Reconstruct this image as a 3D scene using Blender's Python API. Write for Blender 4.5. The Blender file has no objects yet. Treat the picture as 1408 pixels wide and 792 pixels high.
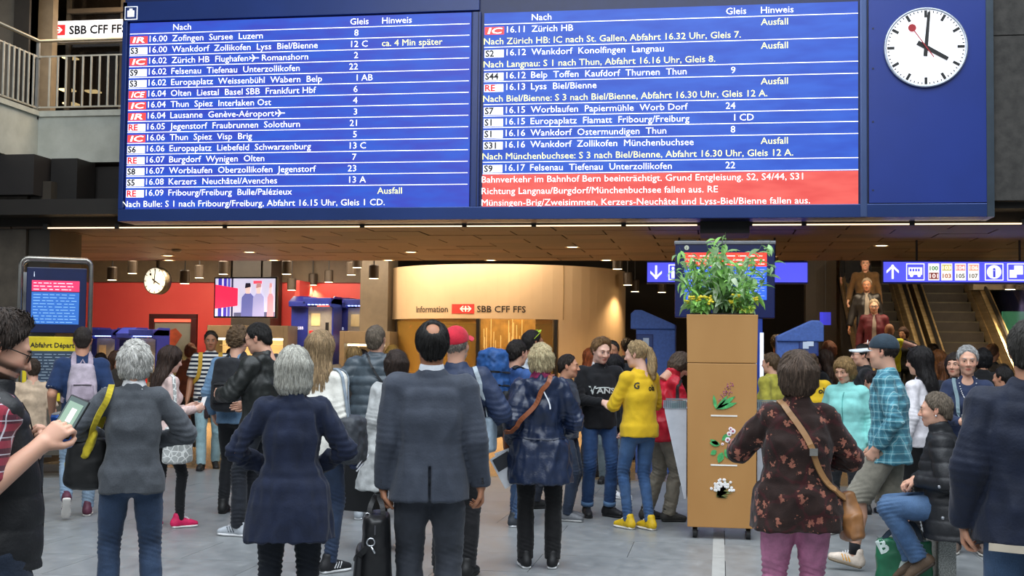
import bpy, bmesh, math, random
import numpy as np
from mathutils import Vector, Matrix
from mathutils.bvhtree import BVHTree

scene = bpy.context.scene
COL = scene.collection
PI = math.pi

# ---------------------------------------------------------------- camera
CAMZ, FPX = 1.58, 1750.0
YAW, PITCH, ROLL = math.radians(9.3), math.radians(2.75), 0.0113
FWD = Vector((-math.sin(YAW)*math.cos(PITCH), math.cos(YAW)*math.cos(PITCH), math.sin(PITCH)))
R0 = Vector((math.cos(YAW), math.sin(YAW), 0))
U0 = R0.cross(FWD)
RT = R0*math.cos(ROLL) + U0*math.sin(ROLL)
UP = U0*math.cos(ROLL) - R0*math.sin(ROLL)
CAM = Vector((0, 0, CAMZ))
cd = bpy.data.cameras.new('camera'); cam = bpy.data.objects.new('camera', cd); COL.objects.link(cam)
cd.sensor_width = 36.0; cd.lens = 36.0*FPX/1408
m = Matrix((RT, UP, -FWD)).transposed().to_4x4(); m.translation = CAM
cam.matrix_world = m
scene.camera = cam

# ---------------------------------------------------------------- world, exposure
scene.view_settings.view_transform = 'Standard'; scene.view_settings.look = 'None'
scene.view_settings.exposure = 0.0; scene.view_settings.gamma = 1.0
W = bpy.data.worlds.new('hall_daylight'); scene.world = W; W.use_nodes = True
bg = W.node_tree.nodes['Background']; bg.inputs[0].default_value = (0.80, 0.90, 1.0, 1); bg.inputs[1].default_value = 0.34

def area(name, loc, size, power, color, rot=(0, 0, 0), sy=None):
    l = bpy.data.lights.new(name, 'AREA'); l.energy = power; l.color = color; l.size = size
    if sy: l.shape = 'RECTANGLE'; l.size_y = sy
    o = bpy.data.objects.new(name, l); o.location = loc; o.rotation_euler = rot; COL.objects.link(o); return o
# the glazed roof of the hall over the crowd
area('hall_skylight', (0, 5.5, 11.5), 14, 2300, (0.86, 0.93, 1.0), sy=11)
area('hall_skylight', (-3, -5, 9.5), 12, 900, (0.90, 0.95, 1.0), rot=(math.radians(38), 0, 0), sy=6)

# ---------------------------------------------------------------- picture geometry -> world
def ray(px, py):
    return (FWD*FPX + RT*(px-704) + UP*(396-py)) / FPX
def atY(px, py, Y):
    r = ray(px, py); return CAM + r*(Y/r.y)
def atZ(px, py, z=0.0):
    r = ray(px, py); return CAM + r*((z-CAMZ)/r.z)
def atD(px, py, d):
    return CAM + ray(px, py)*d
def proj(p):
    q = Vector(p)-CAM; d = q.dot(FWD)
    return 704+q.dot(RT)/d*FPX, 396-q.dot(UP)/d*FPX, d

# ---------------------------------------------------------------- materials
def lin(c):
    if isinstance(c, str):
        c = [int(c[i:i+2], 16)/255 for i in (0, 2, 4)]
    return tuple((x/12.92 if x <= .04045 else ((x+.055)/1.055)**2.4) for x in c[:3])
MATS = {}
class NB:
    def __init__(s, name):
        s.m = bpy.data.materials.new(name); s.m.use_nodes = True
        s.t = s.m.node_tree; s.n = s.t.nodes; s.b = s.n['Principled BSDF']; s.co = None
    def node(s, typ, **kw):
        n = s.n.new(typ)
        for k, v in kw.items(): setattr(n, k, v)
        return n
    def link(s, a, b): s.t.links.new(a, b)
    def coord(s):
        if s.co is None: s.co = s.node('ShaderNodeTexCoord').outputs['Object']
        return s.co
    def mapping(s, scale):
        mp = s.node('ShaderNodeMapping'); mp.inputs['Scale'].default_value = scale
        s.link(s.coord(), mp.inputs[0]); return mp.outputs[0]
    def noise(s, scale, detail=3, vec=None, rough=.55):
        n = s.node('ShaderNodeTexNoise'); n.inputs['Scale'].default_value = scale; n.inputs['Detail'].default_value = detail
        n.inputs['Roughness'].default_value = rough
        s.link(vec if vec is not None else s.coord(), n.inputs['Vector']); return n.outputs['Fac']
    def ramp(s, fac, stops, interp='LINEAR'):
        r = s.node('ShaderNodeValToRGB'); cr = r.color_ramp; cr.interpolation = interp
        while len(cr.elements) < len(stops): cr.elements.new(.5)
        for e, (p, c) in zip(cr.elements, stops): e.position = p; e.color = (*lin(c), 1)
        s.link(fac, r.inputs[0]); return r.outputs[0]
    def mix(s, fac, a, b, mode='MIX'):
        n = s.node('ShaderNodeMix', data_type='RGBA', blend_type=mode)
        for i, v in ((0, fac), (6, a), (7, b)):
            if hasattr(v, 'is_output') or hasattr(v, 'links'): s.link(v, n.inputs[i])
            elif i == 0: n.inputs[0].default_value = v
            else: n.inputs[i].default_value = (*lin(v), 1)
        return n.outputs[2]
    def math(s, op, a, b=None):
        n = s.node('ShaderNodeMath', operation=op)
        for i, v in ((0, a), (1, b)):
            if v is None: continue
            if hasattr(v, 'links'): s.link(v, n.inputs[i])
            else: n.inputs[i].default_value = v
        return n.outputs[0]
    def bump(s, h, strength, dist=.01):
        b = s.node('ShaderNodeBump'); b.inputs['Strength'].default_value = strength; b.inputs['Distance'].default_value = dist
        s.link(h, b.inputs['Height']); s.link(b.outputs[0], s.b.inputs['Normal'])
    def base(s, c):
        if hasattr(c, 'links'): s.link(c, s.b.inputs['Base Color'])
        else: s.b.inputs['Base Color'].default_value = (*lin(c), 1)
    def set(s, rough=.6, metal=0, spec=.5):
        s.b.inputs['Roughness'].default_value = rough; s.b.inputs['Metallic'].default_value = metal
        s.b.inputs['Specular IOR Level'].default_value = spec
def dark(c, f):
    if isinstance(c, str): c = [int(c[i:i+2], 16)/255 for i in (0, 2, 4)]
    return tuple(min(1, max(0, x*f)) for x in c)
def plain(c, rough=.5, metal=0, var=.06, scale=6, spec=.5):
    k = ('plain', c, rough, metal, var, scale, spec)
    if k not in MATS:
        nb = NB('surface'); nb.set(rough, metal, spec)
        nb.base(nb.ramp(nb.noise(scale), [(.3, dark(c, 1-var)), (.7, dark(c, 1+var))])); MATS[k] = nb.m
    return MATS[k]
def glow(c, strength=1.0):
    k = ('glow', c, strength)
    if k not in MATS:
        nb = NB('lit'); nb.base('000000' if strength > 3 else c); nb.set(.5)
        nb.b.inputs['Emission Color'].default_value = (*lin(c), 1); nb.b.inputs['Emission Strength'].default_value = strength
        MATS[k] = nb.m
    return MATS[k]
def glass(c='FFFFFF', rough=.02, alpha=.25):
    k = ('glass', c, alpha)
    if k not in MATS:
        nb = NB('glass'); nb.base(c); nb.set(rough); nb.b.inputs['Alpha'].default_value = alpha
        MATS[k] = nb.m
    return MATS[k]

# ---------------------------------------------------------------- mesh helpers
def link(o, parent=None):
    COL.objects.link(o)
    if parent is not None: o.parent = parent
    return o
def meshob(name, verts, faces, mat, parent=None, smooth=False):
    me = bpy.data.meshes.new(name)
    me.from_pydata([tuple(v) for v in verts], [], [tuple(f) for f in faces]); me.update()
    if mat: me.materials.append(mat)
    if smooth: me.polygons.foreach_set('use_smooth', [True]*len(me.polygons))
    return link(bpy.data.objects.new(name, me), parent)
def tag(o, label=None, cat=None, group=None, kind=None):
    for k, v in (('label', label), ('category', cat), ('group', group), ('kind', kind)):
        if v: o[k] = v
    return o
def empty(name, loc=(0, 0, 0), rz=0.0, label=None, cat=None, group=None):
    o = bpy.data.objects.new(name, None); o.empty_display_size = .1; o.location = loc; o.rotation_euler = (0, 0, rz)
    COL.objects.link(o); return tag(o, label, cat, group)
def copy_tree(o, parent=None):
    c = o.copy(); COL.objects.link(c); c.parent = parent
    for ch in list(o.children): copy_tree(ch, c)
    return c
class MB:
    "collects simple solids into one mesh"
    def __init__(s): s.v = []; s.f = []
    def add(s, v, f):
        n = len(s.v); s.v += [Vector(p) for p in v]; s.f += [tuple(i+n for i in q) for q in f]; return s
    def box(s, lo, hi):
        (a, b, c), (d, e, f) = lo, hi
        return s.add([(a,b,c),(d,b,c),(d,e,c),(a,e,c),(a,b,f),(d,b,f),(d,e,f),(a,e,f)],
                     [(0,3,2,1),(4,5,6,7),(0,1,5,4),(1,2,6,5),(2,3,7,6),(3,0,4,7)])
    def prism(s, poly, y0, y1, axis='Y'):
        "poly in (x,z) extruded along Y, or (y,z) extruded along X, or (x,y) along Z"
        n = len(poly)
        def P(a, b, t): return {'Y': (a, t, b), 'X': (t, a, b), 'Z': (a, b, t)}[axis]
        v = [P(a, b, y0) for a, b in poly] + [P(a, b, y1) for a, b in poly]
        f = [tuple(range(n-1, -1, -1)), tuple(range(n, 2*n))] + [(i, (i+1) % n, n+(i+1) % n, n+i) for i in range(n)]
        return s.add(v, f)
    def tube(s, pts, r, seg=8, closed=False, flat=1.0, wdir=None):
        pts = [Vector(p) for p in pts]; n = len(pts); v = []; f = []
        rr = r if isinstance(r, (list, tuple)) else [r]*n
        side = None
        for i, p in enumerate(pts):
            t = (pts[(i+1) % n]-pts[i-1]) if closed else (pts[min(i+1, n-1)]-pts[max(i-1, 0)])
            t.normalize()
            if side is None or wdir is not None:
                a = Vector(wdir[i] if isinstance(wdir, list) else wdir) if wdir is not None else (Vector((0, 0, 1)) if abs(t.z) < .9 else Vector((1, 0, 0)))
                side = a - t*a.dot(t)
            else: side = side - t*side.dot(t)
            side.normalize(); o = t.cross(side)
            for j in range(seg):
                a = 2*PI*j/seg
                v.append(p + side*(math.cos(a)*rr[i]) + o*(math.sin(a)*rr[i]*flat))
        m_ = n if closed else n-1
        for i in range(m_):
            for j in range(seg):
                k = (i+1) % n
                f.append((i*seg+j, i*seg+(j+1) % seg, k*seg+(j+1) % seg, k*seg+j))
        if not closed: f += [tuple(range(seg-1, -1, -1)), tuple((n-1)*seg+j for j in range(seg))]
        return s.add(v, f)
    def cyl(s, p0, p1, r, seg=16, r1=None):
        return s.tube([p0, p1], [r, r if r1 is None else r1], seg)
    def lathe(s, prof, c=(0, 0, 0), seg=24, sx=1, sy=1):
        v = []; f = []
        for r, z in prof:
            for j in range(seg):
                a = 2*PI*j/seg; v.append((c[0]+r*math.cos(a)*sx, c[1]+r*math.sin(a)*sy, c[2]+z))
        for i in range(len(prof)-1):
            for j in range(seg): f.append((i*seg+j, i*seg+(j+1) % seg, (i+1)*seg+(j+1) % seg, (i+1)*seg+j))
        f += [tuple(range(seg-1, -1, -1)), tuple((len(prof)-1)*seg+j for j in range(seg))]
        return s.add(v, f)
    def blob(s, c, r, nu=8, nv=5):
        v = []; f = []; r = (r, r, r) if not isinstance(r, (tuple, list)) else r
        for i in range(nv+1):
            t = PI*i/nv
            for j in range(nu):
                a = 2*PI*j/nu; v.append((c[0]+r[0]*math.sin(t)*math.cos(a), c[1]+r[1]*math.sin(t)*math.sin(a), c[2]-r[2]*math.cos(t)))
        for i in range(nv):
            for j in range(nu): f.append((i*nu+j, i*nu+(j+1) % nu, (i+1)*nu+(j+1) % nu, (i+1)*nu+j))
        return s.add(v, f)
    def build(s, name, mat, parent=None, smooth=False, bevel=0):
        o = meshob(name, s.v, s.f, mat, parent, smooth)
        if bevel:
            bm = bmesh.new(); bm.from_mesh(o.data)
            es = [e for e in bm.edges if len(e.link_faces) == 2 and e.calc_face_angle(0) > .6]
            bmesh.ops.bevel(bm, geom=es, offset=bevel, segments=2, affect='EDGES', profile=.6)
            bm.to_mesh(o.data); bm.free()
        return o
def box(name, lo, hi, mat, parent=None, bevel=0):
    lo, hi = [min(a, b) for a, b in zip(lo, hi)], [max(a, b) for a, b in zip(lo, hi)]
    return MB().box(lo, hi).build(name, mat, parent, bevel=bevel)
def disc(c, r, seg=32, axis='Y', r2=None):
    "ring or disc outline facing -Y"
    v = []; f = []
    for j in range(seg):
        a = 2*PI*j/seg; v.append((c[0]+r*math.cos(a), c[1], c[2]+r*math.sin(a)))
    if r2:
        for j in range(seg):
            a = 2*PI*j/seg; v.append((c[0]+r2*math.cos(a), c[1], c[2]+r2*math.sin(a)))
        f = [(j, (j+1) % seg, seg+(j+1) % seg, seg+j) for j in range(seg)]
    else: f = [tuple(range(seg))]
    return v, f

# ---------------------------------------------------------------- lettering
_TC = {}
def text_mesh(s, bold=0.0):
    k = (s, bold)
    if k not in _TC:
        c = bpy.data.curves.new('lettering', 'FONT'); c.body = s; c.size = 1; c.resolution_u = 2; c.offset = bold
        o = bpy.data.objects.new('lettering', c); COL.objects.link(o); bpy.context.view_layer.update()
        me = bpy.data.meshes.new_from_object(o.evaluated_get(bpy.context.evaluated_depsgraph_get()))
        v = [tuple(x.co) for x in me.vertices]; f = [tuple(p.vertices) for p in me.polygons]
        bpy.data.objects.remove(o); bpy.data.curves.remove(c); bpy.data.meshes.remove(me)
        _TC[k] = (v, f)
    return _TC[k]
CAPH = None
def text(name, s, loc, cap, mat, parent=None, width=None, xs=.93, bold=0.0, slant=0.0, align='L', rz=0.0, depth=0.0):
    "flat lettering standing in the XZ plane at loc (left end of the baseline), facing -Y turned by rz; cap = capital height in m"
    global CAPH
    if CAPH is None: CAPH = max(v[1] for v in text_mesh('H')[0])
    v, f = text_mesh(s, bold); x0 = min(p[0] for p in v); x1 = max(p[0] for p in v)
    k = cap/CAPH; kx = width/(x1-x0) if width else k*xs
    off = {'L': 0, 'C': (x1-x0)/2, 'R': (x1-x0)}[align]
    c, sn = math.cos(rz), math.sin(rz); vs = []
    for p in v:
        x = (p[0]-x0-off)*kx + slant*p[1]*k; vs.append((loc[0]+x*c, loc[1]+x*sn, loc[2]+p[1]*k))
    return meshob(name, vs, f, mat, parent)
# ================================================================= THE SETTING
def floor_mat():
    nb = NB('slate_floor'); nb.set(.33, 0, .5)
    a = nb.noise(.9, 5, nb.mapping((1, .45, 1))); b = nb.noise(6, 6, nb.mapping((1, .6, 1)), .65)
    oi = nb.node('ShaderNodeObjectInfo')
    c1 = nb.ramp(a, [(.3, '767A7C'), (.5, '909394'), (.72, 'ACAFAF')])
    c2 = nb.ramp(b, [(.35, '74787A'), (.6, '989B9C'), (.75, 'C0C2C2')])
    c = nb.mix(.5, c1, c2)
    c = nb.mix(nb.math('MULTIPLY', oi.outputs['Random'], .14), c, 'A1A4A5')
    nb.base(c)
    r = nb.node('ShaderNodeMapRange'); r.inputs[3].default_value = .22; r.inputs[4].default_value = .5
    nb.link(b, r.inputs[0]); nb.link(r.outputs[0], nb.b.inputs['Roughness'])
    nb.bump(b, .12, .004); return nb.m
def beige_floor():
    nb = NB('polished_travertine'); nb.set(.16)
    oi = nb.node('ShaderNodeObjectInfo')
    c = nb.ramp(nb.noise(3, 5, nb.mapping((.4, 2.4, 1))), [(.3, 'A88E6B'), (.7, 'C6AC86')])
    nb.base(nb.mix(nb.math('MULTIPLY', oi.outputs['Random'], .3), c, '9C8260')); return nb.m
EDGE = 15.6            # where the grey hall floor ends and the low ceiling begins
rnd = random.Random(4)
fl = box('floor', (-18, -8, -.20), (16, 36, -.012), plain('4A4C4E', .8)); tag(fl, kind='structure')
fm, bm_ = floor_mat(), beige_floor()
x_seam = atZ(988, 770).x
def tile_block(x0, x1, y0, y1, w, h, mat, name):
    proto = MB().box((.002, .002, -.014), (w-.002, h-.002, 0)).build(name, mat, fl); first = True
    ys = y0; k = 0
    while ys < y1-.01:
        xs = x0 - (w*.5 if k % 2 else 0)
        while xs < x1-.01:
            # keep the slabs the lens can see
            q = proj((xs+w/2, ys+h/2, 0))
            if -160 < q[0] < 1568:
                o = proto if first else link(bpy.data.objects.new(name, proto.data), fl); first = False
                o.location = (xs, ys, rnd.uniform(-.0005, .0005))
            xs += w
        ys += h; k += 1
# slabs left of the pale strip, the strip itself, slabs right of it
tile_block(x_seam-.04-1.30*9, x_seam-.05, 4.1, EDGE-.02, 1.30, .82, fm, 'floor_slab')
tile_block(x_seam+.05+1.30*0, x_seam+.05+1.30*6, 4.1, EDGE-.02, 1.30, .82, fm, 'floor_slab')
stripm = plain('B4B5B2', .45, 0, .05)
st = MB().box((x_seam-.046, 4.1, -.014), (x_seam+.046, 4.1+.98, .0008)).build('floor_strip', stripm, fl)
for k in range(1, 12):
    o = link(bpy.data.objects.new('floor_strip', st.data), fl); o.location = (0, k*.985, 0)
box('floor_edge_strip', (-12, EDGE-.02, -.013), (12, EDGE+.10, .001), plain('8C7C66', .35), fl)
tile_block(-16, 11, EDGE+.10, 26, 1.6, 1.15, bm_, 'travertine_slab')

# --- low ceiling over the rear hall
CZ = 3.11
cbase = box('ceiling', (-17, EDGE+.02, CZ+.03), (13, 21.7, CZ+.30), plain('241C14', .8)); tag(cbase, kind='structure')
cm = []
for c in ('5A4330', '4D3A2A', '644B36'):
    nb = NB('ceiling_board'); nb.set(.55); nb.base(nb.ramp(nb.noise(3, 4, nb.mapping((1, 8, 1))), [(.3, dark(c, .85)), (.7, dark(c, 1.15))])); cm.append(nb.m)
protos = [MB().box((0, 0, 0), (1.19, .60, .028)).build('ceiling_panel', c, cbase) for c in cm]
k = 0
for j in range(10):
    for i in range(24):
        x = -16.6 + 1.21*i + (.6 if j % 2 else 0); y = EDGE+.04+.605*j
        if x+1.19 > 13: continue
        pr = protos[rnd.randrange(3)]
        o = pr if pr.location.length == 0 else link(bpy.data.objects.new('ceiling_panel', pr.data), cbase)
        o.location = (x, y, CZ + rnd.choice((0, 0, .004)))
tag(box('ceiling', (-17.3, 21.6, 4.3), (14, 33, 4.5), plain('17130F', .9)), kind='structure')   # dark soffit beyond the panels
# fascia above the low ceiling, behind the big board
fa = box('wall_front', (atY(215, 300, EDGE).x, EDGE+.05, CZ+.30), (13, EDGE+.30, 8.2), plain('3A332B', .7)); tag(fa, kind='structure')
wr = NB('dark_stone'); wr.set(.75); wr.base(wr.ramp(wr.noise(9, 6), [(.3, '2E2C29'), (.7, '474440')])); wr.bump(wr.noise(40, 4), .3, .01)
bxr = atY(1359, 150, 15.0)
pp = empty('wall_right', (0, 0, 0)); tag(pp, kind='structure')
for z0, z1 in ((3.32, 5.2), (5.21, 7.6)):
    for i in range(3): box('wall_panel', (bxr.x+.01+i*.95, 15.02, z0), (bxr.x+.01+i*.95+.94, 15.6, z1), wr.m, pp, bevel=.004)
tr = box('trim_1', (-13, 15.2, CZ+.14), (13, EDGE+.05, CZ+.34), plain('231E19', .6)); tag(tr, kind='structure')
# enclosing walls of the rear hall
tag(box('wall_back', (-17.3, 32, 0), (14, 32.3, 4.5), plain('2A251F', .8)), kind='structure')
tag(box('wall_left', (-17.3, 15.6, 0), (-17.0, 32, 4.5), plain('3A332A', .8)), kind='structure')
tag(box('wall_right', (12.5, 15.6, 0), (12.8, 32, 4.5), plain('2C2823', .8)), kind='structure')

# long light line under the fascia (broken by the dark box of the screen hanger)
gap0, gap1 = atY(963, 310, EDGE).x, atY(1030, 310, EDGE).x
ll = empty('strip_light', (0, EDGE, CZ), 0, 'long thin line of light along the front edge of the low ceiling', 'strip light')
xs = [atY(p, 312, EDGE).x for p in (66, 164, 312, 500, 640, 735, 858, 962)]; xe = [atY(p, 309, EDGE).x for p in (1031, 1105, 1253, 1407, 1500)]
for L in (xs, xe):
    for a, b in zip(L, L[1:]):
        box('light_tube', (a+.03, -.06, -.008), (b-.03, -.04, .006), glow('FFE3B8', 2.0), ll)
        box('tube_holder', (a-.03, -.075, -.016), (a+.03, .03, .05), plain('2A2622', .5), ll)
hb = box('screen_hanger_box', (gap0, EDGE-.25, CZ-.12), (gap1, EDGE+.45, CZ+.32), plain('1F1C1A', .6))
tag(hb, 'dark box under the big board above the planter, breaking the strip of light', 'ceiling box')

# --- recessed ceiling lights
def ceil_light(px, py, power=26):
    p = atZ(px, py, CZ)
    if p.y > 21.6: p.y = 21.5
    e = empty('ceiling_light', (p.x, p.y, CZ), 0, 'round recessed downlight in the brown panelled ceiling', 'ceiling light', 'recessed lights in the low ceiling')
    MB().lathe([(.115, .004), (.115, -.012), (.095, -.012), (.092, .0)], seg=20).build('trim_ring', plain('C8B79A', .35, .6), e)
    MB().lathe([(.001, -.006), (.088, -.006), (.088, -.003), (.001, -.003)], seg=20).build('lamp_glass', glow('FFE2B0', 9), e)
    l = bpy.data.lights.new('downlight', 'SPOT'); l.energy = power*9; l.spot_size = 2.3; l.spot_blend = .8; l.color = (1, .74, .45); l.shadow_soft_size = .08
    o = bpy.data.objects.new('downlight_beam', l); o.location = (p.x, p.y, CZ-.03); COL.objects.link(o)
for px, py in ((96, 352), (231, 351), (343, 346), (254, 361), (565, 346), (787, 339), (679, 359), (540, 359), (1212, 337), (836, 359), (394, 361), (1060, 352)):
    ceil_light(px, py)
sd = MB().lathe([(.001, -.05), (.06, -.045), (.075, -.02), (.08, 0)], seg=18).build('smoke_detector', plain('8A7F70', .4), None, True)
p = atZ(243, 343, CZ); sd.location = p; tag(sd, 'small round smoke detector on the low ceiling left of the hanging clock', 'smoke detector')
# --- hanging cylinder lights beyond the low ceiling
ORD = ('leftmost', 'second from the left', 'third from the left', 'fourth from the left', 'fifth from the left', 'sixth from the left', 'seventh from the left', 'eighth from the left', 'ninth from the left', 'tenth from the left', 'eleventh from the left', 'twelfth from the left', 'thirteenth from the left', 'fourteenth from the left', 'fifteenth from the left', 'fourth from the right', 'third from the right', 'second from the right', 'rightmost')
for px, py, d in ((154, 385, 25), (182, 376, 25.5), (254, 390, 24.5), (274, 382, 26), (307, 377, 25), (394, 377, 24.5), (401, 399, 27), (430, 392, 28), (452, 388, 27), (473, 402, 28.5), (483, 378, 25.5), (491, 368, 24.5),
                 (514, 383, 24), (863, 392, 26), (873, 401, 28), (849, 370, 24), (1389, 398, 22.5), (910, 402, 28), (945, 400, 29)):
    p = atD(px, py, d)
    e = empty('cylinder_light', p, 0, 'grey-brown cylinder downlight hanging in the dark rear hall', 'ceiling light', 'hanging cylinder lights of the rear hall')
    MB().lathe([(.095, .0), (.095, .24), (.08, .26)], seg=18).build('housing', plain('4C4134', .45, .3), e)
    MB().lathe([(.001, -.004), (.085, -.004), (.085, .002), (.001, .002)], seg=18).build('lamp_glass', glow('FFE0A8', 8), e)
    MB().cyl((0, 0, .26), (0, 0, 4.3-p.z), .012, 6).build('rod', plain('2A2622'), e)
    l = bpy.data.lights.new('downlight', 'SPOT'); l.energy = 170; l.spot_size = 2.0; l.spot_blend = .8; l.color = (1, .72, .42); l.shadow_soft_size = .1
    o = bpy.data.objects.new('downlight_beam', l); o.location = (p.x, p.y, p.z-.03); COL.objects.link(o)
def relabel(kind, text_):
    L = sorted([o for o in bpy.data.objects if o.name.split('.')[0] == kind and o.parent is None], key=lambda o: proj(o.location)[0])
    names = list(ORD[:max(0, len(L)-4)])+['fourth from the right', 'third from the right', 'second from the right', 'rightmost']
    for o, w in zip(L, names): o['label'] = text_ % w
relabel('ceiling_light', 'round recessed downlight in the low panelled ceiling, %s of its row')
relabel('cylinder_light', 'dark cylinder downlight hanging in the rear hall, %s of them all')
# dark ducts in the void
for i, (y, z) in enumerate(((23.2, 3.75), (25.2, 3.95), (28.0, 3.7))):
    d = MB().cyl((-11.8, y, z), (12.4, y, z), .12 if i else .16, 14).build('ventilation_duct', plain('2B2722', .5, .3), None, True)
    tag(d, ['thick front duct running across the dark rear ceiling', 'middle duct running high across the dark rear ceiling', 'rearmost duct low across the dark rear ceiling'][i], 'duct')

# --- balcony upper left
bY = 16.4
c0 = atY(53, 160, bY); slabm = NB('concrete'); slabm.set(.7); slabm.base(slabm.ramp(slabm.noise(2.5, 6), [(.3, 'A9ACA2'), (.7, 'C4C7BD')])); slabm.bump(slabm.noise(30, 4), .15, .01); slabm = slabm.m
ztop = c0.z; zbot = atY(55, 224, bY).z
bal = empty('balcony', (0, 0, 0), 0); tag(bal, kind='structure')
box('slab_face', (c0.x, bY, zbot), (c0.x+4.2, bY+.16, ztop), slabm, bal)
box('slab_coping', (c0.x-.03, bY-.03, ztop-.01), (c0.x+4.2, bY+.2, ztop+.07), plain('B9BCB2', .6), bal)
box('side_slab_face', (c0.x-.16, bY-9, zbot), (c0.x, bY+.16, ztop), slabm, bal)
box('side_slab_coping', (c0.x-.2, bY-9, ztop), (c0.x+.03, bY+.2, ztop+.07), plain('B9BCB2', .6), bal)
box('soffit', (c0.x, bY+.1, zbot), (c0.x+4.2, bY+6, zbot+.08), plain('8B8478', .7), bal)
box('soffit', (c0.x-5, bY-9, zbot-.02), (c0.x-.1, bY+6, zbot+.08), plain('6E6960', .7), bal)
rail = empty('balcony_railing', (c0.x, bY, ztop), 0, 'grey steel bar railing with a rounded handrail on the concrete balcony', 'railing')
stl = plain('C9C5B8', .42, .35); HR = atY(53, 57, bY).z - ztop
MB().tube([(-.02, -8, HR), (-.02, -.02, HR), (4.2, -.02, HR)], .028, 10).build('handrail', plain('B9AE98', .3, .7), rail, True)
MB().box((.0, -.03, HR-.235), (4.2, -.015, HR-.215)).box((0, -.03, .11), (4.2, -.015, .13)).build('cross_rail', stl, rail)
MB().box((-.03, -8, HR-.235), (-.015, 0, HR-.215)).box((-.03, -8, .11), (-.015, 0, .13)).build('cross_rail', stl, rail)
baluster = None
for k in range(34):
    if baluster is None: baluster = o = MB().box((-.011, -.02, .12), (.011, .0, HR-.22)).build('baluster', stl, rail)
    else: o = link(bpy.data.objects.new('baluster', baluster.data), rail)
    o.location = (.16+.125*k, -.012, 0)
for k in range(44):
    o = link(bpy.data.objects.new('baluster', baluster.data), rail); o.rotation_euler = (0, 0, PI/2); o.location = (-.012, -.16-.125*k, 0)
for x, y in ((-.02, -.02), (2.0, -.02), (-.02, -3.2), (-.02, -6.2)):
    MB().box((x-.02, y-.02, -.05), (x+.02, y+.02, HR-.02)).box((x-.035, y-.035, .10), (x+.035, y+.035, .15)).box((x-.03, y-.03, HR-.25), (x+.03, y+.03, HR-.2)).build('post', plain('B2B0AA', .35, .7), rail)
# upper storey behind the railing
uw = empty('wall_upper', (0, 0, 0)); tag(uw, kind='structure')
box('upper_back', (-14, 20.5, 4.3), (-5.2, 20.8, 9), plain('1E1A16', .7), uw)
box('upper_side', (-14, 10, 4.3), (-13.6, 20.5, 9), plain('4A4238', .7), uw)
q0, q1 = atY(46, 50, 17.7), atY(72, 50, 17.7)
tag(box('pillar_1', (q0.x, 17.7, ztop-.1), (q1.x, 17.85, 9), plain('9C8C74', .6)), kind='structure')
q2 = atY(42, 50, 17.2)
tag(box('wall_panel', (q2.x-5, 17.2, ztop-.1), (q2.x, 17.4, 9), plain('6A6256', .55)), kind='structure')
tag(box('trim_2', (q2.x, 17.15, ztop-.1), (q0.x, 17.4, 9), plain('332E28', .5)), kind='structure')
gl = empty('window_1', (0, 0, 0)); tag(gl, kind='structure')
for k in range(3): box('pane', (q1.x+.02+k*.9, 18.2, ztop-.1), (q1.x+.02+k*.9+.86, 18.22, 8), glass('201A14', .03, .55), gl)
for k in range(4): box('mullion', (q1.x-.03+k*.9, 18.15, ztop-.1), (q1.x+.03+k*.9, 18.26, 8), plain('4B4336', .5), gl)
box('transom', (q1.x, 18.12, atY(100, 20, 18.2).z), (q1.x+3, 18.2, atY(100, 14, 18.2).z), plain('5C5040', .5), gl)
tag(box('ceiling_upper', (-14, 15.9, 7.4), (-4, 20.6, 7.5), plain('2A241D', .8)), kind='structure')
tag(box('floor_upper', (-14, bY+.1, ztop-.15), (-5, 20.6, ztop-.05), plain('4B4740', .8)), kind='structure')
for px, py in ((97, 80), (93, 124), (98, 143), (128, 126)):
    p = atY(px, py, 19.2); e = tag(MB().box((-.10, -.1, -.012), (.10, .1, .012)).build('shop_lamp', glow('FFE0A0', 2.5)), {80: 'top warm lamp behind the upper floor glazing', 124: 'left one of the two middle lamps behind the glazing', 143: 'lowest warm lamp behind the balcony railing', 126: 'warm lamp furthest right behind the balcony railing'}[py], 'lamp', 'lamps seen behind the railing'); e.location = p
area('balcony_fill', (-7.8, 16.9, 7.2), 2.5, 160, (1, .75, .5))  # added warm fill without a fixture, brightens the balcony corner
# lit sign behind the railing
sy = 17.9
a, b = atY(72, 55, sy), atY(178, 26, sy)
sg = empty('station_sign', (0, sy, 0), 0, 'white lit sign with red arrow-cross logo behind the balcony railing', 'sign')
box('light_box', (a.x, 0, a.z+.0), (b.x+1.2, .12, b.z), glow('F4F5FA', 1.05), sg)
box('lower_rim', (a.x, -.02, a.z-.05), (b.x+1.2, .12, a.z), plain('D8D8DC', .35), sg)
def sbb_logo(parent, x0, x1, z0, z1, y, red='E2262E', white='FFFFFF', strength=1.0):
    "red plate with the white double arrow and cross"
    rm, wm = (glow(red, strength), glow(white, strength)) if strength else (plain('D8352E', .5), plain('F2ECE0', .5))
    box('logo_plate', (x0, y-.004, z0), (x1, y, z1), rm, parent)
    cx, cz = (x0+x1)/2, (z0+z1)/2; h = (z1-z0)
    if (x1-x0) > h*1.6: cx = x1-h*.95
    t = h*.075; mb = MB(); yy0, yy1 = y-.009, y-.004
    mb.box((cx-h*.62, yy0, cz-t), (cx+h*.62, yy1, cz+t)); mb.box((cx-t, yy0, cz-h*.30), (cx+t, yy1, cz+h*.30))
    for s in (-1, 1):
        for q in (-1, 1):
            A = (cx+s*h*.66, cz); B = (cx+s*h*.36, cz+q*h*.30); C = (cx+s*h*.20, cz+q*h*.30); D = (cx+s*h*.50, cz)
            P = [A, B, C, D]
            if s*q < 0: P = P[::-1]
            mb.prism(P, yy0, yy1)
    mb.build('logo_arrows', wm, parent)
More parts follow.
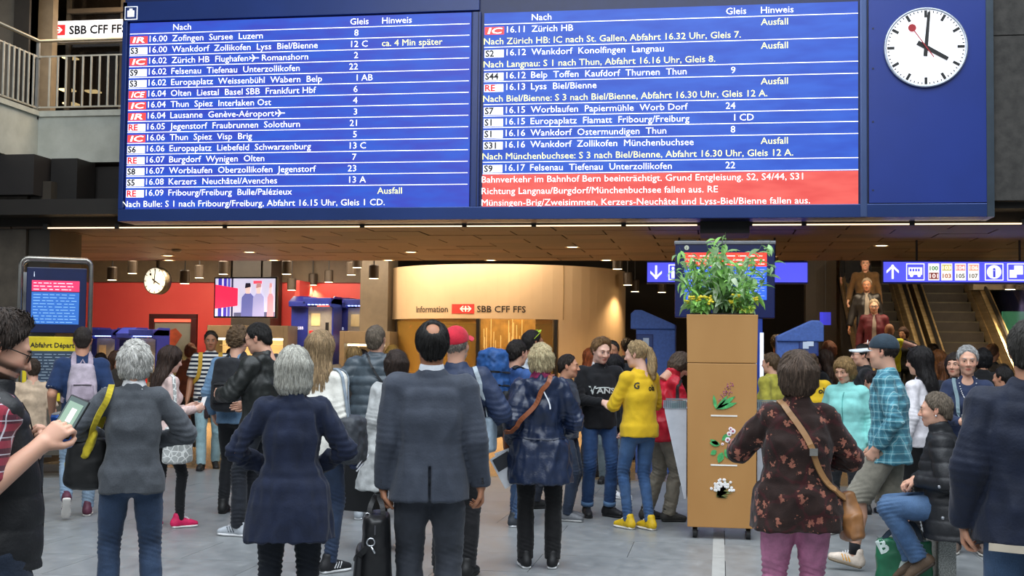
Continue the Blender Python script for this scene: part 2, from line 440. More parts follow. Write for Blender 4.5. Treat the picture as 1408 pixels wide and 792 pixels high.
l0, l1 = atY(72, 49, sy), atY(90, 34, sy)
sbb_logo(sg, l1.x-.30, l1.x, l0.z, l1.z, -.002)
t0 = atY(95, 47, sy); text('lettering', 'SBB CFF FFS', (t0.x, -.003, t0.z), atY(95, 36, sy).z-t0.z, glow('0C0E14', .02), sg, xs=1.0, bold=.03)

# --- dark pillar lower left with its beam
pm = NB('brown_stone'); pm.set(.5); pm.base(pm.ramp(pm.noise(6, 5), [(.3, '4C443A'), (.7, '62584B')])); pm = pm.m
pl = empty('pillar_2', (0, 0, 0)); tag(pl, kind='structure')
a0, a1 = atY(-60, 300, 15.7), atY(67, 300, 15.7)
box('shaft', (a0.x-1.2, 15.7, 0), (a1.x-.32, 16.6, zbot-.35), pm, pl); box('shaft_side', (a1.x-.30, 15.74, 0), (a1.x, 16.6, zbot-.35), plain('3E372E', .45), pl)
h0, h1 = atY(105, 272, 15.9), atY(105, 236, 15.9)
box('beam', (a0.x-1.2, 15.5, h0.z), (a1.x-.12, 16.4, zbot-.02), plain('262220', .5), pl); box('beam_end', (a1.x-.10, 15.9, h0.z-.05), (h0.x, 16.4, zbot-.02), plain('1F1C1A', .5), pl)
tag(box('wall_recess', (a1.x, 16.5, CZ+.2), (a1.x+2.4, 16.6, zbot-.05), plain('241F1B', .6)), kind='structure')

# ================================================================= THE BIG DEPARTURE BOARD
BY = 15.0
BL, BR = atY(163, 305, BY), atY(1359, 298, BY)
zb = (atY(163, 305, BY).z + atY(1359, 298, BY).z)/2; zt = atY(170, 4, BY).z
board = empty('departure_board', (0, BY, 0), 0, 'huge blue departure board with two lit timetable screens and a white clock', 'departure board')
navy = plain('15306F', .28, .0, .05, 1.5)
rimm = plain('3E5384', .22, .25, .05, 1.5)
xa, xb = BL.x, BR.x
zr = atY(400, 290, BY).z
zrr = zb+.155
box('housing', (xa, .02, zb), (xb, .45, zt+.1), plain('0E1E4C', .35), board, bevel=.01)
box('lower_rim', (xa, -.03, zb), (xb, .02, zrr), plain('2A4078', .2, .35, .05, 1), board, bevel=.008)
lx0, lx1 = atY(173, 280, BY).x, atY(645, 280, BY).x
rx0, rx1 = atY(663, 280, BY).x, atY(1180, 280, BY).x
zl0, zl1 = atY(172, 288.5, BY).z, atY(175, 32.5, BY).z
box('left_rim', (xa, -.03, zrr), (lx0-.03, .02, zt), navy, board, bevel=.006)
box('top_rim', (xa, -.03, zl1+.02), (rx0-.06, .02, zt), navy, board, bevel=.006)
box('middle_rim', (lx1+.02, -.03, zrr), (rx0-.04, .02, zl1), navy, board, bevel=.006)
cx0 = atY(1192, 200, BY).x
box('mullion', (rx1+.02, -.045, zb), (cx0, .02, zt+.1), plain('4A5C88', .2, .4, .05, 1), board, bevel=.012)
MB().box((lx1+.09, -.034, zrr), (lx1+.10, -.028, zl1)).build('joint_line', plain('0A1638'), board)
box('clock_panel', (cx0+.02, -.025, zrr+.01), (xb-.02, .02, zt+.1), plain('22398A', .28, .1, .05, 1), board)
box('right_rim', (xb-.02, -.04, zb), (xb+.06, .45, zt+.1), plain('3B4650', .35, .4), board)
mb = MB()
for pz in (40, 95, 168, 262): 
    q = atY(1200, pz, BY); mb.cyl((q.x, -.03, q.z), (q.x, -.024, q.z), .012, 8)
mb.build('screws', plain('101A3C'), board)
def screen_mat(c1, c2):
    nb = NB('led_screen'); nb.base('000000'); nb.set(.4)
    w = nb.noise(2.2, 2, nb.mapping((.8, 1, 3)))
    nb.link(nb.ramp(w, [(.35, c1), (.65, c2)]), nb.b.inputs['Emission Color']); nb.b.inputs['Emission Strength'].default_value = 1.0
    return nb.m
RP = (zl1-zl0)/17.0
zr0 = atY(663, 287, BY).z; zr_top = zr0 + 17*RP*1.0
scl = box('left_screen', (lx0, -.012, zl0), (lx1, .0, zl1), screen_mat('3548C8', '2A5BD8'), board)
scr = box('right_screen', (rx0, -.012, zr0), (rx1, .0, zr_top), screen_mat('2150CC', '2B62DC'), board)
zred = zr0 + 3*RP
box('alert_field', (rx0, -.015, zr0), (rx1, -.010, zred-.01), screen_mat('F0524C', 'FF6A60'), scr)
WH, YE = glow('F6F6FF', 1.15), glow('F6F49A', 1.1)
CAPB = RP*.54
_s = text_mesh('Nach Bulle: S 1 nach Fribourg/Freiburg, Abfahrt 16.15 Uhr, Gleis 1 CD.')[0]
_w = atY(533, 275, BY).x-atY(172, 280, BY).x
CAPH = max(v[1] for v in text_mesh('H')[0])
XS = _w/((max(p[0] for p in _s)-min(p[0] for p in _s))*CAPB/CAPH)
def rowtext(scrn, s, px, row, z1, mat=None, align='L'):
    x = atY(px, 160, BY).x; z = z1 - (row+1)*RP + RP*.24
    text('lettering', s, (x, -.018, z), CAPB, mat or WH, scrn, xs=XS, align=align, bold=.0)
def badge(scrn, kind, row, z1, x0):
    z = z1 - (row+1)*RP + RP*.10; w = .235; h = RP*.66
    red = kind in ('IR', 'IC', 'ICE')
    b = box('train_badge', (x0+.01, -.018, z), (x0+.01+w, -.013, z+h), glow('F2423C' if red else 'F4F4FA', 1.0), scrn)
    if red: text('badge_letters', kind, (x0+.045, -.022, z+h*.12), h*.74, glow('FFFFFF', 1.1), scrn, width=.165, slant=.3, bold=.02)
    elif kind == 'RE': text('badge_letters', kind, (x0+.02, -.022, z+h*.12), h*.8, glow('D8202A', .8), scrn, xs=1.1, bold=.03)
    else: text('badge_letters', kind, (x0+.02, -.022, z+h*.12), h*.8, glow('0A0A0E', .02), scrn, xs=1.05, bold=.03)
def plane_icon(scrn, x, z, s):
    mb = MB(); mb.box((x-s, -.022, z-s*.09), (x+s, -.018, z+s*.09))
    for q in (-1, 1):
        mb.prism([(x+s*.25, z), (x-s*.35, z+q*s*.75), (x-s*.55, z+q*s*.75), (x-s*.15, z)][::q], -.022, -.018)
        mb.prism([(x-s*.7, z), (x-s*1.0, z+q*s*.36), (x-s*1.1, z+q*s*.36), (x-s*.95, z)][::q], -.022, -.018)
    mb.build('plane_symbol', WH, scrn)
LEFT = [('IR', '16.00', 'Zofingen  Sursee  Luzern', '8', '', ''), ('S3', '16.00', 'Wankdorf  Zollikofen  Lyss  Biel/Bienne', '12', 'C', 'ca. 4 Min später'),
        ('IC', '16.02', 'Zürich HB  Flughafen     Romanshorn', '2', '', ''), ('S9', '16.02', 'Felsenau  Tiefenau  Unterzollikofen', '22', '', ''),
        ('S3', '16.02', 'Europaplatz  Weissenbühl  Wabern  Belp', '1', 'AB', ''), ('ICE', '16.04', 'Olten  Liestal  Basel SBB  Frankfurt Hbf', '6', '', ''),
        ('IC', '16.04', 'Thun  Spiez  Interlaken Ost', '4', '', ''), ('IR', '16.04', 'Lausanne  Genève-Aéroport', '3', '', ''),
        ('RE', '16.05', 'Jegenstorf  Fraubrunnen  Solothurn', '21', '', ''), ('IC', '16.06', 'Thun  Spiez  Visp  Brig', '5', '', ''),
        ('S6', '16.06', 'Europaplatz  Liebefeld  Schwarzenburg', '13', 'C', ''), ('RE', '16.07', 'Burgdorf  Wynigen  Olten', '7', '', ''),
        ('S8', '16.07', 'Worblaufen  Oberzollikofen  Jegenstorf', '23', '', ''), ('S5', '16.08', 'Kerzers  Neuchâtel/Avenches', '13', 'A', ''),
        ('RE', '16.09', 'Fribourg/Freiburg  Bulle/Palézieux', '', '', 'Ausfall')]
lm = MB()
rowtext(scl, 'Nach', 236, 0, zl1); rowtext(scl, 'Gleis', 480, 0, zl1); rowtext(scl, 'Hinweis', 524, 0, zl1)
for i, (k, t, d, g, g2, h) in enumerate(LEFT):
    r = i+1; badge(scl, k, r, zl1, lx0); rowtext(scl, t, 204, r, zl1); rowtext(scl, d, 235, r, zl1)
    if g: rowtext(scl, g, 491.5, r, zl1, align='R')
    if g2: rowtext(scl, g2, 496.5, r, zl1)
    if h: rowtext(scl, h, 524 if i == 1 else 521, r, zl1, YE if 1 else None)
for i in list(range(15))+[16]:
    z = zl1-(i+1)*RP + (RP*.0); lm.box((lx0+.005, -.016, z-.004), (lx1-.02, -.013, z+.004))
lm.build('row_line', WH, scl)
rowtext(scl, 'Nach Bulle: S 1 nach Fribourg/Freiburg, Abfahrt 16.15 Uhr, Gleis 1 CD.', 172, 16, zl1, glow('F8F8DC', 1.1))
plane_icon(scl, atY(350, 100, BY).x, zl1-4*RP+RP*.5, .06); plane_icon(scl, atY(386, 160, BY).x, zl1-9*RP+RP*.5, .06)
RIGHT = [('IC', '16.11', 'Zürich HB', '', '', 'Ausfall'), 'Nach Zürich HB: IC nach St. Gallen, Abfahrt 16.32 Uhr, Gleis 7.',
         ('S2', '16.12', 'Wankdorf  Konolfingen  Langnau', '', '', 'Ausfall'), 'Nach Langnau: S 1 nach Thun, Abfahrt 16.16 Uhr, Gleis 8.',
         ('S44', '16.12', 'Belp  Toffen  Kaufdorf  Thurnen  Thun', '9', '', ''), ('RE', '16.13', 'Lyss  Biel/Bienne', '', '', 'Ausfall'),
         'Nach Biel/Bienne: S 3 nach Biel/Bienne, Abfahrt 16.30 Uhr, Gleis 12 A.', ('S7', '16.15', 'Worblaufen  Papiermühle  Worb Dorf', '24', '', ''),
         ('S1', '16.15', 'Europaplatz  Flamatt  Fribourg/Freiburg', '1', 'CD', ''), ('S1', '16.16', 'Wankdorf  Ostermundigen  Thun', '8', '', ''),
         ('S31', '16.16', 'Wankdorf  Zollikofen  Münchenbuchsee', '', '', 'Ausfall'), 'Nach Münchenbuchsee: S 3 nach Biel/Bienne, Abfahrt 16.30 Uhr, Gleis 12 A.',
         ('S9', '16.17', 'Felsenau  Tiefenau  Unterzollikofen', '22', '', '')]
rowtext(scr, 'Nach', 730, 0, zr_top); rowtext(scr, 'Gleis', 998, 0, zr_top); rowtext(scr, 'Hinweis', 1046, 0, zr_top)
lm = MB()
for i, e in enumerate(RIGHT):
    r = i+1
    if isinstance(e, str): rowtext(scr, e, 664.5, r, zr_top, YE)
    else:
        k, t, d, g, g2, h = e
        badge(scr, k, r, zr_top, rx0); rowtext(scr, t, 696, r, zr_top); rowtext(scr, d, 730, r, zr_top)
        if g: rowtext(scr, g, 1011, r, zr_top, align='R')
        if g2: rowtext(scr, g2, 1017, r, zr_top)
        if h: rowtext(scr, h, 1046, r, zr_top, YE)
    nxt = RIGHT[i+1] if i+1 < len(RIGHT) else None
    if not isinstance(nxt, str): lm.box((rx0+.005, -.016, zr_top-(r+1)*RP-.004), (rx1, -.013, zr_top-(r+1)*RP+.004))
lm.box((rx0+.005, -.016, zr_top-RP-.004), (rx1, -.013, zr_top-RP+.004)); lm.build('row_line', WH, scr)
for j, s in enumerate(('Bahnverkehr im Bahnhof Bern beeinträchtigt. Grund Entgleisung. S2, S4/44, S31', 'Richtung Langnau/Burgdorf/Münchenbuchsee fallen aus. RE',
                       'Münsingen-Brig/Zweisimmen, Kerzers-Neuchâtel und Lyss-Biel/Bienne fallen aus.')):
    rowtext(scr, s, 664, 14+j, zr_top, glow('FFF0EE', 1.1))
# little luggage symbol on the frame
s0 = atY(182, 19, BY); ic = MB().box((s0.x-.085, -.036, s0.z-.085), (s0.x+.085, -.030, s0.z+.085)).build('symbol_plate', glow('E8ECF8', .8), board)
ic2 = MB().box((s0.x-.075, -.040, s0.z-.075), (s0.x+.075, -.036, s0.z+.075)).build('symbol_field', plain('16306C'), board)
MB().box((s0.x-.045, -.045, s0.z-.05), (s0.x+.045, -.040, s0.z+.03)).box((s0.x-.02, -.045, s0.z+.03), (s0.x+.02, -.040, s0.z+.055)).build('luggage_symbol', glow('F4F6FF', .9), board)

def station_clock(parent, c, R, y, hour, minute, sec, rim, face, emit=None, scale_red='B0202A'):
    "clock face toward -Y: rim, dial, minute marks, hands; y = depth of the dial front"
    v, f = disc((c[0], y, c[1]), R, 56); fm_ = face
    MB().add(v, f).build('dial', fm_, parent)
    mb = MB(); pts = [(c[0]+R*math.cos(a*2*PI/56), y+.0, c[1]+R*math.sin(a*2*PI/56)) for a in range(56)]
    mb.tube(pts, R*.035, 8, closed=True).build('rim', rim, parent, True)
    bk = plain('121212', .5); marks = MB(); ticks = MB()
    def bar(mb, ang, r0, r1, w, yy, w2=None):
        ca, sa = math.sin(ang), math.cos(ang); n = (sa, -ca); w2 = w2 or w
        P = [(c[0]+ca*r0+n[0]*w, c[1]+sa*r0+n[1]*w), (c[0]+ca*r0-n[0]*w, c[1]+sa*r0-n[1]*w), (c[0]+ca*r1-n[0]*w2, c[1]+sa*r1-n[1]*w2), (c[0]+ca*r1+n[0]*w2, c[1]+sa*r1+n[1]*w2)]
        mb.prism(P[::-1], yy-R*.008, yy)
    for k in range(60):
        if k % 5 == 0: bar(marks, k*PI/30, R*.77, R*.95, R*.035, y-.003)
        else: bar(ticks, k*PI/30, R*.90, R*.95, R*.012, y-.003)
    marks.build('hour_mark', bk, parent); ticks.build('minute_mark', bk, parent)
    mb = MB(); bar(mb, (hour+minute/60)*PI/6, -R*.24, R*.62, R*.062, y-R*.03, R*.05); mb.build('hour_hand', bk, parent)
    mb = MB(); bar(mb, minute*PI/30, -R*.24, R*.90, R*.050, y-R*.05, R*.035); mb.build('minute_hand', bk, parent)
    mb = MB(); bar(mb, sec*PI/30, -R*.33, R*.60, R*.012, y-R*.07)
    ca, sa = math.sin(sec*PI/30), math.cos(sec*PI/30); v, f = disc((c[0]+ca*R*.60, y-R*.08, c[1]+sa*R*.60), R*.10, 20); mb.add(v, f)
    mb.build('second_hand', plain(scale_red, .5), parent)
q = atY(1273, 65, BY-.06); R1 = (atY(1329, 65, BY).x-atY(1217, 65, BY).x)/2
MB().cyl((q.x, -.05, q.z), (q.x, .0, q.z), R1*1.0, 56).build('clock_body', plain('8894A4', .3, .5), board)
station_clock(board, (q.x, q.z), R1, -.055, 4, 0.8, 54.2, plain('C3CAD6', .25, .6), glow('EFF1F6', .82))

# ================================================================= BOOTH
bc = atD(697, 480, 27.3); bR = 162/1750*27.3
zt_b, zrim = 3.24, atD(650, 438, 24.9).z
booth = empty('information_booth', (bc.x, bc.y, 0), 0, 'round beige information booth with windows and a red and white logo strip', 'booth')
bmv = plain('C2A680', .5, 0, .03, 1.2)
f_ang = math.atan2(CAM.y-bc.y, CAM.x-bc.x)     # toward the lens
def ring(r, z0, z1, a0, a1, th, seg):
    mb = MB(); v = []; f = []
    for i in range(seg+1):
        a = a0+(a1-a0)*i/seg; c_, s_ = math.cos(a), math.sin(a)
        v += [(r*c_, r*s_, z0), (r*c_, r*s_, z1), ((r-th)*c_, (r-th)*s_, z0), ((r-th)*c_, (r-th)*s_, z1)]
    for i in range(seg):
        k = 4*i; f += [(k, k+4, k+5, k+1), (k+2, k+3, k+7, k+6), (k+1, k+5, k+7, k+3), (k, k+2, k+6, k+4)]
    f += [(0, 1, 3, 2), (4*seg, 4*seg+2, 4*seg+3, 4*seg+1)]
    return mb.add(v, f)
def ang(px):
    x = max(-.999, min(.999, (px-697)/162.0)); return f_ang + math.asin(x)
aW0, aW1 = ang(546), ang(762)
ring(bR, zrim, zt_b, 0, 2*PI, .12, 72).build('upper_drum', bmv, booth, False)
ring(bR+.012, zrim, zt_b, ang(767), ang(767)+.006, .02, 1).build('panel_joint', plain('9C8058'), booth)
ring(bR, 0, zrim, aW1, aW1+1.35, .12, 24).build('side_wall', bmv, booth)
ring(bR, 0, .80, aW0-.5, aW1, .14, 40).build('counter_wall', bmv, booth)
ring(bR+.05, .78, .84, aW0-.5, aW1, .30, 40).build('counter_top', plain('B9925F', .3), booth)
ring(bR-.03, .84, zrim, aW0, aW1, .02, 40).build('window_glass', glass('C99B4A', .05, .22), booth)
for px in (549, 660, 758):
    a = ang(px); ring(bR-.0, .84, zrim, a-.012, a+.014, .1, 1).build('window_post', plain('1A1511', .4), booth)
ring(bR-1.9, .0, zrim+.1, f_ang-1.3, f_ang+1.3, .05, 24).build('inner_wall', plain('B98C45', .45, .2, .15, 5), booth)
mb = MB()
rr = random.Random(7)
for i in range(26):
    a = f_ang + rr.uniform(-.9, .75); z = rr.uniform(1.0, 1.7); c_, s_ = math.cos(a)*(bR-1.86), math.sin(a)*(bR-1.86)
    mb.cyl((c_, s_, z), (c_, s_, z+rr.uniform(.2, .9)), .008, 5)
mb.build('wall_strips', glow('E9CF8C', .55), booth)
MB().lathe([(bR-.1, zt_b-.06), (bR-.1, zt_b-.02), (.01, zt_b-.02)], seg=48).build('roof', plain('6A583E', .7), booth)
MB().lathe([(.01, zrim+.12), (bR-.2, zrim+.12), (bR-.2, zrim+.14), (.01, zrim+.14)], seg=48).build('inner_ceiling', plain('8A6E44', .7), booth)
al = area('booth_light', (bc.x, bc.y-.4, zrim+.08), 2.2, 55, (1, .74, .42))
# lettering wrapped on the drum
def wrap(o, r):
    for v in o.data.vertices:
        a = v.co.x/r; v.co.x, v.co.y = math.cos(a)*(r-v.co.y), math.sin(a)*(r-v.co.y)
zl_ = atD(690, 429.5, 24.9).z; cp = atD(690, 421, 24.9).z-zl_
dk = plain('2A2018', .5)
for s, p0, p1 in (('Information', 580, 622), ('SBB CFF FFS', 659, 720)):
    o = text('lettering', s, (ang(p0)*bR, -.006, zl_), cp, dk, booth, width=(ang(p1)-ang(p0))*bR, bold=.012); wrap(o, bR)
lg = empty('tmp_logo'); sbb_logo(lg, ang(627)*bR, ang(655.5)*bR, zl_-.03, zl_+cp+.035, -.002, strength=0)
for ch in list(lg.children):
    ch.parent = booth
    bmx = bmesh.new(); bmx.from_mesh(ch.data)
    bmesh.ops.subdivide_edges(bmx, edges=[e for e in bmx.edges if abs(e.verts[0].co.x-e.verts[1].co.x) > .1], cuts=4); bmx.to_mesh(ch.data); bmx.free(); wrap(ch, bR)
bpy.data.objects.remove(lg)

# ================================================================= RED WALL, TICKET MACHINES, KIOSK
RY = 27.0
def red_wall():
    nb = NB('red_wall'); nb.set(.5); nb.base(nb.ramp(nb.noise(.8, 3), [(.3, 'DA4A44'), (.7, 'E4564C')])); return nb.m
zrw = atY(200, 388, RY).z
tag(box('wall_red', (-16.9, RY, 0), (atY(533, 480, RY).x, RY+.2, zrw), red_wall()), kind='structure')
tag(box('wall_red_top', (-16.9, RY-.05, zrw), (atY(533, 480, RY).x, RY+.25, zrw+.7), plain('64533C', .6)), kind='structure')
q = atY(404, 480, RY-.9); tag(box('wall_red_side', (q.x, RY-.9, 0), (q.x+.1, RY, zrw), red_wall()), kind='structure')
a, b = atY(495, 420, 25.4), atY(533, 420, 25.4)
tag(box('pillar_3', (a.x, 25.4, 0), (b.x, 26.2, 4.3), plain('5B5040', .5)), kind='structure')
a, b = atY(318, 420, 26.2), atY(372, 420, 26.2)
tag(box('pillar_4', (a.x, 26.2, 0), (b.x, 26.9, 4.3), plain('3A342C', .5)), kind='structure')
tag(box('pillar_5', (atY(1108, 420, 27).x, 27, 0), (atY(1150, 420, 27).x, 27.6, 4.3), plain('3F372C', .5)), kind='structure')
area('red_wall_fill', (-7.5, 24.0, 4.15), 9, 900, (1, .84, .66), sy=2.0, rot=(math.radians(30), 0, 0))  # fill with no fixture, added to brighten the red wall

def ticket_machine(px, ytop, w_px, Y, label, rz=0.0, blue_side=True):
    s = atY(px+w_px, 480, Y).x-atY(px, 480, Y).x; p = atY(px, ytop, Y); h = p.z
    e = empty('ticket_machine', (p.x, Y, 0), rz, label, 'ticket machine')
    bl = plain('1E2A7C', .4); st_ = plain('A9A49A', .35, .4)
    MB().prism([(0, 0), (.62, 0), (.62, h), (.12, h), (-.18, h-.12), (-.18, h-.22), (0, h-.25)], -.05, s*.36, 'X').build('side_housing', bl, e, bevel=.01)
    MB().prism([(0, 0), (.62, 0), (.62, h), (.12, h), (-.18, h-.12), (-.18, h-.22), (0, h-.25)], s*.96, s, 'X').build('side_housing', bl, e, bevel=.01)
    box('front_panel', (s*.36, .03, .25), (s*.96, .6, h-.22), st_, e)
    box('hood', (s*.30, -.18, h-.17), (s, .6, h-.04), bl, e, bevel=.01)
    mb = MB()
    for k in range(6): mb.box((s*(.40+.09*k), -.13, h-.19), (s*(.44+.09*k), -.05, h-.172))
    mb.build('hood_lamps', glow('8FA6FF', 5), e)
    box('red_surround', (s*.40, .0, h-1.12), (s*.74, .03, h-.72), plain('C42A2C', .4), e, bevel=.006)
    box('screen', (s*.46, -.008, h-1.0), (s*.70, .0, h-.82), glow('F3E3DC', 1.0), e)
    box('map_card', (s*.44, .02, h-.62), (s*.66, .03, h-.36), plain('D9C48E', .5), e)
    box('coin_slot', (s*.80, .015, h-.80), (s*.88, .03, h-.55), plain('17171A', .4), e)
    box('card_reader', (s*.79, .0, h-1.1), (s*.90, .03, h-.92), plain('2A2A30', .4), e)
    MB().box((s*.42, -.04, h-1.55), (s*.8, .03, h-1.25)).build('tray', plain('6E6A62', .4, .4), e, bevel=.006)
    text('side_letters', 'SBB', (s*.12, -.02, h-.7), .06, glow('DDE0FF', .5), e)
ticket_machine(404, 407, 55, 25.6, 'tall blue and steel ticket machine with red screen frame on the red wall')
ticket_machine(460, 409, 52, 26.4, 'blue ticket machine half hidden behind the brown pillar')
ticket_machine(507, 437, 29, 26.9, 'ticket machine seen through the gap left of the booth windows')
ticket_machine(118, 450, 42, 24.6, 'blue ticket machine directly right of the yellow timetable')
ticket_machine(60, 452, 42, 25.2, 'ticket machine whose hood shows behind the yellow timetable')
ticket_machine(168, 450, 48, 24.2, 'blue ticket machine with sloping hood left of the framed poster')
# kiosks with lit counters
def kiosk(px0, px1, ytop, Y, label):
    a, b = atY(px0, ytop, Y), atY(px1, ytop, Y); s = b.x-a.x; h = a.z
    e = empty('kiosk', (a.x, Y, 0), 0, label, 'kiosk'); fr = plain('5E5240', .5)
    MB().box((0, 0, 0), (.10, .7, h)).box((s-.10, 0, 0), (s, .7, h)).box((.10, 0, h-.25), (s-.10, .7, h)).build('frame', fr, e, bevel=.006)
    box('counter', (.1, .02, 0), (s-.1, .6, .95), plain('54462F', .5), e)
    box('lit_back', (.1, .6, .95), (s-.1, .66, h-.25), glow('FFD98C', .6), e)
    box('lamp_bar', (.14, .1, h-.30), (s-.14, .3, h-.26), glow('FFF0CC', 4), e)
    rr = random.Random(int(px0)); mb = MB()
    for k in range(9):
        x = .2+rr.random()*(s-.4); mb.box((x, .25, .95), (x+.1, .35, .95+rr.uniform(.1, .35)))
    mb.build('goods', plain('B5452E', .5, 0, .3, 9), e)
    for k in range(3): box('shelf', (.12, .4, 1.15+.22*k), (s-.12, .58, 1.165+.22*k), plain('D9C79B'), e)
kiosk(285, 396, 447, 25.0, 'brown framed kiosk with a warm lit counter under the hanging television')
kiosk(467, 536, 455, 24.9, 'brown framed lit counter behind the man in the grey padded jacket')
# framed poster
a, b = atY(204, 520, 25.9), atY(271, 432, 25.9)
po = empty('framed_poster', (0, 25.9, 0), 0, 'framed landscape poster in a dark red frame with a red strip on the red wall', 'poster')
MB().box((a.x, -.05, b.z-.10), (b.x, .06, b.z)).box((a.x, -.05, .2), (a.x+.12, .06, b.z-.1)).box((b.x-.12, -.05, .2), (b.x, .06, b.z-.1)).box((a.x, -.05, 0), (b.x, .06, .25)).build('frame', plain('3A1513', .4), po, bevel=.008)
box('lit_strip', (a.x+.12, -.03, b.z-.17), (b.x-.12, .0, b.z-.11), glow('FF5A45', 1.1), po)
nb = NB('poster_print'); nb.set(.4)
sep = nb.node('ShaderNodeSeparateXYZ'); nb.link(nb.coord(), sep.inputs[0])
n1 = nb.noise(2.5, 5)
hz_ = nb.math('ADD', sep.outputs[2], nb.math('MULTIPLY', n1, .9))
nb.base(nb.ramp(nb.math('MULTIPLY', hz_, .35), [(.0, '5A5A38'), (.52, '6E6442'), (.62, '4E4A38'), (.72, '6B6B62'), (.8, '77776E')]))
box('picture', (a.x+.12, .0, .25), (b.x-.12, .02, b.z-.17), nb.m, po)
def small_lines(parent, x0, x1, z0, z1, y, n, mat, rr, name='text_line'):
    "rows of tiny dashes standing for unreadably small print on a far screen"
    mb = MB(); dz = (z1-z0)/n
    for i in range(n):
        x = x0; z = z1-(i+.75)*dz
        while x < x1-.02:
            w = rr.uniform(.02, .09)*(x1-x0)*2; w = min(w, x1-x); mb.box((x, y-.002, z), (x+w, y, z+dz*.26)); x += w+rr.uniform(.02, .06)*(x1-x0)
    return mb.build(name, mat, parent)
# red deer-like shape is left as a soft brown hill in the print
mb = MB(); 
P = [(a.x+.12, 1.55), (a.x+.3, 1.85), (a.x+.6, 1.95), (a.x+.75, 1.8), (a.x+.55, 1.5), (a.x+.3, 1.35), (a.x+.12, 1.3)]
mb.prism(P, -.004, .0).build('brown_hill', plain('8E3F26', .5, 0, .2, 5), po)

# hanging clock
q = atD(213, 386, 23.0); Rk = 18.0/1750*23.0
ck = empty('hanging_clock', q, math.radians(-12), 'round white station clock hanging in front of the red wall', 'clock')
MB().cyl((0, 0, 0), (0, .16, 0), Rk*1.03, 40).build('case', plain('2A261F', .4), ck, True)
MB().cyl((0, .08, Rk), (0, .08, Rk+.4), .03, 8).build('hanger', plain('4A443A', .4), ck)
station_clock(ck, (0, 0), Rk, -.006, 4, .8, 54.2, plain('4A443A', .4), glow('FFF6DC', 1.15), scale_red='2A1A16')
# hanging television
q = atD(337, 409, 23.6)
tv = empty('hanging_screen', q, math.radians(-3), 'hanging television showing a couple beside a pink panel above the kiosk', 'television')
w2, h2 = 44/1750*23.6, 26/1750*23.6
box('case', (-w2-.03, 0, -h2-.03), (w2+.03, .09, h2+.03), plain('0E0E10', .3), tv, bevel=.01)
box('screen', (-w2, -.006, -h2), (w2, .0, h2), glow('C9CBE6', 1.0), tv)
sc_ = lambda x0, x1, z0, z1, c, n='picture_field', s=1.0, y=-.009: box(n, (-w2+2*w2*x0, y, -h2+2*h2*z0), (-w2+2*w2*x1, y+.003, -h2+2*h2*z1), glow(c, s), tv)
for x0, x1, c in ((0, .03, 'C8D0F0'), (.05, .11, '3A3AB0'), (.11, .14, 'E0DCF8'), (.14, .19, '4438B8'), (.21, .25, '5A58C0'), (.27, .30, '2A2A50')): sc_(x0, x1, .0, 1, c)
def scp(poly, c, y, name='picture_field'):
    MB().prism([(-w2+2*w2*x, -h2+2*h2*z) for x, z in poly], y-.003, y).build(name, glow(c, 1.0), tv)
scp([(0, .2), (.38, .28), (.38, .74), (0, .84)], 'F0305A', -.010)
scp([(.32, 0), (1, 0), (1, .12), (.32, .10)], '5A5E80', -.010)
def pict_person(cx, s, coat, skin, hair, y):
    scp([(cx-.11*s, 0), (cx+.11*s, 0), (cx+.10*s, .52), (cx+.04*s, .62), (cx-.04*s, .62), (cx-.10*s, .5)], coat, y, 'pictured_figure')
    scp([(cx-.035*s, .60), (cx+.035*s, .60), (cx+.045*s, .80), (cx-.045*s, .80)], skin, y-.001, 'pictured_figure')
    scp([(cx-.05*s, .74), (cx+.05*s, .78), (cx+.04*s, .88), (cx-.04*s, .88)], hair, y-.002, 'pictured_figure')
pict_person(.55, 1.0, '6A70B0', 'E8C8C0', '241E2C', -.013); pict_person(.73, .9, 'A8A8D8', 'F0D0C8', 'B88A8A', -.014)
pict_person(.93, .5, 'E89AA8', 'F0D0C8', 'D8A0A0', -.014)
scp([(.64, .86), (.78, .86), (.78, .94), (.64, .94)], 'F05068', -.012)
MB().cyl((-.3, .05, h2), (-.3, .05, 4.3-q.z), .02, 8).cyl((.3, .05, h2), (.3, .05, 4.3-q.z), .02, 8).build('hanger', plain('26221E'), tv)

# ================================================================= METAL FRAMED TOTEM (left)
tp = atZ(118, 655); td = (tp-CAM).dot(FWD)
tot = empty('timetable_stand', (tp.x, tp.y, 0), math.radians(28), 'steel hoop framed stand with a blue departure screen above a yellow timetable', 'timetable stand')
TW = .80; TH = atD(100, 356, td).z
chrome = plain('9E9A92', .25, .85, .05)
def hoop(y):
    r = .09; pts = [(-TW, y, 0), (-TW, y, TH-r)]
    pts += [(-TW+r-r*math.cos(t), y, TH-r+r*math.sin(t)) for t in (.4, .8, 1.2, PI/2)]
    pts += [(-r+r*math.sin(t), y, TH-r+r*math.cos(t)) for t in (.4, .8, 1.2, PI/2)]
    pts += [(0, y, 0)]
    MB().tube(pts, .026, 10).build('hoop', chrome, tot, True)
hoop(0); hoop(.46)
for z in (.3, 1.05, TH-.45):
    MB().box((-TW-.01, .0, z), (-TW+.01, .46, z+.09)).box((-.01, 0, z), (.01, .46, z+.09)).build('tie', plain('8A7A5E', .4, .4), tot)
zc = lambda y: atD(98, y, td).z
box('screen_housing', (-TW+.07, .05, zc(458)), (-.05, .30, zc(368)), plain('16224E', .3), tot, bevel=.01)
sc0 = box('screen', (-TW+.13, .043, zc(446)), (-.13, .050, zc(402)), glow('2A62B0', .75), tot)
box('alert_field', (-TW+.13, .043, zc(401)), (-.13, .050, zc(386)), glow('D0305E', .85), tot)
rr = random.Random(3)
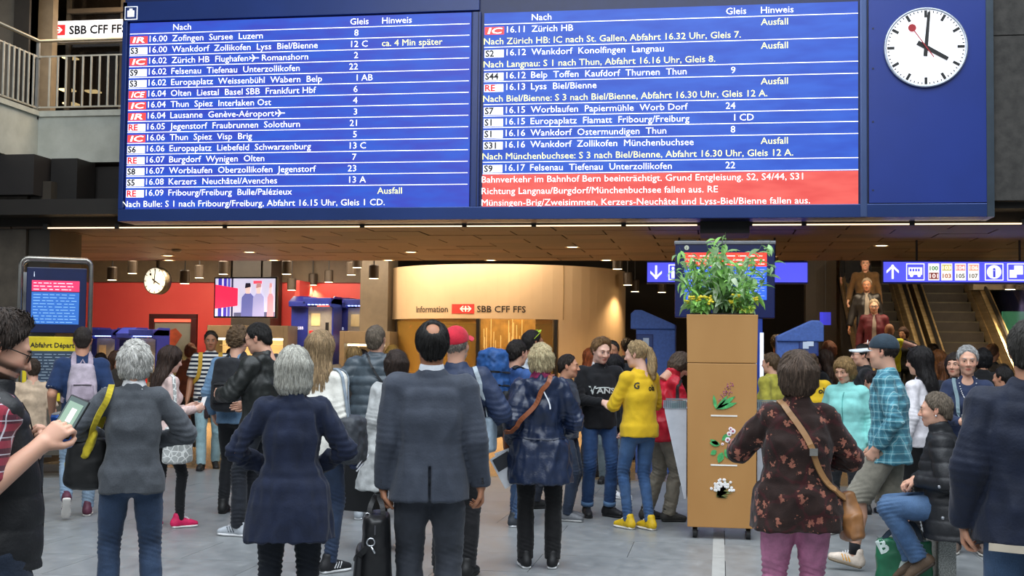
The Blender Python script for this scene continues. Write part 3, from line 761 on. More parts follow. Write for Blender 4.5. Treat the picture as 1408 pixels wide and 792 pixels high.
small_lines(tot, -TW+.15, -.2, zc(400), zc(387), .041, 3, glow('F8D0DC', .8), rr); small_lines(tot, -TW+.15, -.16, zc(445), zc(403), .041, 10, glow('7FB0DC', .6), rr)
text('heading', 'i', (-TW+.15, .045, zc(381)), .06, glow('D8E0F0', .8), tot)
box('timetable_case', (-TW+.05, .06, zc(552)), (-.03, .25, zc(463)), plain('E6CC1E', .45), tot, bevel=.008)
box('timetable_sheet', (-TW+.10, .052, zc(540)), (-.08, .058, zc(483)), plain('34465A', .5), tot)
small_lines(tot, -TW+.13, -.12, zc(538), zc(485), .050, 13, plain('9FB0BE', .5), rr)
text('heading', 'Abfahrt Départ', (-TW+.13, .055, zc(478)), .055, plain('1E1E14'), tot, width=.50, bold=.02)
box('lower_panel', (-TW+.05, .1, .25), (-.05, .2, zc(555)), plain('5A544A', .4, .3), tot)
box('foot_plate', (-TW-.05, -.06, 0), (.05, .52, .02), plain('77736B', .4, .6), tot)
box('grey_panel', (-TW+.02, .40, .2), (-.4, .43, TH-.15), plain('9B9DA0', .5), tot)

# ================================================================= INFO SCREEN BEHIND THE PLANTER
sd_ = 15.0
def A2(px, py, d=sd_): return atD(px, py, d)
ip = A2(996, 480); isn = empty('information_screen', (ip.x, ip.y, 0), math.radians(0), 'tall navy screen stand with red and blue departure display behind the planter', 'information screen')
w_ = 68/1750*sd_; zt_ = A2(996, 333).z; zb_ = A2(996, 437).z
box('screen_case', (-w_, 0, zb_), (w_, .22, zt_), plain('101B52', .3), isn, bevel=.012)
box('top_cap', (-w_-.01, -.015, zt_-.02), (w_+.01, .24, zt_+.02), plain('8A8C90', .3, .6), isn, bevel=.006)
MB().box((-w_+.05, .0, zt_+.02), (-w_+.25, .1, zt_+.035)).box((-.1, .0, zt_+.02), (.1, .1, zt_+.035)).box((w_-.2, 0, zt_+.02), (w_-.05, .1, zt_+.035)).build('cap_fittings', plain('1C1C1E'), isn)
X = lambda px: (px-996)/1750*sd_
Zc = lambda py: A2(996, py).z
box('alert_field', (X(941), -.008, Zc(366)), (X(1053), .0, Zc(347)), glow('FF3B2C', 1.0), isn)
box('display', (X(941), -.008, Zc(412)), (X(1053), .0, Zc(366)), glow('2A58D0', 1.0), isn)
small_lines(isn, X(946), X(1050), Zc(365), Zc(348), -.010, 3, glow('FFD0C8', .9), rr); small_lines(isn, X(944), X(1050), Zc(408), Zc(368), -.010, 11, glow('8AA4F0', .8), rr)
v, f = disc((X(944), -.008, Zc(340)), .028, 20); MB().add(v, f).build('information_symbol', glow('A8B0A0', .6), isn)
text('symbol_letter', 'i', (X(944)-.006, -.012, Zc(342.5)), .035, plain('101B52'), isn, bold=.02)
box('body', (-w_+.16, .02, .05), (w_-.14, .30, zb_), plain('203C92', .4), isn, bevel=.01)
box('side_light', (X(1044), .012, .35), (X(1049), .02, Zc(457)), glow('DCE4F4', .9), isn)
box('timetable_panel', (X(960), .010, .4), (X(1040), .02, Zc(452)), plain('C8CCD6', .4), isn)
box('foot_plate', (-w_+.1, -.08, 0), (w_-.1, .42, .05), plain('4A4C52', .4, .5), isn)

# ================================================================= CEILING SIGNS
def icon_frame(parent, x0, x1, z0, z1, t, y, mat):
    MB().box((x0, y-.003, z0), (x1, y, z0+t)).box((x0, y-.003, z1-t), (x1, y, z1)).box((x0, y-.003, z0+t), (x0+t, y, z1-t)).box((x1-t, y-.003, z0+t), (x1, y, z1-t)).build('symbol_frame', mat, parent)
def arrow(parent, cx, z0, z1, up, y, mat):
    h = z1-z0; t = h*.07; k = 1 if up else -1; tip = z1 if up else z0; mb = MB()
    mb.box((cx-t, y-.003, z0), (cx+t, y, z1))
    for s in (-1, 1):
        P = [(cx, tip), (cx+s*h*.42, tip-k*h*.42), (cx+s*h*.42, tip-k*h*.60), (cx, tip-k*h*.19)]
        mb.prism(P if s*k > 0 else P[::-1], y-.003, y)
    mb.build('arrow', mat, parent)
SW = glow('FFFFFF', 1.3); SBm = glow('5A5CF0', 1.05)
dS = 17.2
def sign_base(px0, px1, py0, py1, label):
    a, b = atD(px0, py1, dS), atD(px1, py0, dS); rz = 0
    e = empty('direction_sign', (a.x, a.y, a.z), 0, label, 'sign')
    s = (px1-px0)/1750*dS*1.0; h = (py1-py0)/1750*dS
    box('light_box', (0, .0, 0), (s, .14, h), SBm, e); box('case', (-.01, .02, -.02), (s+.01, .16, h+.02), plain('202A66', .4), e)
    MB().cyl((s*.2, .08, h), (s*.2, .08, CZ-a.z+.02), .015, 8).cyl((s*.8, .08, h), (s*.8, .08, CZ-a.z+.02), .015, 8).build('hanger', plain('26221E'), e)
    return e, s, h, 1750/dS
e, s, h, k = sign_base(890, 1105, 361, 387.5, 'blue lit direction sign with a down arrow, left of and behind the planter')
arrow(e, (902-890)/k, h*.15, h*.85, False, -.002, SW)
icon_frame(e, (919-890)/k, (943-890)/k, h*.1, h*.9, .012, -.002, SW)
mb = MB()
for cx in (925, 931, 937): mb.box(((cx-2-890)/k, -.006, h*.2), ((cx+2-890)/k, -.003, h*.6)); mb.blob(((cx-890)/k, -.005, h*.7), (.018, .003, .02), 8, 4)
mb.build('lift_symbol', SW, e)
e, s, h, k = sign_base(1215, 1440, 360, 387.5, 'long blue lit direction sign with bus and platform symbols over the escalators')
arrow(e, (1227-1215)/k, h*.15, h*.85, True, -.002, SW)
X2 = lambda px: (px-1215)/k
icon_frame(e, X2(1245), X2(1269), h*.08, h*.92, .010, -.002, SW)
MB().box((X2(1248), -.006, h*.36), (X2(1266), -.003, h*.72)).cyl((X2(1252), -.006, h*.32), (X2(1252), -.003, h*.32), .022, 12).cyl((X2(1262), -.006, h*.32), (X2(1262), -.003, h*.32), .022, 12).build('bus_symbol', SW, e)
mb = MB()
for i in range(4): mb.box((X2(1249.5+3.6*i), -.009, h*.52), (X2(1252+3.6*i), -.006, h*.66))
mb.build('bus_windows', glow('5A5CF0', 1.0), e)
for i, (x0, cc, n1_, n2_, inv) in enumerate(((1274, '3E8A4A', '100', '101', True), (1291, 'C9C070', '103', '103', False), (1309, 'E59A98', '104', '105', False), (1326, 'EFA890', '106', '107', False))):
    box('number_plate', (X2(x0), -.006, h*.08), (X2(x0+14.5), -.002, h*.92), glow('FBF6F0', 1.1), e)
    if i == 0:
        text('number', n1_, (X2(x0+1.8), -.010, h*.58), h*.2, glow(cc, .9), e, width=11/k, bold=.03)
        box('number_field', (X2(x0+1), -.009, h*.14), (X2(x0+13.5), -.006, h*.46), glow('8A3A34', .8), e)
        text('number', n2_, (X2(x0+1.8), -.013, h*.2), h*.2, glow('FFF4F0', 1.0), e, width=11/k, bold=.03)
    else:
        box('number_field', (X2(x0+1), -.009, h*.56), (X2(x0+13.5), -.006, h*.86), glow(cc, 1.0), e)
        text('number', n1_, (X2(x0+1.8), -.013, h*.62), h*.18, glow('FFF8F0', 1.1), e, width=11/k, bold=.02)
        text('number', n2_, (X2(x0+1.8), -.010, h*.2), h*.2, glow(('B86A3A', '6A706A', '6E6A60')[i-1], .7), e, width=11/k, bold=.03)
icon_frame(e, X2(1348), X2(1372), h*.08, h*.92, .010, -.002, SW)
v, f = disc((X2(1360), -.004, h*.5), h*.34, 24); MB().add(v, f).build('information_symbol', SW, e)
text('symbol_letter', 'i', (X2(1360), -.010, h*.27), h*.42, glow('4A4CE0', .9), e, bold=.06, align='C')
icon_frame(e, X2(1377), X2(1401), h*.08, h*.92, .010, -.002, SW)
MB().box((X2(1380), -.006, h*.22), (X2(1389), -.003, h*.6)).box((X2(1386), -.009, h*.38), (X2(1397), -.004, h*.82)).build('paper_symbol', SW, e)
icon_frame(e, X2(1406), X2(1430), h*.08, h*.92, .010, -.002, SW)

# ================================================================= BLUE SELF SERVICE STANDS
def blue_stand(px0, px1, ytop, ytop2, d, label, flip):
    a, b = atD(px0, 480, d), atD(px1, 480, d); s = (px1-px0)/1750*d; e = empty('ticket_stand', (a.x, a.y, 0), 0, label, 'ticket stand')
    zA, zB = atD(px0, ytop, d).z, atD(px0, ytop2, d).z
    m_ = plain('4462A8', .55, 0, .08, 30)
    hi, lo_ = (zA, zB)
    bt_ = min(hi-.24, lo_-.06)
    P = [(0, bt_), (0, hi-.05), (.05, hi), (.14, hi), (s, lo_), (s, bt_)] if not flip else [(0, bt_), (0, lo_), (s-.14, hi), (s-.05, hi), (s, hi-.05), (s, bt_)]
    MB().prism(P, -.03, .42).build('hood', m_, e, bevel=.015)
    box('body', (.07 if not flip else 0, 0, 0), (s if not flip else s-.10, .38, bt_+.01), m_, e, bevel=.012)
    cx = .30*s if not flip else .66*s; cz = atD(px0, 473, d).z
    box('symbol_panel', (cx-.10, -.008, cz-.13), (cx+.12, .0, cz+.13), plain('1C2C6C', .4), e)
    box('symbol_frame', (cx-.085, -.014, cz-.105), (cx+.105, -.008, cz+.115), plain('30447E', .4), e)
    MB().box((cx-.055, -.020, cz-.05), (cx+.01, -.014, cz+.03)).box((cx-.01, -.024, cz-.02), (cx+.065, -.018, cz+.08)).build('paper_symbol', plain('C9D4E6', .4), e)
blue_stand(867, 928, 426, 446, 16.5, 'blue stand with sloping top behind the girl in the yellow sweatshirt', False)
blue_stand(1068, 1131, 440, 462, 14.6, 'blue stand with sloping top right of the planter behind the crowd', True)

# ================================================================= ESCALATORS
eY = 21.4
steel = NB('brushed_steel'); steel.set(.34, .75); steel.base(steel.ramp(steel.noise(3, 3, steel.mapping((1, .3, 8))), [(.3, 'B89A68'), (.7, 'E0C898')])); steel = steel.m
dsteel = plain('8A7A60', .35, .6); rub = plain('14120F', .45); stepm = plain('403A34', .6, .2)
def escalator(px0, px1, label):
    x0, x1 = atY(px0, 480, eY+2.6).x, atY(px1, 480, eY+2.6).x; w = x1-x0
    e = empty('escalator', (x0, eY, 0), 0, label, 'escalator')
    T = math.tan(math.radians(30)); N = 24; L = N*.40
    step = None
    for i in range(N):
        if step is None:
            mb = MB().box((.13, 0, -.30), (w-.13, .40, 0)).box((.13, -.012, -.20), (w-.13, 0, -.015))
            n = 18
            for k_ in range(n):
                xx = .13+(w-.26)*(k_+.25)/n; mb.box((xx, 0, 0), (xx+(w-.26)/n*.5, .40, .006))
            step = o = mb.build('step', stepm, e)
            tt = MB().box((.13, -.014, -.016), (w-.13, .014, .008)).build('step_edge', plain('55503F', .45, .3), step); tme = tt.data
        else:
            o = link(bpy.data.objects.new('step', step.data), e); link(bpy.data.objects.new('step_edge', tme), o)
        o.location = (0, .40*i, .20*(i+1))
    for side, xx in ((0, 0.0), (1, w-.12)):
        xi = xx
        P = [(-1.0, 0), (-1.0, .62), (-.9, .72), (0, .78), (L, L*.5+.98), (L, L*.5-.3), (.4, 0)]
        MB().prism(P, xi+.02, xi+.10, 'X').build('balustrade', dsteel, e)
        MB().prism([(-.8, .55), (0, .62), (L, L*.5+.82), (L, L*.5+.28), (0, .18), (-.8, .14)], xi+(.10 if side == 0 else .008), xi+(.112 if side == 0 else .02), 'X').build('inner_panel', steel, e)
        MB().prism([(-.9, .71), (0, .775), (L, L*.5+.975), (L, L*.5+1.0), (0, .80), (-.9, .735)], xi-.03, xi+.15, 'X').build('deck', steel, e)
        MB().prism([(-.9, .28), (0, .32), (L, L*.5+.50), (L, L*.5+.20), (0, .05), (-.9, .02)], xi-.01, xi+.13, 'X').build('skirt', steel, e)
        MB().tube([(xi+.06, -1.0, .30), (xi+.06, -1.12, .5), (xi+.06, -1.08, .70), (xi+.06, -.9, .80), (xi+.06, 0, .87), (xi+.06, L, L*.5+1.07)], .034, 10).build('handrail', rub, e, True)
    box('landing', (0, -1.0, 0), (w, 0, .012), plain('77736A', .35, .6), e)
    MB().prism([(0, 0), (L, L*.5), (L, L*.5-1.0), (1.6, -.0)], -.02, w+.02, 'X').build('truss', plain('2A2622', .6), e)
    return e
escalator(1177, 1262, 'left escalator carrying people down, with warm steel sides')
escalator(1274, 1379, 'right escalator with dark empty steps under the long blue sign')
gx = atY(1398, 480, 24).x
gb = box('glass_screen', (gx, 20.5, 0), (gx+.03, 27, 3.2), glass('2A2C50', .03, .35)); tag(gb, 'dark glass screen right of the escalators', 'glass screen')
g2 = box('glass_screen', (atY(1160, 480, 23).x-.25, 20.8, 0), (atY(1160, 480, 23).x-.22, 26, 3.2), glass('4A3C28', .05, .18)); tag(g2, 'tinted glass screen left of the escalators', 'glass screen')
area('escalator_fill', (atY(1250, 480, 24).x, 22.4, 4.15), 5.0, 430, (1, .80, .56), sy=3.2, rot=(math.radians(18), 0, 0))  # added fill, no real lamp here; lifts the escalator sides and riders
# right kiosk beyond
q = atD(1384, 400, 24); ks = empty('drinks_cabinet', (q.x, q.y, 0), 0, 'green lit drinks display right of the escalators', 'shop')
box('canopy', (-.6, 0, q.z+.02), (2.2, .5, q.z+.30), plain('8A7A5E', .5), ks)
box('display', (-.05, .1, atD(1384, 456, 24).z), (1.2, .2, atD(1384, 428, 24).z), glow('58A878', .5), ks)
rr = random.Random(9)
for kk in range(10):
    x = -.02+.11*kk; box('bottle', (x, .04, 1.62), (x+.06, .1, 1.62+rr.uniform(.2, .4)), glow(rr.choice(('E8F0E0', '4AB8E0', 'E8D860', '3A9A5A')), .8), ks)
box('base', (-.6, .1, 0), (2.2, .5, 1.5), plain('2A2824', .6), ks)
for px, py, d in ((1135, 438, 24),):
    p = atD(px, py, d); b = box('blue_sign', (p.x-.1, p.y, p.z-.12), (p.x+.1, p.y+.06, p.z+.12), glow('3238D8', .7)); 
    tag(b, 'small deep blue lit panel in the dark hall left of the escalators', 'sign')
    MB().cyl((p.x, p.y+.03, p.z+.12), (p.x, p.y+.03, 4.3), .012, 6).build('hanger', plain('26221E'), b).matrix_parent_inverse = b.matrix_world.inverted()

# ================================================================= PLANTER
gp = atZ(992, 742); pdp = (gp-CAM).dot(FWD)
pk = 1750/pdp
pw = 96/pk; 
plt = empty('planter_column', (gp.x, gp.y, 0), math.radians(0), 'tall ochre column planter on castors with three flower pictures', 'planter')
pz = lambda py: atD(992, py, pdp).z
om = NB('ochre_board'); om.set(.55); om.base(om.ramp(om.noise(1.5, 3, om.mapping((1, 1, .4))), [(.3, 'AE7C42'), (.7, 'BC8B50')])); om = om.m
zj = pz(499.5)
tb0, tb1 = pw/2*.97, pw/2*1.02
def frust(z0, z1, a, b, name):
    v = [(-a, 0, z0), (a, 0, z0), (a, 2*a, z0), (-a, 2*a, z0), (-b, 0, z1), (b, 0, z1), (b, 2*b, z1), (-b, 2*b, z1)]
    return MB().add(v, [(0, 3, 2, 1), (4, 5, 6, 7), (0, 1, 5, 4), (1, 2, 6, 5), (2, 3, 7, 6), (3, 0, 4, 7)]).build(name, om, plt, bevel=.006)
frust(pz(726), zj-.002, tb0, (tb0+tb1)/2, 'lower_box'); frust(zj+.002, pz(432), (tb0+tb1)/2, tb1, 'upper_box')
ztop_p = pz(432)
box('soil', (-tb1+.03, .03, ztop_p-.005), (tb1-.03, 2*tb1-.03, ztop_p+.012), plain('2A2118', .9), plt)
for sx in (-1, 1):
    for yy in (.08, pw-.08):
        c = MB().cyl((sx*(pw/2-.07)-.018, yy, .045), (sx*(pw/2-.07)+.018, yy, .045), .045, 16).build('castor', plain('1E1E20', .5), plt)
        MB().box((sx*(pw/2-.07)-.03, yy-.03, .07), (sx*(pw/2-.07)-.022, yy+.03, .12)).box((sx*(pw/2-.07)+.022, yy-.03, .07), (sx*(pw/2-.07)+.03, yy+.03, .12)).box((sx*(pw/2-.07)-.045, yy-.045, .11), (sx*(pw/2-.07)+.045, yy+.045, .12)).build('fork', plain('9A9A98', .3, .8), c)
px_ = lambda px: (px-992)/pk
for py in (572, 640): box('white_line', (px_(977), -.004, pz(py+1)), (px_(1013), -.0005, pz(py-1)), plain('F2EEE6', .5), plt)
def leaf2(mb, x, z, a, L, w, y=-.004):
    c_, s_ = math.cos(a), math.sin(a); pts = []
    for t, ww in ((0, 0), (.25, .8), (.5, 1), (.75, .7), (1, 0)): pts.append((x+c_*L*t-s_*w*ww/2, z+s_*L*t+c_*w*ww/2))
    for t, ww in ((.75, .7), (.5, 1), (.25, .8)): pts.append((x+c_*L*t+s_*w*ww/2, z+s_*L*t-c_*w*ww/2))
    mb.prism(pts[::-1], y-.003, y)
gm1, gm2 = plain('4AA45E', .5, 0, .2, 30), plain('74804A', .5, 0, .2, 30)
u = 1/pk
mb = MB(); zc1 = pz(563)
for a_, L, w in ((100, 20, 5), (35, 32, 7), (18, 30, 7), (50, 25, 5)): leaf2(mb, px_(984), zc1, math.radians(a_), L*u, w*u)
mb.build('green_leaves', gm1, plt)
rr = random.Random(5); mb = MB()
for k_ in range(46): mb.blob((px_(992)+rr.uniform(-1, 1)*5*u+k_*.30*u, -.004, pz(552)+(k_*.52+rr.uniform(-3, 3))*u), (.9*u, .003, .9*u), 6, 3)
mb.build('pink_blossom', plain('9C5A6E', .6, 0, .3, 60), plt)
mb = MB()
for x, y, a_, L, w in ((993, 622, 250, 16, 9), (996, 618, 300, 16, 9), (990, 612, 170, 15, 8), (992, 606, 40, 16, 8), (985, 620, 215, 10, 7), (988, 612, 150, 14, 6)): leaf2(mb, px_(x), pz(y), math.radians(a_), L*u, w*u)
mb.build('green_leaves', gm1, plt)
mb = MB(); mc = MB()
for x, y, r_ in ((1000, 605, 4.2), (1002, 597, 3.6), (1007, 593, 4), (1004, 590, 3.0), (993, 611, 2)):
    mb.blob((px_(x), -.006, pz(y)), (r_*u, .003, r_*u), 10, 4); mc.blob((px_(x), -.009, pz(y)), (r_*.4*u, .003, r_*.4*u), 8, 3)
mb.build('white_flowers', plain('F4E6E8', .5), plt); mc.build('flower_centres', plain('A83A5A', .5), plt)
mb = MB()
for k_ in range(34): leaf2(mb, px_(984+rr.uniform(0, 4)), pz(680+rr.uniform(-4, 4)), math.radians(rr.uniform(-5, 70)), rr.uniform(8, 24)*u, 2.2*u)
mb.build('needle_leaves', gm2, plt)
mb = MB()
for k_ in range(46):
    a_ = rr.uniform(.1, PI-.1); R_ = rr.uniform(6, 17); mb.blob((px_(994+math.cos(a_)*R_*1.0), -.006, pz(676-math.sin(a_)*R_)), (2*u, .004, 2*u), 7, 4)
mb.build('white_blossom', plain('F2EEEA', .6), plt)
# ---- leaves: plants standing in the planter
def leaf_mesh(L, w, cols):
    v = [(0, 0, 0)]; f = []
    for i, (t, ww) in enumerate(((.25, .8), (.5, 1), (.78, .6))):
        z = -.35*L*t*t; v += [(-w/2*ww, L*t, z+.012*ww), (0, L*t, z), (w/2*ww, L*t, z+.012*ww)]
    v.append((0, L, -.4*L)); f = [(0, 2, 1), (0, 3, 2), (1, 2, 5, 4), (2, 3, 6, 5), (4, 5, 8, 7), (5, 6, 9, 8), (7, 8, 10), (8, 9, 10)]
    me = bpy.data.meshes.new('leaf'); me.from_pydata(v, [], f); me.materials.append(cols); me.polygons.foreach_set('use_smooth', [True]*len(f)); return me
def leafm(c, tr=.25):
    nb = NB('leaf'); nb.set(.45); oi = nb.node('ShaderNodeObjectInfo')
    nb.base(nb.ramp(oi.outputs['Random'], [(0, dark(c, .75)), (.6, c), (1, dark(c, 1.25))])); 
    tr_ = nb.node('ShaderNodeBsdfTranslucent'); tr_.inputs[0].default_value = (*lin(dark(c, 1.05)), 1); mx = nb.node('ShaderNodeMixShader'); mx.inputs[0].default_value = .35
    nb.link(nb.b.outputs[0], mx.inputs[1]); nb.link(tr_.outputs[0], mx.inputs[2]); nb.link(mx.outputs[0], nb.n['Material Output'].inputs[0]); return nb.m
LM = [leafm('A6CC90'), leafm('C4DAB6'), leafm('98CC6C'), leafm('CCE060')]
def plant(name, cx, cy, n_st, height, spread, L, w, mi, label, seed, droop=.3, per=14, flowers=None):
    rr = random.Random(seed); e = empty(name, (gp.x+cx, gp.y+cy, ztop_p+.01), 0, label, 'plant')
    me = [leaf_mesh(L*k_, w*k_, LM[m_]) for k_ in (.75, 1, 1.25) for m_ in mi]; stems = MB(); nleaf = 0; fl_ = MB()
    for s_ in range(n_st):
        a_ = rr.uniform(0, 2*PI); r_ = spread*math.sqrt(rr.random()); H = height*rr.uniform(.6, 1.05)
        bx, by = math.cos(a_)*r_*.3, math.sin(a_)*r_*.3; pts = []
        for i in range(6):
            t = i/5; pts.append(Vector((bx+math.cos(a_)*r_*t**1.4, by+math.sin(a_)*r_*t**1.4, H*(t-droop*(r_/spread)*.35*t*t))))
        stems.tube(pts, [.004*(1-.6*i/5) for i in range(6)], 5)
        for j in range(per):
            if nleaf >= 290: break
            t = .12+.88*(j+rr.random())/per; i = min(4, int(t*5)); p = pts[i].lerp(pts[i+1], t*5-i)
            o = link(bpy.data.objects.new('leaf', rr.choice(me)), e); o.location = p; k_ = rr.uniform(.7, 1.15)*(1.1-.25*t)
            o.scale = (k_, k_, k_); o.rotation_euler = (rr.uniform(-1.0, .7), rr.uniform(-.5, .5), rr.gauss(PI, 1.3)); nleaf += 1
        if flowers:
            for q_ in range(7): fl_.blob(pts[-1]+Vector((rr.uniform(-.03, .03), rr.uniform(-.03, .03), rr.uniform(-.005, .02))), (.012, .012, .009), 6, 4)
    stems.build('stems', plain('5A7A3C', .6), e)
    if flowers: fl_.build('flower_heads', plain(flowers, .5, 0, .1, 40), e)
hp = .53*pw*2
plant('sage_plant', 0.0, pw*.5, 24, .56, .25, .125, .048, (1, 0), 'grey-green bushy herb filling the middle of the planter', 1, per=13)
plant('mint_plant', .05, pw*.62, 18, .72, .34, .125, .050, (2, 0), 'tall fresh green leafy herb rising highest above the planter', 2, per=14)
plant('leafy_plant', -.17, pw*.5, 16, .64, .30, .12, .034, (0, 2), 'narrow-leaved green plant leaning out over the left side of the planter', 3, per=15)
plant('leafy_plant', .17, pw*.5, 16, .50, .34, .12, .036, (2, 0), 'green plant spilling over the right side of the planter', 6, per=13)
plant('yellow_flower', -.19, pw*.12, 7, .15, .10, .05, .03, (2,), 'yellow flowers low at the left rim of the planter', 4, per=9, flowers='F2D32C')
plant('yellow_flower', .21, pw*.15, 7, .16, .12, .05, .03, (2, 3), 'yellow flowers low at the right rim of the planter', 5, per=9, flowers='F2D32C')
# ---- tapered white display bins standing either side
def bin_(x0, x1, name_lab, flip):
    z1_, z0_ = pz(562), .02; e = empty('display_bin', (gp.x, gp.y+.30, 0), 0, name_lab, 'display bin')
    if not flip: P = [(x0, z1_-.02), (x0+.005, z1_-.06), (x1-.02, pz(694)), (x1, pz(694)), (x1, z1_-.02)]
    else: P = [(x0, z1_-.02), (x0, pz(694)), (x0+.02, pz(694)), (x1, z1_-.06), (x1, z1_-.02)]
    MB().prism(P, 0, .50).build('tapered_body', plain('C6CCD6', .45), e, bevel=.004)
    MB().box((x0-.01, -.01, z1_-.02), (x1, .0, z1_+.05)).box((x0-.01, .5, z1_-.02), (x1, .51, z1_+.05)).build('glass_rim', glass('9AB0BC', .05, .5), e)
    mb = MB(); rr = random.Random(2)
    n = 12
    for i in range(n):
        xx = x0+(x1-x0)*i/n; mb.box((xx, -.014, z1_-.015), (xx+.006, -.010, z1_+.05))
    mb.build('rim_bars', plain('4A5560', .4), e)
    for i in range(14):
        xx = x0+.03+(x1-x0-.08)*rr.random(); yy = rr.uniform(.05, .42)
        c_ = rr.choice(('B03028', 'E6E2DA', '3A7A3A', 'D8A030', '8A5A3A'))
        MB().box((xx, yy, z1_-.02), (xx+.05, yy+.05, z1_+rr.uniform(.02, .04))).build('packet', plain(c_, .5), e)
bin_(px_(911), -tb1-.002, 'white tapered display bin left of the planter', False)
bin_(tb1+.002, px_(1075), 'white tapered display bin right of the planter behind the flowered jacket', True)
# ---- stone block seat
sp = atZ(1300, 803); 
gr = NB('granite'); gr.set(.6); gr.base(gr.ramp(gr.noise(140, 2), [(.35, '6E716C'), (.5, '9A9D98'), (.65, 'C2C4C0')])); gr = gr.m
kS = 1750/(sp-CAM).dot(FWD)
bs = MB().box((-.06, 0, 0), (.06, .55, .475)).build('stone_seat', gr, None, bevel=.01); bs.location = atZ(1303, 805); tag(bs, 'narrow grey granite block the woman in the black padded coat sits on', 'stone block')
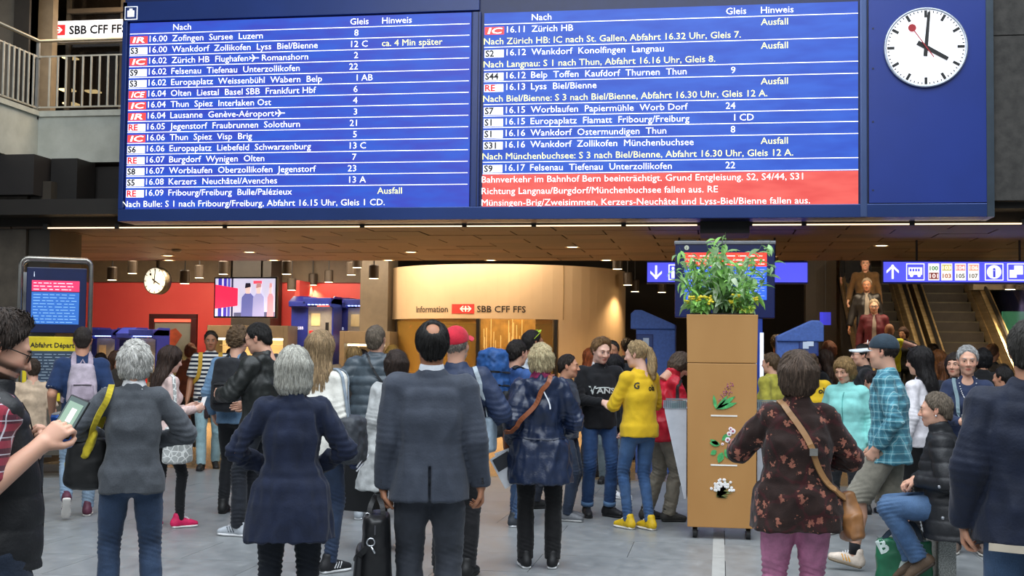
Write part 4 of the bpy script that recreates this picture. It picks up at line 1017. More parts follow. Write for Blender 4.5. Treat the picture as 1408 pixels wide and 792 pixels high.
# ================================================================= FIGURE BUILDER
# every figure is modelled in its own frame: x = its right hand side, y = forward, z = up, 1.75 m tall, then scaled on its root
F32 = np.float32
class Field:
    def __init__(s, lo, hi, v):
        s.v = v; s.lo = np.array(lo, F32) - 2*v; s.n = np.maximum(4, np.ceil((np.array(hi)+2*v-s.lo)/v).astype(int)+1)
        s.ax = [s.lo[i] + v*np.arange(s.n[i], dtype=F32) for i in range(3)]
        s.D = np.full(tuple(s.n), .3, F32)
    def sub(s, lo, hi):
        a = np.clip(np.floor((np.array(lo)-s.lo)/s.v).astype(int), 0, s.n-1); b = np.clip(np.ceil((np.array(hi)-s.lo)/s.v).astype(int)+1, 1, s.n)
        if (b <= a).any(): return None, None
        sl = tuple(slice(i, j) for i, j in zip(a, b))
        return sl, (s.ax[0][sl[0]][:, None, None], s.ax[1][sl[1]][None, :, None], s.ax[2][sl[2]][None, None, :])
    def put(s, sl, d, k, op):
        D = s.D[sl]
        if op == 'U':
            if k > 0:
                h = np.clip(.5+.5*(D-d)/k, 0, 1); s.D[sl] = D + (d-D)*h - k*h*(1-h)
            else: s.D[sl] = np.minimum(D, d)
        elif op == 'S':
            d = -d
            if k > 0:
                h = np.clip(.5-.5*(D-d)/k, 0, 1); s.D[sl] = D + (d-D)*h + k*h*(1-h)
            else: s.D[sl] = np.maximum(D, d)
    def limb(s, pts, r, side=None, k=.02, op='U', cap=1.0, exp=2.0):
        "chain of tapered ellipses: r = radius or (across, through) per point; side = across direction(s)"
        pts = [np.array(p, float) for p in pts]; n = len(pts)
        rs = [(q, q) if np.isscalar(q) else q for q in (r if isinstance(r, (list,)) else [r]*n)]
        mr = max(max(q) for q in rs) + k + 2*s.v
        allp = np.array(pts); sl, (X, Y, Z) = s.sub(allp.min(0)-mr, allp.max(0)+mr) if s.sub(allp.min(0)-mr, allp.max(0)+mr)[0] is not None else (None, (0, 0, 0))
        if sl is None: return s
        best = None
        for i in range(max(1, n-1)):
            a = pts[i]; b = pts[min(i+1, n-1)]; ab = b-a; L = np.linalg.norm(ab)
            if L < 1e-6: u = np.array((0, 0, 1.)); L = 1e-6
            else: u = ab/L
            sd = np.array(side[i] if isinstance(side, list) else (side if side is not None else (1, 0, 0)), float)
            sd = sd-u*sd.dot(u)
            if np.linalg.norm(sd) < 1e-3: sd = np.array((0, 1., 0))-u*u[1]
            sd /= np.linalg.norm(sd); fr = np.cross(u, sd)
            px, py, pz = X-F32(a[0]), Y-F32(a[1]), Z-F32(a[2])
            t = (px*F32(u[0])+py*F32(u[1])+pz*F32(u[2])); tc = np.clip(t, 0, L); w = tc/F32(L); over = t-tc
            ra, rb = rs[i], rs[min(i+1, n-1)]
            rx = F32(ra[0])+w*F32(rb[0]-ra[0]); ry = F32(ra[1])+w*F32(rb[1]-ra[1])
            ss = np.abs(px*F32(sd[0])+py*F32(sd[1])+pz*F32(sd[2]))/rx; ff = np.abs(px*F32(fr[0])+py*F32(fr[1])+pz*F32(fr[2]))/ry
            m_ = np.minimum(rx, ry); oo = over/(m_*F32(cap))
            if exp == 2.0: e = np.sqrt(ss*ss+ff*ff+oo*oo)
            else: e = (ss**exp+ff**exp+np.abs(oo)**exp)**F32(1/exp)
            d = (e-1)*m_
            best = d if best is None else np.minimum(best, d)
        s.put(sl, best.astype(F32), k, op); return s
    def ell(s, c, r, k=.02, op='U', R=None):
        "ellipsoid, optionally turned by the 3x3 matrix R"
        r = (r, r, r) if np.isscalar(r) else r; mr = max(r)+k+2*s.v; c = np.array(c, float)
        sl, g = s.sub(c-mr, c+mr)
        if sl is None: return s
        X, Y, Z = g[0]-F32(c[0]), g[1]-F32(c[1]), g[2]-F32(c[2])
        if R is not None: X, Y, Z = [X*F32(R[0][i])+Y*F32(R[1][i])+Z*F32(R[2][i]) for i in range(3)]
        e = np.sqrt((X/r[0])**2+(Y/r[1])**2+(Z/r[2])**2); s.put(sl, ((e-1)*min(r)).astype(F32), k, op); return s
    def cut(s, p, n, k=.004):
        "keep the side the normal n points away from"
        n = np.array(n, float); n /= np.linalg.norm(n)
        d = (s.ax[0][:, None, None]-p[0])*n[0]+(s.ax[1][None, :, None]-p[1])*n[1]+(s.ax[2][None, None, :]-p[2])*n[2]
        s.put((slice(None),)*3, -d.astype(F32), k, 'S'); return s
    def mesh(s):
        "surface nets"
        D = s.D; D[0] = D[-1] = .3; D[:, 0] = D[:, -1] = .3; D[:, :, 0] = D[:, :, -1] = .3
        I = D < 0; nx, ny, nz = D.shape
        cnt = np.zeros((nx-1, ny-1, nz-1), np.int8)
        for a in (0, 1):
            for b in (0, 1):
                for c in (0, 1): cnt += I[a:nx-1+a, b:ny-1+b, c:nz-1+c]
        act = (cnt > 0) & (cnt < 8); idx = np.full(act.shape, -1, np.int32); ids = np.argwhere(act)
        if len(ids) == 0: return np.zeros((0, 3)), np.zeros((0, 4), int)
        idx[act] = np.arange(len(ids)); i, j, k = ids.T
        acc = np.zeros((len(ids), 3), F32); num = np.zeros(len(ids), F32)
        cor = {(a, b, c): D[i+a, j+b, k+c] for a in (0, 1) for b in (0, 1) for c in (0, 1)}
        for a in cor:
            for ax in range(3):
                if a[ax] == 0:
                    b = list(a); b[ax] = 1; b = tuple(b); da, db = cor[a], cor[b]; m_ = (da < 0) != (db < 0)
                    t = np.where(m_, da/np.where(m_, da-db, 1), 0)
                    for q in range(3): acc[:, q] += np.where(m_, a[q] + (t if q == ax else 0), 0)
                    num += m_
        V = (ids + acc/num[:, None])*s.v + s.lo
        Q = []
        for ax in range(3):
            o1, o2 = [(1, 2), (2, 0), (0, 1)][ax]
            A = np.moveaxis(I, (ax, o1, o2), (0, 1, 2)); G = np.moveaxis(idx, (ax, o1, o2), (0, 1, 2))
            ch = A[:-1, 1:-1, 1:-1] != A[1:, 1:-1, 1:-1]; e = np.argwhere(ch)
            if len(e) == 0: continue
            x, y, z = e[:, 0], e[:, 1]+1, e[:, 2]+1
            q = np.stack([G[x, y-1, z-1], G[x, y, z-1], G[x, y, z], G[x, y-1, z]], 1)
            fl_ = ~A[x, y, z]; q[fl_] = q[fl_][:, ::-1]; Q.append(q)
        return V.astype(float), np.concatenate(Q)

# cheap value noise for folds
_rn = np.random.RandomState(11).rand(4096).astype(F32)*2-1
def vnoise(P):
    Pi = np.floor(P).astype(np.int64); f = P-Pi; f = f*f*(3-2*f); out = 0
    for a in (0, 1):
        for b in (0, 1):
            for c in (0, 1):
                h = ((Pi[:, 0]+a)*73856093 ^ (Pi[:, 1]+b)*19349663 ^ (Pi[:, 2]+c)*83492791) & 4095
                w = (f[:, 0] if a else 1-f[:, 0])*(f[:, 1] if b else 1-f[:, 1])*(f[:, 2] if c else 1-f[:, 2]); out = out + _rn[h]*w
    return out
def field_obj(name, F, mat, parent, disp=None, smoothit=1, extra=None, color=None):
    V, Q = F.mesh() if isinstance(F, Field) else F
    if extra is not None:
        for V2, Q2 in extra: Q = np.concatenate([Q, Q2+len(V)]); V = np.concatenate([V, V2])
    me = bpy.data.meshes.new(name); nq = len(Q)
    me.vertices.add(len(V)); me.loops.add(nq*4); me.polygons.add(nq)
    me.vertices.foreach_set('co', V.ravel()); me.loops.foreach_set('vertex_index', Q.astype(np.int32).ravel())
    me.polygons.foreach_set('loop_start', np.arange(0, nq*4, 4, dtype=np.int32))
    me.update(calc_edges=True)
    if disp is not None and len(V):
        N = np.empty(len(V)*3); me.vertices.foreach_get('normal', N); N = N.reshape(-1, 3)
        V = V + N*disp(V)[:, None]; me.vertices.foreach_set('co', V.ravel()); me.update()
    me.polygons.foreach_set('use_smooth', np.ones(nq, bool))
    if color is not None:
        C = color(V); at = me.color_attributes.new('tint', 'FLOAT_COLOR', 'POINT'); at.data.foreach_set('color', np.concatenate([C, np.ones((len(V), 1))], 1).ravel())
    me.materials.append(mat); return link(bpy.data.objects.new(name, me), parent)
def cloth_disp(amp=.006, f=(9, 9, 7), seed=0, quilt=0, qp=.07, fine=.35):
    def fn(V):
        P = V*np.array(f)+seed*7.3; n = 1-np.abs(vnoise(P)+.35*vnoise(P*2.1)); d = (n-.75)*amp*1.6 + fine*amp*vnoise(P*3.3)
        if quilt: d = d*.5 + quilt*(np.sqrt(np.abs(np.sin(V[:, 2]*PI/qp)))-.75)
        return d
    return fn

# ------------------------------------------------------------ materials for people
def skin_mat():
    if 'skin' not in MATS:
        nb = NB('skin'); nb.set(.5, 0, .35); a = nb.node('ShaderNodeVertexColor'); a.layer_name = 'tint'
        nb.link(a.outputs[0], nb.b.inputs['Base Color']); nb.b.inputs['Subsurface Weight'].default_value = .12; nb.b.inputs['Subsurface Radius'].default_value = (.02, .008, .004); MATS['skin'] = nb.m
    return MATS['skin']
def cloth(c, rough=.85, var=.10, kind='plain', c2=None, c3=None, sc=1.0, bump=.25):
    k = ('cloth', c, rough, var, kind, c2, c3, sc)
    if k in MATS: return MATS[k]
    nb = NB('cloth'); nb.set(rough, 0, .3 if rough > .6 else .5); nb.b.inputs['Sheen Weight'].default_value = .12 if rough > .6 else 0
    n = nb.noise(14*sc, 4); big = nb.noise(3, 2)
    base = nb.ramp(n, [(.3, dark(c, 1-var)), (.7, dark(c, 1+var))])
    sep = nb.node('ShaderNodeSeparateXYZ'); nb.link(nb.coord(), sep.inputs[0]); X_, Y_, Z_ = sep.outputs
    def band(ax, period, duty, ph=0.0):
        v = nb.math('FRACT', nb.math('ADD', nb.math('DIVIDE', ax, period), 10.0+ph)); return nb.math('LESS_THAN', v, duty)
    if kind == 'heather': base = nb.mix(nb.noise(160, 2), base, c2 or dark(c, 1.5))
    if kind == 'stripes': base = nb.mix(band(Z_, .052*sc, .5), base, c2)
    if kind == 'plaid':
        base = nb.mix(nb.math('MULTIPLY', band(Z_, .085*sc, .45), .6), base, c2); base = nb.mix(nb.math('MULTIPLY', band(nb.math('ADD', X_, Y_), .08*sc, .45), .6), base, c2)
        base = nb.mix(nb.math('MULTIPLY', band(Z_, .085*sc, .07, .4), .75), base, c3); base = nb.mix(nb.math('MULTIPLY', band(nb.math('ADD', X_, Y_), .08*sc, .07, .4), .75), base, c3)
    if kind == 'denim':
        base = nb.mix(nb.math('MULTIPLY', nb.ramp(big, [(.4, '000000'), (.65, 'FFFFFF')]), .45), base, c2 or dark(c, 1.5)); base = nb.mix(.15, base, nb.ramp(nb.noise(220, 1), [(.3, '000000'), (.7, 'FFFFFF')]), 'OVERLAY')
    if kind == 'floral':
        v = nb.node('ShaderNodeTexVoronoi'); v.inputs['Scale'].default_value = 11*sc; nb.link(nb.coord(), v.inputs['Vector'])
        w = nb.math('ADD', v.outputs['Distance'], nb.math('MULTIPLY', nb.math('SUBTRACT', nb.noise(60, 4), .5), 1.3))
        base = nb.mix(nb.ramp(w, [(.20, 'FFFFFF'), (.27, '000000')]), base, c2)
        v2 = nb.node('ShaderNodeTexVoronoi', feature='DISTANCE_TO_EDGE'); v2.inputs['Scale'].default_value = 5.5; nb.link(nb.coord(), v2.inputs['Vector'])
        w2 = nb.math('ADD', v2.outputs['Distance'], nb.math('MULTIPLY', nb.math('SUBTRACT', nb.noise(18, 3), .5), .25))
        base = nb.mix(nb.ramp(w2, [(.0, '999999'), (.06, '000000')]), base, c3)
    if kind == 'print':
        v = nb.node('ShaderNodeTexVoronoi', feature='DISTANCE_TO_EDGE'); v.inputs['Scale'].default_value = 22*sc; nb.link(nb.coord(), v.inputs['Vector'])
        base = nb.mix(nb.ramp(v.outputs['Distance'], [(.05, 'FFFFFF'), (.09, '000000')]), base, c2)
    nb.base(base)
    wv = nb.noise(90*sc, 3); sm = nb.noise(11, 4)
    nb.bump(nb.math('ADD', nb.math('MULTIPLY', wv, .5), nb.math('MULTIPLY', sm, .8)), bump*1.15, .012); MATS[k] = nb.m; return nb.m
def hair_mat(c, shine=.45):
    k = ('hair', c)
    if k not in MATS:
        nb = NB('hair'); nb.set(shine, 0, .35); n = nb.noise(1, 5, nb.mapping((120, 120, 12)), .75); n2 = nb.noise(9, 2, nb.mapping((1, 1, .5)))
        a = nb.ramp(n, [(.28, dark(c, .65)), (.52, dark(c, 1.1)), (.72, dark(c, 1.45))]); vc = nb.node('ShaderNodeVertexColor'); vc.layer_name = 'tint'; nb.base(nb.mix(.85, nb.mix(nb.math('MULTIPLY', n2, .3), a, dark(c, .72)), vc.outputs[0], 'MULTIPLY')); nb.bump(n, .8, .012); MATS[k] = nb.m
    return MATS[k]
SKINS = {'fair': (.86, .66, .56), 'mid': (.78, .57, .46), 'tan': (.66, .46, .35), 'pale': (.90, .72, .64)}

def ik(a, b, l1, l2, pole):
    a, b, pole = np.array(a, float), np.array(b, float), np.array(pole, float); d = b-a; L = np.linalg.norm(d)
    if L > (l1+l2)*.998: b = a+d/L*(l1+l2)*.998; d = b-a; L = np.linalg.norm(d)
    u = d/L; pole = pole-u*pole.dot(u); pole /= max(1e-6, np.linalg.norm(pole)); x = (l1*l1-l2*l2+L*L)/(2*L); h = math.sqrt(max(0, l1*l1-x*x))
    return a+u*x+pole*h, b
def rot(yaw=0, pitch=0, roll=0):
    "yaw: + turns to the figure's left; pitch: + looks down; roll: + tips to its right"
    return np.array(Matrix.Rotation(math.radians(yaw), 3, 'Z') @ Matrix.Rotation(-math.radians(pitch), 3, 'X') @ Matrix.Rotation(math.radians(roll), 3, 'Y'))

_shoe = {}
def shoe_mesh(style):
    if style not in _shoe:
        v = .007; f = Field((-.06, -.1, 0), (.06, .2, .13), v)
        f.limb([(0, -.055, .045), (0, .02, .05), (0, .10, .043), (0, .155, .034)], [(.034, .042), (.036, .05), (.040, .036), (.034, .026)], (1, 0, 0), .03)
        f.limb([(0, -.03, .05), (0, -.025, .115 if style != 'boot' else .14)], [.038, .036], k=.03)
        f.cut((0, 0, .016), (0, 0, -1)); V, Q = f.mesh()
        g = Field((-.06, -.1, 0), (.06, .21, .04), v); g.limb([(0, -.058, .013), (0, .04, .013), (0, .11, .013), (0, .160, .015)], [(.037, .016), (.036, .016), (.044, .016), (.036, .015)], (1, 0, 0), .02)
        g.cut((0, 0, .0), (0, 0, -1)); V2, Q2 = g.mesh()
        mb = MB()
        for i in range(5):
            y = .045+.017*i; z = .105-.0075*i-.0012*i*i; mb.tube([(-.020, y, z-.012), (-.008, y, z+.002), (.010, y+.006, z+.002), (.020, y+.004, z-.012)], .0035, 5)
        st_ = MB()
        for i in range(3):
            for sx in (-1, 1): st_.tube([(sx*.036, .015+.022*i, .035), (sx*.034, .028+.022*i, .058), (sx*.026, .040+.022*i, .075)], .005, 5)
        _shoe[style] = ((V, Q), (V2, Q2), mb, st_)
    return _shoe[style]
_shm = {}
def add_shoe(root, ank, yaw, pitch, style, up, sole, stripe=None, lace=None, lift=0):
    A, B, mb, st_ = shoe_mesh(style); key = (style, up, sole)
    if key not in _shm:
        o = field_obj('shoe', A, cloth(up, .6), root); s_ = field_obj('sole', B, plain(sole, .6), o); _shm[key] = (o.data, s_.data)
    else: o = link(bpy.data.objects.new('shoe', _shm[key][0]), root); link(bpy.data.objects.new('sole', _shm[key][1]), o)
    if lace: mb.build('laces', plain(lace, .7), o)
    if stripe: st_.build('side_stripes', plain(stripe, .6), o)
    M = Matrix.Translation(Vector(ank)) @ Matrix.Rotation(yaw, 4, 'Z') @ Matrix.Rotation(pitch, 4, 'X') @ Matrix.Translation((0, .0, -.085))
    o.matrix_local = M; return o

def spline(P, n=6):
    P = [Vector(p) for p in P]; out = []
    for i in range(len(P)-1):
        a, b, c, d = P[max(i-1, 0)], P[i], P[i+1], P[min(i+2, len(P)-1)]
        for j in range(n):
            t = j/n; out.append(.5*((2*b)+(c-a)*t+(2*a-5*b+4*c-d)*t*t+(-a+3*b-3*c+d)*t*t*t))
    out.append(P[-1]); return out
def bvh_of(objs):
    V = []; P = []
    for o in objs:
        n = len(V); V += [o.matrix_local @ v.co if False else v.co.copy() for v in o.data.vertices]; P += [[i+n for i in p.vertices] for p in o.data.polygons]
    return BVHTree.FromPolygons(V, P)
def strap(name, pts, w, mat, parent, on=None, th=.005, off=.006, snap=None, n=6):
    "flat band along pts; where snap, laid onto the clothes"
    P = spline(pts, n); nr = []
    if on:
        t = on if not isinstance(on, (list, tuple)) else bvh_of(on); Q = []
        for i, p in enumerate(P):
            loc, nn, _, dist = t.find_nearest(p, .12)
            if loc is not None and (snap is None or snap(p)): Q.append(loc+nn*off); nr.append(nn)
            else: Q.append(p); nr.append(None)
        P = Q
        for i in range(1, len(P)-1): P[i] = P[i]*.5+(P[i-1]+P[i+1])*.25
        for _ in range(3):
            for i in range(1, len(P)-1): P[i] = P[i]*.4+(P[i-1]+P[i+1])*.3
        for i, p in enumerate(P):
            if nr[i] is None: continue
            loc, nn, _, dist = t.find_nearest(p)
            if loc is not None and (p-loc).dot(nn) < off*.7: P[i] = loc+nn*off*.8
        last_ = next((x for x in nr if x is not None), Vector((0, -1, 0)))
        for i in range(len(nr)):
            if nr[i] is None: nr[i] = last_
            last_ = nr[i]
        for _ in range(3): nr = [nr[0]]+[(nr[i-1]+nr[i]*2+nr[i+1]).normalized() for i in range(1, len(nr)-1)]+[nr[-1]]
    else: nr = [None]*len(P)
    last = next((x for x in nr if x is not None), Vector((0, -1, 0))); v = []; f = []; N = len(P)
    for i, p in enumerate(P):
        if nr[i] is not None: last = nr[i]
        t = (P[min(i+1, N-1)]-P[max(i-1, 0)]).normalized(); s_ = t.cross(last)
        s_ = s_.normalized() if s_.length > 1e-4 else Vector((1, 0, 0)); o = s_.cross(t).normalized()
        v += [p-s_*w/2-o*th, p+s_*w/2-o*th, p+s_*w/2+o*th, p-s_*w/2+o*th]
    for i in range(N-1):
        for j in range(4): f.append((4*i+j, 4*i+(j+1) % 4, 4*i+4+(j+1) % 4, 4*i+4+j))
    f += [(3, 2, 1, 0), (4*N-4, 4*N-3, 4*N-2, 4*N-1)]
    return meshob(name, v, f, mat, parent)

def head_fields(S, v, skin):
    "returns body-head field pieces in head coordinates (centre between the ears, chin at -.115, crown +.115)"
    f = Field((-.11, -.13, -.24), (.11, .14, .13), v); fem = S.get('sex') == 'f'
    f.ell((0, -.016, .030), (.074, .094, .086), .0)
    f.ell((0, .018, -.020), (.061, .072, .086), .03)
    f.ell((0, .028, -.075), (.044 if fem else .050, .050, .038), .03); f.ell((0, .066, -.097), (.018, .016, .015), .022)
    f.limb([(-.034, .076, .026), (0, .084, .024), (.034, .076, .026)], .010, k=.018)
    for sx in (-1, 1):
        f.ell((sx*.031, .097, .006), (.017, .014, .011), .012, 'S'); f.ell((sx*.036, .060, -.028), (.024, .026, .022), .022)
        f.ell((sx*.031, .080, .004), (.0135, .010, .0095), .004); f.ell((sx*.031, .0835, .0135), (.0155, .009, .0062), .004); f.ell((sx*.031, .0825, -.0045), (.0145, .008, .0045), .004)
    f.limb([(0, .088, .018), (0, .099, -.004), (0, .111, -.028)], [.007, .0085, .0115], k=.010); f.limb([(-.013, .096, -.033), (.013, .096, -.033)], .0075, k=.008)
    f.limb([(-.021, .081, -.060), (0, .089, -.057), (.021, .081, -.060)], [.004, .0065, .004], k=.006)
    f.limb([(-.018, .081, -.069), (0, .088, -.070), (.018, .081, -.069)], [.004, .0065, .004], k=.006)
    for sx in (-1, 1):
        f.limb([(sx*.073, -.004, -.030), (sx*.079, -.010, -.010), (sx*.081, -.016, .014)], [(.007, .010), (.008, .017), (.007, .017)], (1, 0, 0), .006)
        f.ell((sx*.088, -.006, .002), (.006, .009, .014), .006, 'S')
    nr = .050 if fem else .058
    f.limb([(0, -.022, -.05), (0, -.035, -.12), (0, -.045, -.23)], [(nr, nr), (nr, nr), (nr*1.15, nr*1.1)], k=.03)
    V, Q = f.mesh(); b = np.array(SKINS[skin]); C = np.tile(b, (len(V), 1)).astype(float)
    def blot(c, r, col, a):
        nonlocal C
        w = np.clip(1.3-np.sqrt((((V-np.array(c))/np.array(r))**2).sum(1)), 0, 1)[:, None]*a; C = C*(1-w)+np.array(col)*w
    for sx in (-1, 1): blot((sx*.04, .07, -.03), (.022, .03, .018), b*np.array((1.0, .80, .78)), .5); blot((sx*.08, -.01, 0), (.02, .03, .03), b*np.array((1, .82, .8)), .5); blot((sx*.031, .09, .008), (.02, .02, .011), b*.72, .7)
    blot((0, .11, -.03), (.014, .015, .012), b*np.array((1.02, .8, .78)), .5); blot((0, .088, -.064), (.024, .014, .011), b*np.array((.88, .52, .52)), .9)
    blot((0, .088, -.0645), (.022, .010, .0022), b*.45, .9)
    if S.get('beard'):
        m_ = (V[:, 2] < -.028)*(V[:, 1] > -.02); w = (np.clip((-.028-V[:, 2])/.018, 0, 1)*np.clip((V[:, 1]+.02)/.02, 0, 1)*(np.abs(V[:, 2]+.064) > .0075))[:, None]*.85*np.clip((V[:, 2]+.135)/.02, 0, 1)[:, None]
        C = C*(1-w)+np.array(S['beard'])*w
    return V, Q, np.clip(C, 0, 1)**2.2

def hair_field(style, v, S):
    lo, hi = (-.14, -.17, -.20), (.14, .13, .17)
    if style in ('long', 'longw'): lo = (-.15, -.20, -.42)
    if style == 'pony': lo = (-.12, -.22, -.34)
    f = Field(lo, hi, v); amp = .005
    t = S.get('hv', .012)
    face = lambda y=.052, z=.062, m_=.75: f.cut((0, y, z), (0, 1, -m_), .012)
    if style in ('short', 'crop', 'curly', 'quiff', 'receding', 'balding'):
        tt = {'short': .009, 'crop': .006, 'curly': .022, 'quiff': .014, 'receding': .010, 'balding': .012}[style]
        f.ell((0, -.016, .032), (.075+tt, .095+tt, .087+tt), 0)
        f.limb([(0, -.07, .0), (0, -.082, -.05)], [(.062+tt*.5, .035), (.052, .022+tt*.3)], (1, 0, 0), .03)
        if style == 'quiff': f.limb([(-.035, .030, .104), (.03, .034, .110)], [.022, .023], k=.03)
        f.cut((0, .048 if style != 'receding' else .02, .060), (0, 1, -.55), .010)
        d = np.broadcast_to(.8*(.75*f.ax[1][None, :, None]-f.ax[2][None, None, :]-.006), f.D.shape).astype(F32); f.put((slice(None),)*3, -d, .01, 'S')
        if style == 'balding': f.ell((0, -.082, .118), (.040, .050, .052), .012, 'S')
        amp = {'curly': .010, 'crop': .002}.get(style, .004)
    elif style in ('bob', 'fluffy', 'layer'):
        w = {'bob': .014, 'fluffy': .010, 'layer': .013}[style]; low = {'bob': -.125, 'fluffy': -.085, 'layer': -.085}[style]
        f.ell((0, -.016, .032), (.078+w, .098+w*.9, .089+w*.9), 0)
        f.limb([(0, -.035, .02), (0, -.040, low+.035), (0, -.036, low)], [(.088+w, .075+w), (.088+w*1.1, .062+w), (.072+w*.8, .050+w*.6)], (1, 0, 0), .03, cap=.5)
        f.limb([(0, .075, .085), (0, .085, .035)], [(.05, .016), (.048, .008)], (1, 0, 0), .02) if S.get('fringe') else None
        g = f; d1 = None
        # opening for the face
        f.limb([(0, .13, .028), (0, .13, -.20)], [(.060, .115), (.064, .115)], (1, 0, 0), .012, 'S', cap=.5)
        amp = .008 if style == 'fluffy' else .004
    elif style in ('long', 'longw'):
        f.ell((0, -.016, .032), (.090, .108, .100), 0)
        f.limb([(0, -.04, .02), (0, -.055, -.10), (0, -.095, -.20), (0, -.115, -.36 if style == 'long' else -.38)], [(.095, .075), (.095, .062), (.100, .038), (.062, .020)], (1, 0, 0), .04)
        f.limb([(0, .13, .030), (0, .13, -.25)], [(.058, .110), (.070, .115)], (1, 0, 0), .012, 'S', cap=.5); amp = .008
    elif style == 'pony':
        f.ell((0, -.016, .032), (.085, .105, .097), 0)
        f.cut((0, .050, .055), (0, 1, -.50), .010)
        d = np.broadcast_to(.8*(.35*f.ax[1][None, :, None]-f.ax[2][None, None, :]-.030), f.D.shape).astype(F32); f.put((slice(None),)*3, -d, .01, 'S')
        f.limb([(0, -.105, .035), (0, -.135, .02), (.01, -.145, -.06), (.0, -.140, -.16), (.01, -.14, -.24)], [.022, .028, .038, .034, .012], k=.012); amp = .009
    elif style == 'bun':
        f.ell((0, -.016, .032), (.084, .104, .096), 0); f.cut((0, .050, .055), (0, 1, -.55), .010)
        d = np.broadcast_to(.8*(.6*f.ax[1][None, :, None]-f.ax[2][None, None, :]-.015), f.D.shape).astype(F32); f.put((slice(None),)*3, -d, .01, 'S'); f.ell((0, -.12, .06), .035, .01)
    elif style == 'fringehair':   # ring left under a cap
        f.ell((0, -.016, .022), (.083, .103, .080), 0); f.cut((0, 0, .03), (0, 0, 1)); f.cut((0, .0, .0), (0, 1, -.2), .01)
        d = np.broadcast_to(.8*(.75*f.ax[1][None, :, None]-f.ax[2][None, None, :]-.006), f.D.shape).astype(F32); f.put((slice(None),)*3, -d, .01, 'S')
    sd = S.get('seed', 1)
    def dsp(V):
        if style == 'curly': return amp*(vnoise(V*62+sd)+.5*vnoise(V*110))
        ang = np.arctan2(V[:, 0], -V[:, 1]); P = np.stack([ang*13, V[:, 2]*8, V[:, 1]*14+sd], 1)
        if style in ('fluffy', 'short', 'quiff', 'layer'): P = np.stack([V[:, 0]*48+V[:, 2]*14, V[:, 1]*40, V[:, 2]*20+sd], 1)
        return amp*(1.1*vnoise(P)+.75*vnoise(P*2.1))
    return f, dsp

def strands(o, style, n, rng, sc=1.0):
    "locks of hair lying over the hair surface, joined to it; each lock a narrow ribbon that follows the head and lifts a little"
    me = o.data; nv = len(me.vertices)
    if nv < 10: return
    t = bvh_of([o]); co = np.empty(nv*3); me.vertices.foreach_get('co', co); co = co.reshape(-1, 3)
    if style == 'balding': co = co[((co-np.array((0, -.082, .118)))**2).sum(1) > .058**2]
    pick = rng.randint(0, len(co), n); V = []; F = []; C = []; crown = Vector((.0, -.055, .118)); tailb = Vector((0, -.11, .035))
    for pi in pick:
        p = Vector(co[pi]); r = p-crown; up_ = Vector((0, 0, 1))
        if style == 'pony' and not (p.y < -.10): fl_ = (tailb-p)
        elif style in ('short', 'quiff', 'crop', 'receding', 'balding') and p.y > .0 and p.z > .09: fl_ = Vector((.8, -.15, .3)) if style != 'quiff' else Vector((.5, -.1, .5))
        elif style == 'curly': fl_ = Vector(rng.randn(3))
        else:
            fl_ = Vector((r.x, r.y*.9, min(0, r.z)*1.3-.035))
            if style in ('fluffy',): fl_ = fl_ + Vector(rng.randn(3))*.035
            if style == 'longw': fl_ = fl_ + Vector((.02*math.sin(p.z*60), 0, 0))
        L = {'short': .034, 'crop': .010, 'curly': .03, 'quiff': .036, 'receding': .03, 'balding': .035, 'bob': .075, 'layer': .05, 'fluffy': .045, 'long': .10, 'longw': .09, 'pony': .08, 'bun': .05, 'fringehair': .02}[style]*(.6+.7*rng.rand())
        lift = {'short': .006, 'crop': .002, 'curly': .012, 'quiff': .010, 'fluffy': .011, 'layer': .007, 'bob': .003, 'long': .004, 'longw': .007, 'pony': .004}.get(style, .004)*(.2+rng.rand())
        w = (.0030 if style not in ('bob', 'long', 'longw') else .0042)*sc*(.6+.8*rng.rand()); q = p; c = .62+.75*rng.rand(); base = len(V); k = 4
        for i in range(k+1):
            loc, nn, _, _ = t.find_nearest(q)
            if loc is None: nn = Vector((0, 1, 0)); loc = q
            f_ = fl_-nn*fl_.dot(nn)
            if f_.length < 1e-5: f_ = nn.orthogonal()
            f_.normalize(); s_ = f_.cross(nn); ww = w*(1-.75*(i/k)**2); pt = loc+nn*(.0015+lift*(i/k)**1.3)
            V.append(pt-s_*ww-nn*.0006); V.append(pt+nn*.0012); V.append(pt+s_*ww-nn*.0006); C += [c*(1-.12*i/k)]*3; q = loc+f_*L/k
            if i == k-1 and style in ('fluffy', 'curly', 'layer', 'bob', 'longw'): q = q+nn*.003
        for i in range(k):
            a = base+3*i; F += [(a, a+1, a+4, a+3), (a+1, a+2, a+5, a+4)]
    co = np.empty(nv*3); me.vertices.foreach_get('co', co); V0 = co.reshape(-1, 3); Q0 = np.empty(len(me.loops), np.int32); me.loops.foreach_get('vertex_index', Q0); Q0 = Q0.reshape(-1, 4)
    VV = np.concatenate([V0, np.array([tuple(v) for v in V])]); QQ = np.concatenate([Q0, np.array(F)+nv]); CC = np.concatenate([np.full(nv, .8), np.array(C)])
    mat = me.materials[0]; tmp = field_obj('hair_locks', (VV, QQ), mat, None, color=lambda v_: np.repeat(CC[:, None], 3, 1))
    o.data = tmp.data; bpy.data.objects.remove(tmp)

